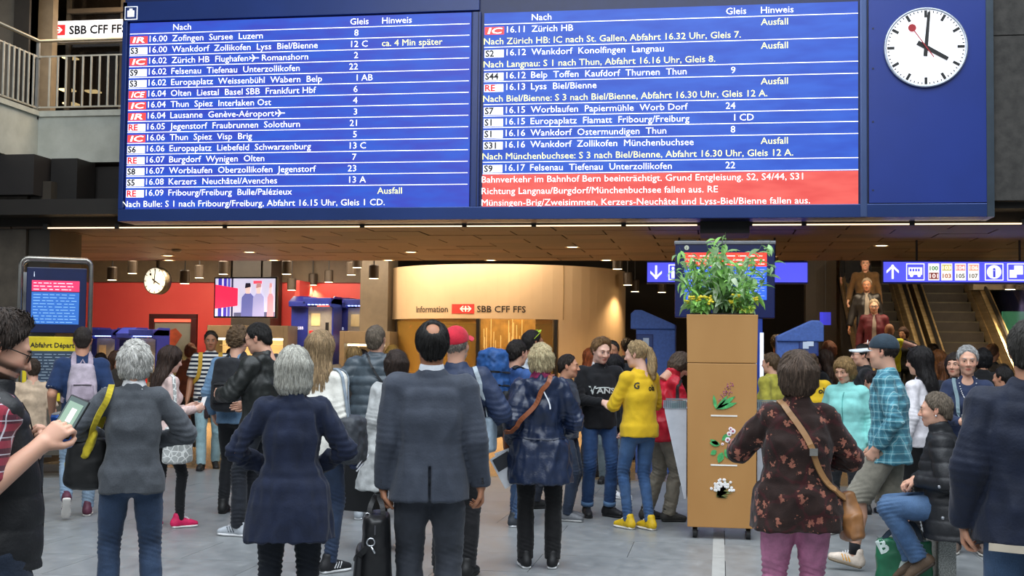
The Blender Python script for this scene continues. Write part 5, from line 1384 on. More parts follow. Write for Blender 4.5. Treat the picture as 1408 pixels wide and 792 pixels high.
def hand_piece(v, wrist, d, back, thumb_sign, curl, fore=None, spread=.0, fr=.044):
    "palm, four fingers and thumb in body coordinates; d = finger direction, back = direction the back of the hand faces"
    d = np.array(d, float); d /= np.linalg.norm(d); b = np.array(back, float); b -= d*b.dot(d); b /= np.linalg.norm(b); x = np.cross(d, b)*1.0
    x = x*thumb_sign; w = np.array(wrist, float)
    T = lambda px, py, pz: w + x*px + b*py + d*pz
    lo = w-.20; hi = w+.20
    if fore is not None: lo = np.minimum(lo, np.array(fore)-.07); hi = np.maximum(hi, np.array(fore)+.07)
    f = Field(lo, hi, v)
    if fore is not None: f.limb([fore, w], [fr, .027], k=.01)
    f.limb([T(0, 0, -.02), T(0, 0, .02), T(0, .002, .075)], [(.024, .019), (.033, .017), (.038, .014)], x, .012)
    cu = curl if isinstance(curl, (list, tuple)) else [curl]*4
    for i, (bx, L, r) in enumerate(((.028, .070, .0088), (.010, .078, .0090), (-.009, .072, .0085), (-.027, .056, .0078))):
        p = T(bx, .002, .080-.003*abs(i-1)); ang = 0; pts = [p]; a0 = spread*(bx/.028)
        for seg, q in enumerate((.42, .32, .26)):
            ang += cu[i]*(.75 if seg == 0 else .95); dd = d*math.cos(ang)-b*math.sin(ang)+x*a0*math.cos(ang); p = p+dd*L*q*1.05; pts.append(p)
        f.limb(pts, [r*1.08, r, r*.95, r*.82], k=.004)
    p0 = T(.026, -.004, .020); tc = S_THUMB
    p1 = T(.046, -.014, .045); p2 = T(.050, -.026 - .01*cu[0], .074); p3 = T(.042, -.038-.012*cu[0], .096)
    f.limb([p0, p1, p2, p3], [.0145, .012, .0105, .0085], k=.008)
    return f.mesh()
S_THUMB = 0

PEOPLE = {}
def person(S):
    """S: px, d (distance) or world xy; h; face (deg, 0 = looks away, 90 = looks to picture left, -90 = right, 180 = at the lens)"""
    name = 'person'; h = S['h']; k = h/1.75
    if 'xyz' in S: loc = Vector(S['xyz'])
    else:
        p = atD(S['px'], 480, S['d']); loc = Vector((p.x, p.y, S.get('z', 0)))
    base = math.degrees(math.atan2(-(loc.x), loc.y))
    root = empty(name, loc, math.radians(base+S.get('face', 0)), S['label'], 'person', S.get('group')); root.scale = (k, k, k)
    root['spot'] = 1
    fem = S.get('sex') == 'f'; bulk = S.get('bulk', 1.0)
    pxm = 1750/S.get('d', (loc-CAM).dot(FWD)); q = max(1.0, min(2.2, 175/pxm))   # detail step
    vt, vh, vb = S.get('vt', .0098)*q, .0056*q, .014*q
    pel = np.array(S.get('pel', (0, 0, .95))); lean = math.radians(S.get('lean', 0)); slide = math.radians(S.get('side', 0))
    up = np.array((math.sin(slide), math.sin(lean), math.cos(lean)*math.cos(slide))); up /= np.linalg.norm(up)
    bend = S.get('bend', 0.0)
    tw = math.radians(S.get('twist', 0)); sdv = np.array((math.cos(tw), math.sin(tw), 0)); fwd = np.cross(up, sdv); fwd /= np.linalg.norm(fwd)
    fdir = -np.cross(sdv, up) if False else np.cross(up, sdv)
    def SP(z): # spine point z metres above the pelvis
        t = z/.52; c = .012*math.sin(min(max(t, 0), 1)*PI)
        return pel + up*z + np.array((0, bend*max(0, t)**2*.1, 0)) - fdir*c*0
    neckb = SP(.50); sw = S.get('sw', .143 if fem else .170)
    shl = {1: SP(.425) + sdv*sw, -1: SP(.425) - sdv*sw}
    for s_ in (1, -1): shl[s_] = shl[s_] + np.array((0, 0, S.get('shrug', {}).get(s_, 0)))
    # arms
    arms = {}
    for s_, key in ((1, 'rh'), (-1, 'lh')):
        H = S.get(key, {}); w = np.array(H.get('w', (s_*(sw+.095), .02, .85+pel[2]-.95)), float)
        el, w = ik(shl[s_], w, .285, .262, H.get('pole', (s_*.2, -1, -.1)))
        arms[s_] = (shl[s_], el, w, H)
    # legs
    legs = {}
    hy = .088
    for s_, key in ((1, 'rf'), (-1, 'lf')):
        Lg = S.get(key, {}); a = np.array(Lg.get('a', (s_*.10, 0, .085)), float); hp = pel + np.array((s_*hy, 0, -.04))
        kn, a = ik(hp, a, .425, .425, Lg.get('pole', (s_*.12, 1, 0))); legs[s_] = (hp, kn, a, Lg)
    Z = np.array((0, 0, 1.))
    # ------- head
    R = rot(*S.get('head', (0, 0, 0))); hs = S.get('hs', 1.0)
    hc = neckb + up*.045 + fdir*.012 + np.array((0, 0, .105*hs)) + np.array(S.get('hoff', (0, 0, 0)))
    hc = neckb + up*.040 + R@np.array((0, .022, .109*hs))+np.array(S.get('hoff', (0, 0, 0)))
    V, Q, C = head_fields(S, vh, S.get('skin', 'fair')); V = (V*hs)@R.T + hc
    sk = np.array(SKINS[S.get('skin', 'fair')])**2.2; extra = []; cols = [C]
    # ------- core of the body (under the clothes) with arms
    top = S.get('top', {}); slv = top.get('sleeve', 1.0)
    fb = Field(np.minimum.reduce([neckb, pel, arms[1][1], arms[-1][1]])-.12, np.maximum.reduce([neckb, pel, arms[1][1], arms[-1][1]])+.12, vb)
    fb.limb([SP(.0), SP(.15), SP(.35), SP(.44)], [(.12, .08), (.11, .075), (.12, .08), (.10, .06)], sdv, .02)
    fb.limb([SP(.40), neckb, hc+R@np.array((0, -.02, -.10))], [.06, .052, .045], k=.03)
    for s_ in (1, -1): fb.limb([shl[s_], arms[s_][1]], [.040, .034], k=.02)
    extra.append(fb.mesh()); cols.append(np.tile(sk, (len(extra[-1][0]), 1)))
    vhd = max(.0045*q, .0045) if pxm > 60 else .008
    for s_ in (1, -1):
        sh, el, w, H = arms[s_]
        if H.get('none'): continue
        dd = np.array(H.get('d', w-el), float); bk = H.get('back', (s_*1, 0.1, 0))
        fore = el if slv < .95 else (el+(w-el)*.55)
        e_ = hand_piece(vhd, w, dd, bk, s_*H.get('ts', 1), H.get('curl', .35), fore, fr=.044 if slv < .95 else .027)
        extra.append(e_); cols.append(np.tile(sk, (len(e_[0]), 1)))
        if slv < .95:
            g = Field(np.minimum(sh, el)-.08, np.maximum(sh, el)+.08, vb*.7); g.limb([sh, el+(el-sh)*.02], [.050, .043], k=.01); e_ = g.mesh(); extra.append(e_); cols.append(np.tile(sk, (len(e_[0]), 1)))
    bt = S.get('bottom', {})
    if bt.get('kind') == 'shorts':
        for s_ in (1, -1):
            hp, kn, a, Lg = legs[s_]; g = Field(np.minimum(kn, a)-.1, np.maximum(kn, a)+.1, .008*q)
            cal = kn+(a-kn)*.32+np.array((0, -.018, 0)); g.limb([kn, cal, a+(kn-a)*.12, a], [.056, .056, .036, .036], k=.02); e_ = g.mesh(); extra.append(e_); cols.append(np.tile(sk, (len(e_[0]), 1)))
    CC = np.concatenate(cols)
    body = field_obj('body', (V, Q), skin_mat(), root, extra=extra, color=lambda VV: CC)
    # eyes, brows
    if S.get('face_seen', 0):
        for sx in (-1, 1):
            ew = MB().blob((0, 0, 0), .0118*hs, 12, 8).build('eyeball', plain('D8D0C8', .25), root, True); c = R@(np.array((sx*.031, .0795, .0055))*hs)+hc; ew.location = c
            ir = MB().blob((0, 0, 0), (.0062*hs, .003*hs, .0062*hs), 10, 6).build('iris', plain(S.get('eye', '3A2E24'), .2), ew, True); ir.location = R@np.array((0, .0104, -.0005))
            ir.rotation_euler = Matrix(R).to_euler()
            bw = [R@(np.array(p)*hs)+hc for p in ((sx*.015, .0955, .024), (sx*.031, .0935, .0285), (sx*.047, .082, .024))]
            MB().tube(bw, [.0028, .0034, .0016], 6).build('eyebrow', plain(S.get('brow', S.get('hairc', '4A3A2C')), .8), root, True)
    # ------- hair
    hst = S.get('hair', 'short')
    if hst:
        f, dsp = hair_field(hst, (.0062 if pxm > 120 else .008)*max(1, q*.8), S); Vh, Qh = f.mesh(); 
        ho = field_obj('hair', (Vh, Qh), hair_mat(S.get('hairc', '4A3424')), root, disp=dsp)
        strands(ho, hst, int((1500 if pxm > 230 else 1000 if pxm > 150 else 420 if pxm > 100 else 200)*(1.5 if 'long' in hst or hst == 'pony' else 1)), np.random.RandomState(S.get('seed', 1)+int(abs(S.get('px', 3)))), max(1.0, min(2.5, 200/pxm)))
        ho.matrix_local = Matrix.Translation(Vector(hc)) @ Matrix(R).to_4x4() @ Matrix.Scale(hs, 4)
    HM = Matrix.Translation(Vector(hc)) @ Matrix(R).to_4x4() @ Matrix.Scale(hs, 4)
    def H2(p): return R@(np.array(p, float)*hs)+hc
    if S.get('glasses'):
        g = S['glasses']; fr = MB()
        for sx in (-1, 1):
            cx = sx*.032; pts = [H2((cx+.024*math.cos(a), .101-.10*abs(cx+.024*math.cos(a))*.35, .006+.017*math.sin(a))) for a in [i*2*PI/16 for i in range(16)]]
            fr.tube(pts, .0022, 5, closed=True); fr.tube([H2((sx*.056, .096, .010)), H2((sx*.078, .05, .010)), H2((sx*.083, -.005, .010)), H2((sx*.082, -.02, -.002))], .002, 5)
        fr.tube([H2((-.009, .101, .010)), H2((0, .103, .013)), H2((.009, .101, .010))], .002, 5)
        go = fr.build('glasses_frame', plain('17140F', .3), root, True)
        lm_ = MB()
        for sx in (-1, 1):
            cx = sx*.032; n0 = len(lm_.v); pts = [H2((cx+.023*math.cos(a), .1005-.035*abs(cx+.023*math.cos(a)), .006+.0165*math.sin(a))) for a in [i*2*PI/16 for i in range(16)]]
            lm_.add(pts, [tuple(range(16))])
        lm_.build('lenses', glass('101010', .05, .92) if g == 'dark' else glass('C8D0D8', .03, .18), go)
    if S.get('shades'):   # sunglasses pushed up on the hair
        fr = MB(); c_ = S['shades']
        for sx in (-1, 1):
            pts = [H2((sx*.034+.024*math.cos(a), .055+.012*math.sin(a), .118+.012*math.sin(a)-.10*abs(sx*.034))) for a in [i*2*PI/12 for i in range(12)]]; fr.add(pts, [tuple(range(12))]); fr.tube(pts, .003, 5, closed=True)
            fr.tube([H2((sx*.058, .05, .105)), H2((sx*.090, .0, .075)), H2((sx*.088, -.04, .04))], .0032, 5)
        fr.build('sunglasses', plain(c_, .25), root, True)
    # ------- top garment
    T = dict(kind='shirt', c='333333', ease=.018, hem=-.10, flare=0, sleeve=1.0, amp=.005, collar=None); T.update(top)
    es = T['ease']
    if fem: prof = [(-.12, .168, .116), (-.03, .166, .114), (.06, .140, .098), (.14, .126, .092), (.26, .142, .108), (.36, .140, .094), (.42, .104, .074), (.475, .060, .058)]
    else: prof = [(-.12, .158, .110), (-.03, .158, .110), (.06, .150, .106), (.14, .148, .105), (.26, .166, .116), (.36, .160, .106), (.42, .118, .082), (.475, .068, .062)]
    belly = S.get('belly', 0)
    st = []
    for z, rx, ry in prof:
        if z < T['hem']+.02: continue
        fl_ = T['flare']*max(0, (.14-z))/.3
        bz = belly*math.exp(-((z-.08)/.13)**2)
        eu = es*(1 if z < .3 else .62); bu = bulk if z < .4 else 1+(bulk-1)*.4
        st.append((z, rx*bu+eu*.8+fl_, ry*bu+eu+fl_*.75+bz*.5, bz*.5))
    z = T['hem']; fl_ = T['flare']*max(0, (.14-z))/.3
    bx = (.168 if fem else .158)*bulk+es*.8+fl_; by = (.116 if fem else .110)*bulk+es+fl_*.75
    if z < -.13: st.insert(0, (z, bx, by, 0)) 
    else: st.insert(0, (z, st[0][1]-.004 if T.get('rib') else st[0][1], st[0][2], st[0][3]))
    pts = []; rr_ = []; 
    hemp = T.get('hem_off', (0, 0, 0))
    for z, rx, ry, oy in st:
        p = SP(z) if z > -.05 else (pel + np.array((0, 0, z)) + np.array(hemp)*min(1, (-z-.05)/.3) + (up-np.array((0, 0, 1)))*z*.0)
        pts.append(p + fdir*oy); rr_.append((rx, ry))
    allp = np.array(pts+[arms[s_][i] for s_ in (1, -1) for i in (0, 1, 2)]+[np.array(T['drape'][0]) if T.get('drape') else pts[0]])
    f = Field(allp.min(0)-.22 if T['flare'] > .05 else allp.min(0)-.17, allp.max(0)+.22 if T['flare'] > .05 else allp.max(0)+.17, vt)
    # torso stack, hem cut straight
    f.limb(pts, rr_, sdv, .0, cap=.8, exp=2.3)
    if fem and not T.get('flat'):
        for sx in (-1, 1): f.ell(SP(.285)+sdv*sx*.062+fdir*(.070+es), (.058, .052, .055), .035)
    for s_ in (1, -1):
        sh, el, w, H = arms[s_]; r0, r1, r2 = ((.056, .047, .034) if not fem else (.049, .041, .031)); fat = T.get('fat', 0)*.5+es*.42
        f.limb([SP(.425)+sdv*s_*.05, sh+up*.0], [(.058+es*.3), (.052 if not fem else .045)+es*.5], k=.025)
        f.ell(sh, (.056 if not fem else .048)+es*.5, .03)
        if slv > 0:
            if slv >= .95: e_ = w+(el-w)*.06; ba = 1+(bulk-1)*.6; f.limb([sh, sh+(el-sh)*.5, el, el+(e_-el)*.6, e_], [r0*ba+fat, (r0+r1)/2*ba+fat, r1*ba+fat*1.05, (r1+r2)/2+fat, r2+fat*.9], k=.012, cap=.35); f.ell(el, r1*ba+fat*1.03, .008)
            elif slv > .5: e_ = el+(w-el)*(slv-.5)*2; f.limb([sh, el, e_], [r0+fat, r1+fat, (r1+r2)/2+fat+.006], k=.022, cap=.25)
            else: e_ = sh+(el-sh)*(slv*2); f.limb([sh, e_], [r0+fat, r0+fat+.010], k=.022, cap=.2)
    if T.get('drape'):
        for D_ in [T['drape']]: f.limb([D_[0], D_[1]], [D_[2], D_[3]], (1, 0, 0), .04, exp=2.3)
    if T.get('hood'):
        hb = SP(.43)-fdir*.085; f.limb([hb+sdv*.095+up*.045+fdir*.03, hb-up*.03-fdir*.01, hb-sdv*.095+up*.045+fdir*.03], [(.045), (.062), (.045)], k=.025)
    if T.get('collar') in ('stand', 'big'):
        hh = .055 if T['collar'] == 'stand' else .085
        f.limb([SP(.47), SP(.47+hh)+fdir*.008], [(.076+es*.3, .070+es*.3), (.072 if hh < .07 else .080, .072)], sdv, .012, cap=.3)
        f.limb([SP(.49)+fdir*.01, SP(.62)+fdir*.02], [(.058, .056), (.064, .062)], sdv, .004, 'S', cap=.4)
    if T.get('neck'):   # round or low neckline
        f.ell(SP(.49)+fdir*.075, (.062, .05, .05), .008, 'S')
    if T.get('open'):   # open front showing what is worn below
        ow = T.get('ow', 1.0); f.limb([SP(.50)+fdir*.13, SP(T['hem']-.05)+fdir*.15], [(.03*ow, .07), (.055*ow, .09)], sdv, .01, 'S')
    # hem
    hz = pel+np.array((0, 0, T['hem']))
    f.cut(hz, T.get('hem_n', (0, 0, -1)), .006) if T.get('cut', True) else None
    if T.get('vent'): f.limb([SP(.02)-fdir*.15, SP(T['hem']-.03)-fdir*.16], [(.004, .04), (.010, .05)], sdv, .004, 'S')
    mt = T['mat'] if 'mat' in T else cloth(T['c'], T.get('rough', .85), T.get('var', .1), T.get('pat', 'plain'), T.get('c2'), T.get('c3'), T.get('sc', 1.0))
    tbase = cloth_disp(T['amp']*1.6, T.get('ff', (8, 8, 6)), S.get('seed', 1)+int(S.get('px', 0)), T.get('quilt', 0), T.get('qp', .07), .5)
    def tdj(V):
        d = tbase(V)
        if T.get('quilt') or slv < .95: return d
        for s_ in (1, -1):
            sh, el, w, H = arms[s_]; ax_ = (w-sh)/np.linalg.norm(w-sh); bi = (sh-el)/np.linalg.norm(sh-el)+(w-el)/np.linalg.norm(w-el)
            for c_, ww, am, per in ((el+bi*.02, .10, .0065, .036), (w+(el-w)*.25, .06, .004, .028)):
                am *= min(1, .03+np.linalg.norm(bi)*1.0); w_ = np.exp(-(((V-c_)**2).sum(1))/ww**2); d = d + w_*am*np.sin(((V-c_)@ax_)*2*PI/per+2.2*vnoise(V*9+s_))
        return d
    gname = T.get('name', 'top'); top_o = field_obj(gname, f, mt, root, disp=tdj)
    tb = bvh_of([top_o])
    if T.get('cuff'):
        for s_ in (1, -1):
            sh, el, w, H = arms[s_]; a, b = (w+(el-w)*.10, w+(el-w)*.02); MB().tube([a, b], [.040+es*.6, .038+es*.6], 14).build('cuff', cloth(T['cuff'], .8), root, True)
    if T.get('collarc'):   # shirt collar: folded ring around the neck
        ff_ = Field(neckb-.14, neckb+.16, .006*q); ff_.limb([SP(.46), SP(.525)+fdir*.006], [(.082, .078), (.064, .064)], sdv, .01, cap=.3); ff_.limb([SP(.45)+fdir*.02, SP(.60)+fdir*.02], [(.055, .055), (.058, .058)], sdv, .004, 'S', cap=.3)
        ff_.ell(SP(.47)+fdir*.09, (.03, .05, .05), .01, 'S'); field_obj('collar', ff_, cloth(T['collarc'], .8), root)
    if T.get('inner'):
        fi = Field(allp.min(0)-.1, allp.max(0)+.1, .013*q); fi.limb([SP(z_) for z_, *_r in prof], [(rx*bulk+.006, ry*bulk+.006) for _z, rx, ry in prof], sdv, 0, cap=.7, exp=2.3); fi.cut(SP(-.10), (0, 0, -1)); field_obj('undershirt', fi, cloth(T['inner'], .85), root, disp=cloth_disp(.004))
    if T.get('zip'):
        strap('zip', [SP(z)+fdir*.16 for z in (.47, .35, .2, .05, T['hem']+.02)], .008, plain(T['zip'], .4, .4), root, on=tb, th=.002, off=.003)
    # ------- trousers
    if bt:
        fat = bt.get('fat', 0.0); ra, rk, rn = bt.get('r', (.088, .062, .052)); ra *= bulk
        allp = np.array([legs[s_][i] for s_ in (1, -1) for i in (0, 1, 2)]+[pel+(0, 0, .08)])
        low = min(legs[1][2][2], legs[-1][2][2])
        f = Field(allp.min(0)-.13, allp.max(0)+.16, vt*.95)
        f.limb([pel+(0, 0, .06), pel, pel+(0, -.01, -.06)], [(.145*bulk, .100*bulk), ((.168 if fem else .158)*bulk, .112*bulk), (.155*bulk, .105*bulk)], (1, 0, 0), .01)
        for s_ in (1, -1):
            hp, kn, a, Lg = legs[s_]
            if bt.get('kind') == 'shorts': e_ = kn+(a-kn)*.04; f.limb([hp, kn, e_], [(ra+.01), rk+.028, rk+.030], k=.03, cap=.2); f.ell(hp, ra, .02)
            elif bt.get('kind') == 'skirt': pass
            else:
                bot = a+(kn-a)*bt.get('lift', -.03); mid = hp+(kn-hp)*.5; f.limb([hp, mid, kn, kn+(bot-kn)*.35+np.array((0, -.010, 0)), bot], [ra, (ra+rk)/2+.006, rk, (rk+rn)/2+.004, rn], k=.03, cap=.15); f.ell(kn, rk*.99, .010); f.ell(hp, ra*.97, .02)
        def dj(V, base=cloth_disp(bt.get('amp', .004), (10, 10, 14), S.get('seed', 1)+3)):
            d = base(V)
            for s_ in (1, -1):
                for c_, ww, am in ((legs[s_][1], .09, .006), (legs[s_][2]+np.array((0, 0, .08)), .07, .006)):
                    w_ = np.exp(-(((V-c_)**2).sum(1))/ww**2); d = d + w_*am*bt.get('crease', 1.0)*np.sin((V[:, 2]+.35*V[:, 0]+.2*V[:, 1])*2*PI/.030+s_)
            return d
        lo_ = field_obj(bt.get('name', 'trousers'), f, bt['mat'] if 'mat' in bt else cloth(bt['c'], bt.get('rough', .8), bt.get('var', .1), bt.get('pat', 'plain'), bt.get('c2')), root, disp=dj)
    # ------- shoes
    sh_ = S.get('shoes')
    if sh_:
        for s_ in (1, -1):
            hp, kn, a, Lg = legs[s_]; add_shoe(root, a+np.array((0, .0, .0)), math.radians(Lg.get('yaw', -s_*8)), math.radians(Lg.get('pitch', 0)), sh_.get('style', 'low'), sh_['c'], sh_.get('sole', '1A1A1A'), sh_.get('stripe'), sh_.get('lace'))
    # ------- cap
    if S.get('cap'):
        c_ = S['cap']; f = Field((-.12, -.14, -.02), (.12, .21, .17), .006*q); f.ell((0, -.016, .040), (.090, .110, .098), 0); f.cut((0, 0, .028), (0, .10, -1), .004)
        o = field_obj('cap', f, cloth(c_['c'], .8), root); o.matrix_local = HM
        mb = MB(); v_ = []; n = 12
        for row, (yo, sc_) in enumerate(((.0, 1.0), (.045, .95), (.082, .78), (.098, .45))):
            for i in range(n+1):
                a = PI*(i/n); v_.append((math.cos(a)*.082*sc_ if row else math.cos(a)*.086, .045+.055*math.sin(a)**.8*(1 if row == 0 else sc_)+yo*1.75*(.55+.45*math.sin(a)), .036-.003*row-.02*abs(math.cos(a))*(1)))
        f_ = [(r_*(n+1)+i, r_*(n+1)+i+1, (r_+1)*(n+1)+i+1, (r_+1)*(n+1)+i) for r_ in range(3) for i in range(n)]
        v2_ = [(a, b, c-.004) for a, b, c in v_]; m_ = len(v_); f_ += [tuple(x+m_ for x in q_[::-1]) for q_ in f_]
        mb.add(v_+v2_, f_); bo = mb.build('peak', cloth(c_.get('peak', c_['c']), .7), root); bo.matrix_local = HM
        if c_.get('mark'):
            bo2 = MB().prism([(-.012, .075), (.012, .095), (.016, .090), (-.006, .066)], .100, .104).build('cap_mark', plain(c_['mark'], .6), root); bo2.matrix_local = HM
    info = dict(root=root, SP=lambda z: Vector(SP(z)), sdv=Vector(sdv), fdir=Vector(fdir), up=Vector(up), arms=arms, legs=legs, top=top_o, bvh=tb, hc=Vector(hc), H2=lambda p: Vector(H2(p)), k=k, S=S, HM=HM)
    if S.get('id'): PEOPLE[S['id']] = info
    return info
def held(info, name, label, cat, group=None):
    "a thing carried by a figure: top level, in the figure's frame"
    r = info['root']; e = empty(name, r.location, r.rotation_euler.z, label, cat, group); e.scale = r.scale; return e
def front_text(info, s, z, width, cap, mat, side=1, xoff=0, name='printed_letters', bold=.03, slant=0, wave=0):
    "lettering laid onto the chest (side=1) or the back (side=-1)"
    v, f = text_mesh(s, bold); x0 = min(p[0] for p in v); x1 = max(p[0] for p in v); kx = width/(x1-x0); kz = cap/CAPH; out = []
    me = bpy.data.meshes.new('t'); me.from_pydata(v, [], f); b = bmesh.new(); b.from_mesh(me)
    bmesh.ops.triangulate(b, faces=b.faces[:]); b.to_mesh(me); b.free()
    SPz = info['SP'](z); sd_, fd, up_ = info['sdv'], info['fdir'], info['up']; vs = []
    for q in me.vertices:
        X_ = ((q.co.x-x0)*kx-width/2+slant*q.co.y*kz)*(-side) ; p = SPz + sd_*(X_+xoff) + up_*(q.co.y*kz) + fd*side*.4
        hit, nn, _, _ = info['bvh'].ray_cast(p, -fd*side, .6)
        vs.append(hit+fd*side*.004 if hit is not None else SPz+sd_*(X_+xoff)+up_*q.co.y*kz+fd*side*.15)
    o = meshob(name, vs, [tuple(p.vertices) for p in me.polygons], mat, info['root']); bpy.data.meshes.remove(me); return o
def handbag(e, c, w, hgt, dep, mat, name='bag_body', bevel=2.6, taper=1.0, v=.010, disp=.004, side=(1, 0, 0)):
    c = np.array(c, float); m_ = max(w, hgt, dep)
    f = Field(c-m_*.75, c+m_*.75, v); f.limb([c+(0, 0, hgt/2-.03), c-(0, 0, hgt/2-.03)], [(w/2*taper, dep/2*.85), (w/2, dep/2)], side, 0, cap=.8, exp=bevel)
    return field_obj(name, f, mat, e, disp=cloth_disp(disp, (12, 12, 10), 5))
def backpack(info, label, cmain, c2, size=(.30, .46, .16), z=.24, pocket=True, extra_roll=None, mat=None):
    e = held(info, 'backpack', label, 'backpack'); SPc = info['SP'](z); fd, sd_, up_ = info['fdir'], info['sdv'], info['up']
    b = SPc-fd*(.115+.02); hit = info['bvh'].ray_cast(SPc-fd*.5, fd, 1.0)[0]
    if hit is not None: b = hit
    w, hh, dd = size; c = b-fd*(dd/2+.004); q = max(1, min(2, 175/(1750/info['S']['d'])))
    f = Field(np.array(c)-max(size)*.8-.05, np.array(c)+max(size)*.8+.05, .011*q); m1 = mat or cloth(cmain, .7, .12)
    f.limb([c+up_*(hh/2-.05), c, c-up_*(hh/2-.05)], [(w/2*.80, dd/2*.8), (w/2*.97, dd/2), (w/2, dd/2)], tuple(sd_), 0, cap=.9, exp=3)
    field_obj('pack_body', f, m1, e, disp=cloth_disp(.006, (11, 11, 9), 2))
    if pocket:
        f = Field(np.array(c)-.3, np.array(c)+.3, .010*q); pc = c-fd*(dd/2)-up_*hh*.15; f.limb([pc+up_*hh*.13, pc-up_*hh*.16], [(w*.36, .028), (w*.38, .04)], tuple(sd_), 0, cap=.8, exp=3); field_obj('pocket', f, cloth(c2, .7), e, disp=cloth_disp(.004, (12, 12, 10), 4))
        mbz = MB().tube([pc+up_*hh*.14-fd*.03+sd_*w*.3*i for i in (-1, 0, 1)], .004, 5); mbz.build('zip', plain('1E1E20', .5), e)
    MB().tube([c+up_*(hh/2-.02)-sd_*.03+fd*dd*.2, c+up_*(hh/2+.035)+fd*dd*.2, c+up_*(hh/2-.02)+sd_*.03+fd*dd*.2], .008, 7).build('top_loop', cloth(c2, .7), e)
    for s_ in (1, -1):
        a = info['SP']; P = [c+up_*(hh*.40)+sd_*s_*.075+fd*dd*.4, a(.52)-fd*.05+sd_*s_*.085, a(.53)+fd*.02+sd_*s_*.095, a(.42)+fd*.12+sd_*s_*.115, a(.28)+fd*.13+sd_*s_*.125, a(.15)+fd*.05+sd_*s_*.17, a(.10)-fd*.08+sd_*s_*.15]
        strap('shoulder_strap', P, .045, cloth(c2 if cmain != c2 else cmain, .7), e, on=info['bvh'], th=.006, off=.010)
    return e, c
# ================================================================= THE CROWD
rnd = random.Random(12)
J_LIGHT, J_MID, J_DARK = dict(pat='denim', c='7D93A8', c2='A9BACA'), dict(pat='denim', c='3A5272', c2='5B7594'), dict(pat='denim', c='232D3E', c2='34435A')
def B(base, **k): d = dict(base); d.update(k); return d
DN = (0, .25, -1)

# --- 1 bearded man, far left, nearest the lens
P = person(dict(id='beard', px=4, d=4.25, h=1.73, hoff=(0, -.035, 0), face=-82, label='bearded man in glasses, black padded vest and plaid shirt, looking at his phone', hair='quiff', hairc='3B3029', beard=(.20, .15, .12), glasses='clear', face_seen=1, brow='2E241C', skin='fair',
    head=(-4, 22, 0), lean=-4, bulk=.98, belly=.02,
    top=dict(name='padded_vest', c='17181B', rough=.6, ease=.024, hem=-.10, sleeve=0, collar='stand', quilt=.009, qp=.11, zip='2A2A2C'),
    bottom=B(J_DARK, c='1C222E'), rh=dict(w=(.20, .10, 1.27), pole=(.35, -.45, -1), d=(-.15, .75, .62), back=(.75, -.1, .5), curl=(.75, .8, .8, .8)), lh=dict(w=(-.06, .12, 1.22), pole=(-.6, -.4, -1), d=(.35, .35, .7), back=(-.3, .9, -.2), curl=1.0),
    shoes=dict(c='1B1B1D', sole='D8D8D8')))
def sleeve(info, s_, frac, r0, r1, mat, name='sleeve', v=.010):
    sh, el, w, H = info['arms'][s_]; e_ = sh+(el-sh)*frac
    f = Field(np.minimum(sh, e_)-.12, np.maximum(sh, e_)+.12, v); f.ell(sh, r0*1.05, 0); f.limb([sh, e_], [r0, r1], k=.02, cap=.2)
    o = field_obj(name, f, mat, info['root'], disp=cloth_disp(.006)); return o
plaid1 = cloth('5A2A38', .85, .1, 'plaid', 'B03A4C', 'D8D4DC', .62)
for s_ in (1, -1): sleeve(P, s_, .80, .068, .070, plaid1, 'plaid_sleeve')
e = held(P, 'phone', 'smartphone with a lit screen held up by the bearded man', 'phone')
c = Vector((.155, .195, 1.355)); ph = MB().box((-.036, -.005, -.072), (.036, .004, .072)).build('phone_case', plain('1A1A1C', .3), e, bevel=.006)
M_ = Matrix.Translation(c) @ Matrix.Rotation(math.radians(-26), 4, 'X') @ Matrix.Rotation(math.radians(58), 4, 'Z') @ Matrix.Rotation(math.radians(-8), 4, 'X'); ph.matrix_local = M_
sc1 = MB().box((-.032, -.0065, -.066), (.032, -.0052, .066)).build('screen', glow('4A5A58', .5), ph)
MB().box((-.026, -.0080, -.045), (.024, -.0066, .05)).build('picture', glow('86A08C', .5), ph); MB().box((-.006, -.0090, -.02), (.012, -.0081, .03)).build('picture_detail', glow('E6E0DC', .6), ph)
e = held(P, 'drink_can', 'blue drink can held by the bearded man', 'can')
cn = MB().lathe([(.024, -.06), (.031, -.052), (.032, 0), (.032, .052), (.027, .062), (.025, .060)], seg=20).build('can', plain('2C55A0', .25, .5), e, True); cn.location = (.00, .20, 1.30); cn.rotation_euler = (.2, .1, 0)
tp_ = MB().lathe([(.001, .0605), (.0255, .0605), (.0255, .064), (.001, .064)], seg=20).build('can_lid', plain('C8CCD2', .2, .8), cn)

# --- 2 backpack walker
P = person(dict(id='walker', px=113, d=11.7, h=1.77, face=-2, label='man walking away with a pale backpack, navy shirt and light jeans', hair='crop', hairc='2E2620', skin='mid', lean=3, twist=4,
    top=dict(name='shirt', c='1E3358', ease=.022, hem=-.12, sleeve=.42, collar='stand', quilt=.004, qp=.09), bottom=B(J_LIGHT, r=(.084, .060, .052), crease=1.5),
    rh=dict(w=(.26, .06, .88)), lh=dict(w=(-.25, .10, .93)), lf=dict(a=(-.09, -.22, .20), pitch=-52, yaw=4), rf=dict(a=(.08, .12, .085), yaw=-4), shoes=dict(c='5C2A3C', sole='E6E0D8', stripe='E8E4E0', lace='E8E4E0')))
backpack(P, 'small dusty pink backpack on the walking man in navy', 'B4A7B2', 'A899A6', (.26, .38, .14), .24)
for s_ in (1, -1):
    sh, el, w, H = P['arms'][s_]; a, b = sh+(el-sh)*.80, sh+(el-sh)*.84; MB().tube([a, b], [.071, .072], 14).build('sleeve_piping', plain('E4E6EC', .7), P['root'], True)

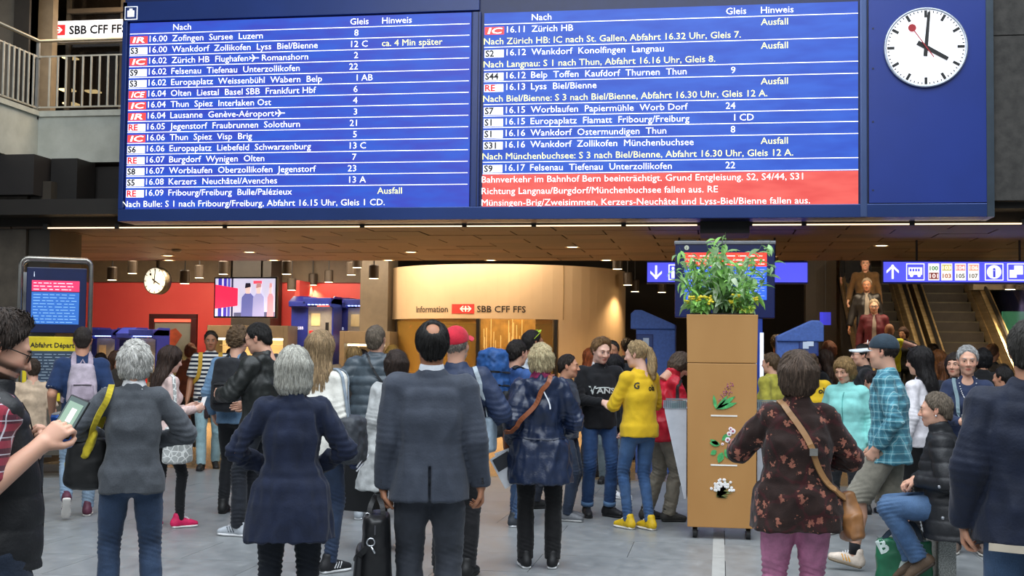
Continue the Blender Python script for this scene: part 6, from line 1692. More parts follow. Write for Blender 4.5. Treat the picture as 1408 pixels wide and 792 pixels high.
# --- 3 white-haired woman in grey sweater
P = person(dict(id='white', px=186, d=7.15, h=1.635, sex='f', face=4, label='white-haired woman in a charcoal sweater and dark jeans with arms bent', hair='fluffy', hairc='D9D6CE', skin='fair', bulk=1.0, head=(-8, -4, 0), hs=.97,
    top=dict(name='sweater', c='3C4045', pat='heather', c2='5A5E64', ease=.028, hem=-.14, sleeve=1, fat=.014, amp=.006, collarc='E8E8EA'), bottom=B(J_DARK, c='2A3A52', c2='3D5270', r=(.092, .066, .060)),
    lh=dict(w=(-.16, .20, 1.12), pole=(-1, -.5, -.2), d=(.6, .6, 0)), rh=dict(w=(.14, .20, 1.10), pole=(1, -.6, -.3), d=(-.6, .6, 0)), lf=dict(a=(-.12, .02, .085)), rf=dict(a=(.13, -.02, .085)), shoes=dict(c='2A2422')))
e = held(P, 'shoulder_bag', 'black shoulder bag with a yellow strap and yellow scarf on the white-haired woman', 'bag')
handbag(e, (-.25, .12, .98), .16, .26, .28, plain('151515', .45), side=(0, 1, 0))
yel = cloth('C9B42C', .7, .12); strap('strap', [(-.24, .10, 1.08), (-.22, -.05, 1.22), (-.16, -.10, 1.36), (-.13, -.02, 1.46), (-.14, .08, 1.38), (-.20, .16, 1.15)], .035, yel, e, on=P['bvh'], off=.010)
f = Field((-.45, -.1, .85), (-.1, .4, 1.25), .010); f.limb([(-.22, .02, 1.16), (-.26, .08, 1.06), (-.36, .16, .97)], [(.02, .04), (.03, .07), (.02, .06)], (1, 0, 0), .02); field_obj('yellow_scarf', f, yel, e, disp=cloth_disp(.008, (20, 20, 20)))

# --- 4 girl with tote
P = person(dict(id='tote', px=230, d=11.1, h=1.60, sex='f', face=-68, label='girl in a pale pink top, black leggings and bright pink canvas shoes', hair='long', hairc='3A2A22', skin='pale', head=(6, 12, 0), face_seen=1,
    top=dict(name='jacket', c='D9BDB6', ease=.02, hem=-.12, sleeve=1, fat=.004), bottom=dict(c='17181B', r=(.075, .052, .040), fat=0, amp=.003),
    rh=dict(w=(.12, .25, 1.12), d=(-.2, .9, .3), curl=.8), lh=dict(w=(-.1, .24, 1.12), d=(.2, .9, .3)), rf=dict(a=(.08, .13, .085), yaw=-5), lf=dict(a=(-.08, -.14, .085)), shoes=dict(c='D81E5B', sole='F0EEEA', lace='F4F4F4')))
e = held(P, 'tote_bag', 'pale grey tote bag with a white pattern hanging from the girl in pink shoes', 'bag')
tb_ = cloth('A9ABA8', .8, .08, 'print', 'E8E8E4', None, .8); o = handbag(e, (.26, .02, .80), .10, .34, .30, tb_, side=(1, 0, 0), bevel=3); strap('strap', [(.22, .0, .95), (.20, .0, 1.2), (.17, 0, 1.43), (.13, -.02, 1.46)], .03, tb_, e, on=P['bvh'])
e2 = held(P, 'paper_slip', 'small white paper held by the girl with the tote bag', 'paper'); MB().add([(.06, .31, 1.14), (.12, .33, 1.15), (.10, .37, 1.24), (.04, .35, 1.23)], [(0, 1, 2, 3)]).build('paper', plain('F2F2F0'), e2)

# --- 5 striped man
P = person(dict(id='striped', px=290, d=16.4, h=1.80, face=178, label='man walking forward in a navy and white striped T-shirt and pale jeans', hair='short', hairc='2A221C', skin='tan', face_seen=1, head=(0, 4, 0), bulk=1.16,
    top=dict(name='striped_t_shirt', c='1D2536', pat='stripes', c2='E4E0D8', sc=1.0, ease=.022, hem=-.10, sleeve=.40), bottom=dict(c='8AA6AC', pat='denim', c2='A8C0C2', r=(.09, .065, .058)),
    rh=dict(w=(.27, .06, .86), curl=.7), lh=dict(w=(-.22, .12, .92)), rf=dict(a=(.08, .16, .085)), lf=dict(a=(-.08, -.16, .10), pitch=-12), shoes=dict(c='1E1C1A')))
e = held(P, 'backpack', 'yellow straps of a backpack worn by the man in stripes', 'backpack')
for s_ in (1, -1): strap('shoulder_strap', [P['SP'](.50)-P['fdir']*.08+P['sdv']*s_*.11, P['SP'](.52)+P['sdv']*s_*.12, P['SP'](.40)+P['fdir']*.14+P['sdv']*s_*.125, P['SP'](.2)+P['fdir']*.14+P['sdv']*s_*.14, P['SP'](.12)+P['sdv']*s_*.18], .05, plain('C79A2E', .7), e, on=P['bvh'], off=.01)
handbag(e, (0, -.21, 1.22), .28, .40, .14, plain('B58A28', .7), name='pack_body', side=(1, 0, 0))
e = held(P, 'jacket', 'dark jacket tied round the waist of the man in stripes', 'jacket')
f = Field((-.35, -.25, .5), (.35, .3, 1.1), .016); f.limb([(-.17, 0, .90), (-.10, .14, .88), (.10, .14, .88), (.17, 0, .90), (.08, -.15, .89), (-.08, -.15, .89), (-.17, 0, .9)], .030, k=.02); f.limb([(.02, .16, .88), (.03, .17, .66)], [.035, .03], k=.02); f.limb([(0, -.15, .88), (0, -.17, .65)], [(.17, .035), (.18, .03)], (1, 0, 0), .02)
field_obj('tied_jacket', f, cloth('2E2023', .8), e, disp=cloth_disp(.01, (14, 14, 14)))
e = held(P, 'paper_slip', 'white card in the hand of the man in stripes', 'paper'); MB().box((.20, .12, .74), (.29, .125, .80)).build('paper', plain('EDE8E0'), e)

# --- 6 denim jacket and black backpack
P = person(dict(id='denim', px=326, d=12.1, h=1.79, face=-20, label='curly-haired man in a blue denim jacket with a black backpack, back turned', hair='curly', hairc='6A543C', skin='fair', head=(-10, 3, 0),
    top=dict(name='denim_jacket', pat='denim', c='5C7E9E', c2='8FAAC2', ease=.028, hem=-.12, fat=.006, collar='stand'), bottom=dict(c='15171B', r=(.085, .060, .050)),
    lh=dict(w=(-.24, .06, .92)), rh=dict(w=(.20, .15, 1.0)), shoes=dict(c='161616', sole='161616')))
backpack(P, 'black backpack on the man in the denim jacket', '24262A', '1B1C1F', (.30, .46, .17), .25)

# --- 7 sunglasses man in dark jacket
P = person(dict(id='shadesman', px=362, d=10.7, h=1.81, face=58, label='dark-haired man in sunglasses and a black jacket, standing side on', hair='short', hairc='1D1A18', skin='fair', glasses='dark', face_seen=1, head=(12, 16, 0),
    top=dict(name='jacket', c='1E211F', rough=.5, ease=.045, hem=-.14, fat=.014, hood=1, amp=.010, collar='stand'), bottom=dict(c='20232A', pat='denim', c2='343A45', r=(.088, .064, .058), crease=1.6),
    lh=dict(w=(-.10, .32, 1.13), pole=(-1, -.2, -.8), d=(.3, .9, .2), curl=.7), rh=dict(w=(.14, .22, 1.05)), rf=dict(a=(.09, .10, .085), yaw=-6), lf=dict(a=(-.10, .14, .085), yaw=4), shoes=dict(c='B9BEC4', sole='ECECEC', stripe='4A5058', lace='E4E4E4')))

# --- 8 navy tunic woman
P = person(dict(id='tunic', px=404, d=6.55, h=1.605, sex='f', face=2, label='grey-bobbed woman in a long navy knitted tunic, hands on her front', hair='bob', hairc='B9B6AA', skin='fair', bulk=1.0, head=(0, -3, 0),
    top=dict(name='tunic', c='1A2238', ease=.030, hem=-.30, flare=.045, sleeve=1, fat=.010, amp=.010, ff=(11, 11, 2.2)), bottom=dict(c='131821', r=(.094, .066, .052), crease=1.4),
    lh=dict(w=(-.14, .18, 1.03), pole=(-1, -.5, -.3), d=(.6, .5, -.1)), rh=dict(w=(.14, .18, 1.03), pole=(1, -.5, -.3), d=(-.6, .5, -.1)), shoes=dict(c='1A1A1A')))

# --- 9 long blond hair, white knit
P = person(dict(id='blond', px=440, d=9.0, h=1.72, sex='f', face=-25, label='woman with long light brown hair and a white knitted top', hair='longw', hairc='A08664', skin='fair', head=(5, 0, 0),
    top=dict(name='knitted_top', c='D5D2C6', ease=.028, hem=-.12, fat=.008, pat='heather', c2='F0EEE6'), bottom=B(J_DARK, c='26344C', r=(.084, .058, .046)),
    rh=dict(w=(.14, .20, 1.05)), lh=dict(w=(-.12, .2, 1.05)), rf=dict(a=(.10, .02, .085), yaw=-30), lf=dict(a=(-.09, .02, .085)), shoes=dict(c='1D1D20', sole='E8E8E8', stripe='E8E8E8')))
e = held(P, 'shoulder_bag', 'slouchy grey shoulder bag with pale straps on the woman in white knit', 'bag')
handbag(e, (.25, .02, .95), .18, .26, .34, cloth('3A3E44', .6), side=(1, 0, 0), disp=.014)
for dx in (-.05, .05): strap('strap', [(.25, dx, 1.06), (.22, dx, 1.25), (.16, dx*.4, 1.44), (.12, -.03, 1.46)], .02, cloth('8E9AA6', .5), e, on=P['bvh'], off=.012)
e = held(P, 'jacket', 'navy sports jacket with white stripes hanging beside the grey shoulder bag', 'jacket')
f = Field((.1, -.15, .68), (.42, .3, 1.0), .012); f.limb([(.25, .08, .92), (.26, .08, .78)], [(.06, .13), (.04, .10)], (1, 0, 0), 0, exp=2.4); field_obj('folded_jacket', f, cloth('1E2C52', .6), e, disp=cloth_disp(.012, (16, 16, 10)))
MB().tube([(.30, .20, .86), (.31, .06, .80), (.31, -.02, .76)], .006, 5).tube([(.30, .21, .83), (.31, .07, .77), (.30, 0, .73)], .006, 5).build('white_stripes', plain('E8EAEE'), e)

# --- 10 grey puffer man
P = person(dict(id='puffer', px=512, d=11.8, h=1.815, face=-8, label='man in a grey quilted down jacket with greying hair, back turned', hair='short', hairc='6E6254', skin='fair', head=(-14, -14, 0), bulk=1.06,
    top=dict(name='down_jacket', c='47525A', rough=.42, ease=.045, hem=-.16, fat=.018, hood=1, quilt=.014, qp=.085, amp=.006), bottom=B(J_MID, c='2D3E54'), side=4,
    lh=dict(w=(-.30, .16, 1.02), pole=(-.6, -1, -.3), d=(-.5, .7, -.4)), rh=dict(w=(.22, .15, 1.0)), shoes=dict(c='A8AEB4', sole='DEE0E2', stripe='5A6068')))
e = held(P, 'shoulder_bag', 'thin black strap of a bag across the grey down jacket', 'bag')
strap('strap', [P['SP'](.50)-P['sdv']*.06, P['SP'](.42)-P['fdir']*.2-P['sdv']*.02, P['SP'](.28)-P['fdir']*.2+P['sdv']*.10, P['SP'](.12)-P['fdir']*.14+P['sdv']*.20], .018, plain('141518', .5), e, on=P['bvh'], off=.012)
handbag(e, (.24, .08, .95), .08, .2, .24, plain('17181A', .5), side=(1, 0, 0))

# --- 11 white coat woman
P = person(dict(id='whitecoat', px=545, d=10.0, h=1.585, sex='f', face=5, label='dark-haired woman in a long off-white coat behind the man in the suit', hair='layer', hairc='3A2E28', skin='mid', head=(0, -8, 0),
    top=dict(name='coat', c='B9BBBA', ease=.04, hem=-.42, flare=.08, fat=.012, amp=.008), bottom=dict(c='1A1A1C', r=(.08, .056, .046)),
    lh=dict(w=(-.22, .05, .86), curl=.9), shoes=dict(c='17171A')))
e = held(P, 'carrier_bag', 'flat black carrier bag hanging low beside the white coat', 'bag')
bg_ = MB().box((-.045, -.17, -.21), (.045, .17, .21)).build('bag_body', plain('0F0F11', .35), e, bevel=.008); bg_.location = (-.27, .02, .545); bg_.rotation_euler = (0, .1, .9)
MB().tube([(-.27, -.05, .74), (-.25, 0, .86), (-.27, .08, .74)], .007, 6).build('handle', plain('17171A'), e)

# --- 12 suit man
P = person(dict(id='suit', px=594, d=6.75, h=1.745, face=0, label='balding man in a dark grey suit seen from behind', hair='balding', hairc='1B1917', skin='tan', bulk=1.03, sw=.180, head=(4, -6, 0),
    top=dict(name='suit_jacket', c='3C424E', rough=.75, var=.06, ease=.034, hem=-.165, flare=.025, fat=.012, amp=.007, ff=(7, 7, 2.6), vent=1, shrug=0), bottom=dict(c='363A42', r=(.096, .075, .066), name='suit_trousers', amp=.006, crease=.7),
    lh=dict(w=(-.245, .03, .84), curl=1.3, d=(0, .1, -1)), rh=dict(w=(.27, .04, .85), curl=.9, d=(.05, .3, -1)), lf=dict(a=(-.10, .02, .085)), rf=dict(a=(.10, .0, .085)), shoes=dict(c='14110F')))
ff_ = Field(np.array(P['SP'](.5))-.16, np.array(P['SP'](.5))+.16, .007); SPn = lambda z: np.array(P['SP'](z)); fdn = np.array(P['fdir'])
ff_.limb([SPn(.455), SPn(.500)-fdn*.004], [(.098, .092), (.076, .076)], (1, 0, 0), .01, cap=.3, exp=2.2); ff_.limb([SPn(.44)+fdn*.05, SPn(.60)+fdn*.05], [(.062, .075), (.062, .075)], (1, 0, 0), .004, 'S', cap=.3)
field_obj('jacket_collar', ff_, cloth('383E4A', .75, .06), P['root'])
ff_ = Field(np.array(P['SP'](.5))-.16, np.array(P['SP'](.5))+.16, .006); ff_.limb([SPn(.47), SPn(.545)-fdn*.012], [(.080, .076), (.064, .064)], (1, 0, 0), .01, cap=.3); field_obj('shirt_collar', ff_, cloth('E8ECF2', .7, .03), P['root'])
for s_ in (1, -1):
    sh, el, w, H = P['arms'][s_]
    mbb = MB()
    for j in range(3): mbb.blob(w+(el-w)*(.10+.05*j)+np.array((s_*.012, -.045, 0)), (.007, .004, .007), 8, 4)
    mbb.build('sleeve_buttons', plain('1A1A1E', .3), P['root'])
e = held(P, 'briefcase', 'black laptop bag with chrome rings held by the man in the suit', 'bag')
bk = plain('121214', .42); wl = P['arms'][-1][2]; bx_, by_ = wl[0]-.035, wl[1]+.02
zt2 = .695
f = Field((bx_-.16, by_-.30, .24), (bx_+.16, by_+.30, .78), .010); f.limb([(bx_, by_, zt2-.03), (bx_, by_, .33)], [(.070, .195), (.085, .21)], (1, 0, 0), 0, cap=.7, exp=3.2); field_obj('bag_body', f, bk, e, disp=cloth_disp(.004, (12, 12, 10)))
f = Field((bx_-.2, by_-.30, .24), (bx_+.2, by_+.30, .78), .010); f.limb([(bx_-.075, by_, .52), (bx_-.085, by_, .36)], [(.03, .16), (.035, .17)], (1, 0, 0), 0, cap=.7, exp=3.2); field_obj('front_pocket', f, plain('18181B', .5), e)
for dx in (-.03, .03): strap('handle', [(bx_+dx*1.4, by_-.09, zt2-.02), (bx_+dx, by_-.07, zt2+.06), (bx_+dx*.2, by_, zt2+.105), (bx_+dx, by_+.07, zt2+.06), (bx_+dx*1.4, by_+.09, zt2-.02)], .026, bk, e, th=.006)
MB().tube([(bx_-.02+.020*math.cos(a), by_-.215, .585+.020*math.sin(a)) for a in [i*2*PI/14 for i in range(14)]], .004, 6, closed=True).build('chrome_ring', plain('D0D2D6', .15, .9), e, True)
MB().tube([(bx_-.02, by_-.22, .565), (bx_-.005, by_-.225, .545), (bx_+.003, by_-.225, .53)], .006, 6).build('snap_hook', plain('C8CACE', .15, .9), e, True)
MB().tube([(bx_-.045+.014*math.cos(a), by_-.10, zt2+.01+.014*math.sin(a)) for a in [i*2*PI/12 for i in range(12)]], .0035, 6, closed=True).build('chrome_ring', plain('D0D2D6', .15, .9), e, True)
strap('side_strap', [(bx_-.02, by_-.20, .57), (bx_-.09, by_-.15, .50), (bx_-.10, by_, .46), (bx_-.09, by_+.12, .5)], .030, bk, e, th=.004)
mbb = MB(); mbb.tube([(bx_+.0, by_-.2, .62), (bx_, by_-.195, zt2-.03), (bx_, by_, zt2+.003), (bx_, by_+.19, zt2-.03)], .004, 5); mbb.build('zip', plain('5A5A5E', .3, .6), e)

# --- 13 red cap man
P = person(dict(id='redcap', px=628, d=8.9, h=1.755, face=-12, label='man in a red cap and navy jacket half hidden behind the suit', hair='fringehair', hairc='8E867C', skin='fair', head=(-12, -10, 0), beard=(.62, .60, .58), cap=dict(c='C42438'), bulk=1.05,
    top=dict(name='jacket', c='22304E', rough=.6, ease=.04, hem=-.14, fat=.014, collar='stand'), bottom=dict(c='131316', r=(.088, .062, .056)), rh=dict(w=(.16, .20, 1.06), pole=(1, -.6, -.4)), lh=dict(w=(-.2, .1, .95)), shoes=dict(c='151515')))
e = held(P, 'backpack', 'pale blue and grey strap bag at the side of the man in the red cap', 'bag'); handbag(e, (.23, .06, .98), .09, .24, .2, cloth('8FA0AE', .6), side=(1, 0, 0)); strap('strap', [(.24, .06, 1.08), (.20, .0, 1.3), (.13, -.03, 1.46)], .03, cloth('A9B4BC', .6), e, on=P['bvh'])

# --- 14 hiker with large blue rucksack
P = person(dict(id='hiker', px=709, d=11.5, h=1.69, face=-50, label='young man in a blue hooded jacket carrying a big hiking rucksack', hair='short', hairc='241D19', skin='fair', head=(8, 4, 0),
    top=dict(name='hooded_jacket', c='2E5088', rough=.7, ease=.035, hem=-.12, fat=.01, hood=1), bottom=B(J_MID, c='2C4264', r=(.084, .062, .054), crease=1.4), lh=dict(w=(-.1, .2, 1.0)), rh=dict(w=(.16, .12, .98)),
    rf=dict(a=(.10, -.05, .085), yaw=-12), lf=dict(a=(-.09, .1, .085)), shoes=dict(c='33383E', sole='E6E8EA', stripe='E6E8EA', lace='DDDDDD')))
e = held(P, 'hiking_rucksack', 'tall blue and black rucksack on the young man in the blue jacket', 'backpack')
f = Field((-.3, -.55, .75), (.3, 0, 1.75), .013); f.limb([(0, -.27, 1.55), (0, -.28, 1.22)], [(.15, .12), (.17, .13)], (1, 0, 0), 0, cap=.8, exp=2.8); field_obj('upper_pack', f, cloth('22508C', .6, .15), e, disp=cloth_disp(.016, (12, 12, 16)))
f = Field((-.3, -.55, .65), (.3, 0, 1.4), .013); f.limb([(0, -.27, 1.20), (0, -.26, .92)], [(.175, .14), (.15, .12)], (1, 0, 0), 0, cap=.8, exp=2.8); field_obj('lower_pack', f, cloth('1C1E22', .6), e, disp=cloth_disp(.012, (12, 12, 16)))
for z in (1.42, 1.30, 1.08): strap('compression_strap', [(-.16, -.20, z), (-.14, -.39, z+.01), (.14, -.39, z+.01), (.16, -.2, z)], .02, plain('101216'), e, th=.003)
strap('shoulder_strap', [(.1, -.16, 1.50), P['SP'](.52)+P['sdv']*.11, P['SP'](.38)+P['fdir']*.14+P['sdv']*.12, P['SP'](.2)+P['sdv']*.2], .05, plain('16181C', .6), e, on=P['bvh'], off=.01)

# --- 15 man with green-rimmed sunglasses on his head
P = person(dict(id='greenshades', px=731, d=12.8, h=1.80, face=-60, label='dark-haired man with green-rimmed sunglasses pushed up on his hair', hair='short', hairc='1E1916', skin='tan', shades='B8D830', face_seen=1, head=(0, -2, 0),
    top=dict(name='jacket', c='C9CED6', ease=.03, hem=-.1, hood=1), bottom=dict(c='2A2E38'), shoes=dict(c='222222')))

# --- 16 raincoat woman
P = person(dict(id='raincoat', px=744, d=9.3, h=1.655, sex='f', face=0, label='blond woman in a shiny navy hooded raincoat, seen from behind', hair='fluffy', hairc='CBB78E', skin='fair', bulk=1.04, head=(4, -4, 0), hs=.96,
    top=dict(name='raincoat', c='1C2842', rough=.34, ease=.050, hem=-.30, flare=.03, fat=.020, hood=1, amp=.013, ff=(9, 9, 4)), bottom=dict(c='0F0F11', r=(.086, .066, .062), amp=.005, crease=.6),
    lh=dict(w=(-.215, .08, .93), curl=.9), rh=dict(w=(.16, .22, 1.0), pole=(.8, -.8, -.3)), lf=dict(a=(-.105, 0, .085), yaw=12), rf=dict(a=(.105, 0, .085), yaw=-6), shoes=dict(c='121214', sole='E8E8E8')))
strap('drawcord', [P['SP'](.44)-P['fdir']*.24+P['sdv']*.055, P['SP'](.36)-P['fdir']*.22+P['sdv']*.065, P['SP'](.27)-P['fdir']*.2+P['sdv']*.085], .010, plain('E4E8EE'), P['root'], on=P['bvh'], off=.006, th=.002)
strap('waist_seam', [P['SP'](.06)-P['fdir']*.02+P['sdv']*-.22, P['SP'](.06)-P['fdir']*.2-P['sdv']*.1, P['SP'](.06)-P['fdir']*.2+P['sdv']*.1, P['SP'](.06)-P['fdir']*.02+P['sdv']*.22], .012, cloth('18233A', .4), P['root'], on=P['bvh'], off=.003, th=.003)
ff_ = Field(np.array(P['SP'](.5))-.2, np.array(P['SP'](.5))+.2, .009); ff_.limb([np.array(P['SP'](.50)), np.array(P['SP'](.555))], [(.085, .08), (.07, .07)], (1, 0, 0), .01, cap=.4); field_obj('scarf', ff_, cloth('7A2048', .8, .3), P['root'], disp=cloth_disp(.008, (20, 20, 20)))
e = held(P, 'shoulder_bag', 'tan leather bag strap crossing the navy raincoat', 'bag')
strap('strap', [P['SP'](.50)+P['sdv']*.09, P['SP'](.44)-P['fdir']*.24+P['sdv']*.05, P['SP'](.32)-P['fdir']*.24-P['sdv']*.04, P['SP'](.18)-P['fdir']*.24-P['sdv']*.13, P['SP'](.10)-P['fdir']*.1-P['sdv']*.24], .035, plain('8A4A26', .45), e, on=P['bvh'], off=.012)
handbag(e, (-.25, .12, .98), .08, .2, .24, plain('7A4222', .45), side=(1, 0, 0))
e = held(P, 'brochure', 'pair of printed sheets held low by the woman in the navy raincoat', 'papers')
for i, (cc, r1_, dx) in enumerate((('E6E8EC', .32, 0), ('D8DADE', .52, -.02))):
    o = MB().box((-.085, -.002, -.13), (.085, .002, .13)).build('sheet', plain(cc), e); o.location = (-.235+dx, -.02-.012*i, .775-.02*i); o.rotation_euler = (0, -r1_, .35)
    MB().box((-.070, -.004, .01), (.070, -.0022, .115)).build('dark_print', plain('34363A'), o)

# --- 17 boy
P = person(dict(id='boy', px=779, d=11.9, h=1.56, face=-105, label='boy with swept dark hair looking to the right, behind the raincoat woman', hair='short', hairc='2A201A', skin='mid', face_seen=1, head=(6, 2, 0), sw=.15,
    top=dict(name='jacket', c='2B3444', ease=.025, hem=-.1), bottom=B(J_DARK), rf=dict(a=(.09, .05, .085)), shoes=dict(c='6E7074', sole='B0B0AE')))
# --- 18 boy in black sweatshirt
P = person(dict(id='sweat', px=824, d=12.2, h=1.735, face=196, label='young man in a black printed sweatshirt and turned-up jeans, facing us', hair='quiff', hairc='7A5C3A', skin='pale', face_seen=1, head=(10, 16, 0), brow='6A4E34', eye='3E4A58',
    top=dict(name='sweatshirt', c='15161A', ease=.024, hem=-.11, fat=.006, collarc='D8D8D8'), bottom=B(J_MID, c='24406A', c2='41618C', r=(.084, .062, .055), crease=1.5, lift=.06),
    rh=dict(w=(.03, .25, 1.10), pole=(1, -.4, -.5), d=(-.8, .5, -.1), back=(.3, .6, .8), curl=.5), lh=dict(w=(-.24, .10, .865), pole=(-1, -.6, 0), d=(.3, .2, -1), curl=.6), rf=dict(a=(.11, .0, .085), yaw=-8), lf=dict(a=(-.10, .04, .085), yaw=32), shoes=dict(style='boot', c='1B1B1D', sole='1E1E20', lace='2A2A2A')))
wl_ = plain('C9D0CE', .6); front_text(P, 'V', .225, .068, .072, wl_, 1, .098); front_text(P, 'ANS', .232, .185, .050, wl_, 1, -.030)
o = strap('printed_bar', [P['SP'](.294)+P['fdir']*.2+P['sdv']*.085, P['SP'](.294)+P['fdir']*.2-P['sdv']*.03, P['SP'](.294)+P['fdir']*.2-P['sdv']*.125], .009, wl_, P['root'], on=P['bvh'], off=.003, th=.001)
for s_ in (1, -1):
    hp, kn, a, Lg = P['legs'][s_]; MB().tube([a+(kn-a)*.055, a+(kn-a)*.155], [.061, .061], 16).build('jeans_turn_up', cloth('5E7FA6', .8), P['root'], True)
# --- 19.. people behind him
P = person(dict(id='redhair', px=812, d=16.0, h=1.63, sex='f', face=-30, label='woman with long copper hair behind the young man in black', hair='long', hairc='8A4420', skin='fair', shades='3A2018', top=dict(name='top', c='3A342E', ease=.03, hem=-.12), bottom=dict(c='22242A'), shoes=dict(c='222222')))
P = person(dict(id='darkwoman', px=856, d=13.7, h=1.60, sex='f', face=150, label='black-haired person in black with white shoes, bent behind the yellow shirt', hair='layer', hairc='141214', skin='mid', head=(10, 35, 0), lean=14, top=dict(name='top', c='121316', ease=.03, hem=-.12), bottom=dict(c='121316', r=(.08, .055, .045)),
    rf=dict(a=(.1, .02, .085), yaw=60), lf=dict(a=(-.1, .05, .085), yaw=40), shoes=dict(c='E4E4E4', sole='F0F0F0')))
P = person(dict(id='greyjeans', px=842, d=15.2, h=1.72, face=175, label='person in washed grey jeans hidden behind the young man in black', hair='short', hairc='2A241E', skin='tan', top=dict(name='top', c='1C1E22', ease=.03, hem=-.1), bottom=dict(pat='denim', c='5E6A70', c2='7E8A8E'), shoes=dict(c='1E1E20')))
# --- 21 girl in yellow
P = person(dict(id='yellow', px=880, d=11.35, h=1.695, sex='f', face=36, label='girl with a blond ponytail in a yellow sweatshirt, blue jeans and yellow shoes', hair='pony', hairc='A98F68', skin='pale', face_seen=1, head=(34, 8, 0),
    top=dict(name='sweatshirt', c='DDB522', var=.03, ease=.028, hem=-.11, fat=.006, flat=0), bottom=B(J_MID, c='33517A', c2='56759C', r=(.082, .054, .043), crease=1.0),
    lh=dict(w=(-.05, .28, 1.21), pole=(-.8, -.3, -1), d=(.15, .6, .45), back=(-.8, .3, .2), curl=.7), rh=dict(w=(.08, .27, 1.20), pole=(1, -.4, -1), d=(-.3, .6, .5), curl=.7), rf=dict(a=(.06, -.08, .085), yaw=0), lf=dict(a=(-.08, .06, .085), yaw=6), shoes=dict(c='E0B81C', sole='EEEAE2', lace='F2F0EA')))
dk2 = plain('1E1E1A', .6); front_text(P, 'G', .335, .045, .055, dk2, -1, -.105, slant=.15); front_text(P, 'ola', .318, .080, .050, dk2, -1, .045, slant=.15)
e = held(P, 'phone', 'small phone held up between the girl in yellow and the young man', 'phone'); o = MB().box((-.034, -.004, -.065), (.034, .004, .065)).build('phone_case', plain('AEB8C4', .3), e, bevel=.005); o.location = (.02, .385, 1.28); o.rotation_euler = (.5, 0, .5); MB().box((-.03, -.0055, -.06), (.03, -.0045, .06)).build('screen', glow('BFD4F0', .5), o)
# --- 22 red jacket person bending over the bin
P = person(dict(id='redjacket', px=911, d=11.95, h=1.64, sex='f', face=-70, label='person in a bright red jacket bending over the left display bin', hair='layer', hairc='5A4A3C', skin='fair', head=(10, 42, 0), lean=12, bulk=1.08,
    top=dict(name='jacket', c='C8142E', rough=.5, ease=.040, hem=-.16, fat=.014, collar='big', amp=.010), bottom=dict(c='8A8272', r=(.092, .072, .064), amp=.010, crease=2.0, rough=.6), rh=dict(w=(.12, .36, 1.02), pole=(.6, -.3, -1)), lh=dict(w=(-.1, .36, 1.0)), rf=dict(a=(.1, .04, .085)), lf=dict(a=(-.1, -.12, .085)), shoes=dict(c='35322E', sole='242220', lace='5A564E')))
strap('black_panel', [P['SP'](.46)+P['sdv']*.14, P['SP'](.34)+P['sdv']*.24, P['SP'](.18)+P['sdv']*.26], .03, plain('1A1416', .6), P['root'], on=P['bvh'], off=.004)

# --- 23 floral jacket woman
P = person(dict(id='floral', px=1096, d=6.5, h=1.60, sex='f', face=12, label='woman in a dark brown flowered jacket and pink trousers, seen from behind', hair='layer', hairc='5A4A3E', skin='fair', bulk=1.16, head=(6, -6, 0), hs=1.05,
    top=dict(name='flowered_jacket', c='2A1A16', pat='floral', c2='9C6250', c3='5A1622', sc=1.25, ease=.040, hem=-.20, flare=.03, fat=.018, collar='stand', amp=.008), bottom=dict(c='B06E8E', r=(.098, .068, .054), rough=.6, crease=1.6, name='pink_trousers', var=.14),
    lh=dict(w=(-.10, .20, 1.33), pole=(-1, -.2, -.9), d=(.3, .3, .9), curl=.8), rh=dict(w=(.13, .20, 1.10), pole=(1, -.5, -.6)), lf=dict(a=(-.1, 0, .085)), shoes=dict(c='2A2420')))
e = held(P, 'shoulder_bag', 'brown leather shoulder bag on the woman in the flowered jacket', 'bag')
lt = plain('8A5E36', .45, 0, .18, 8)
f = Field((.10, -.25, .56), (.50, .30, 1.05), .009); f.limb([(.27, .0, .94), (.285, -.01, .82), (.30, -.02, .72)], [(.045, .07), (.07, .13), (.055, .15)], (1, 0, 0), .01, cap=.5, exp=2.4); field_obj('bag_body', f, lt, e, disp=cloth_disp(.010, (11, 11, 9)))
strap('strap', [P['SP'](.50)-P['sdv']*.10, P['SP'](.43)-P['fdir']*.2-P['sdv']*.05, P['SP'](.25)-P['fdir']*.22+P['sdv']*.06, P['SP'](.08)-P['fdir']*.2+P['sdv']*.15, Vector((.26, -.08, .93))], .032, plain('A0764A', .45), e, on=P['bvh'], off=.010)
bq = P['SP'](.235)-P['fdir']*.2+P['sdv']*.065; hit = P['bvh'].find_nearest(bq)[0]
MB().box((-.022, -.006, -.02), (.022, .004, .02)).build('buckle', plain('B8B4AC', .25, .8), e).location = hit-P['fdir']*.022

# --- 24 aqua fleece woman
P = person(dict(id='aqua', px=1164, d=11.2, h=1.575, sex='f', face=165, label='woman in an aqua zipped fleece looking down, right of the planter', hair='layer', hairc='8E7148', skin='fair', face_seen=1, head=(-12, 18, 0), bulk=1.12, seed=4,
    top=dict(name='fleece', c='8ED6D0', var=.03, ease=.036, hem=-.14, fat=.012, collar='stand', zip='4E9C98', amp=.006), bottom=dict(c='15171C', r=(.092, .068, .058)),
    lh=dict(w=(-.26, .06, .88)), rh=dict(w=(.25, .08, .9)), rf=dict(a=(.11, .0, .085)), lf=dict(a=(-.12, .03, .085), yaw=10), shoes=dict(c='9A968C', sole='C8C4BA', lace='E0DDD4')))
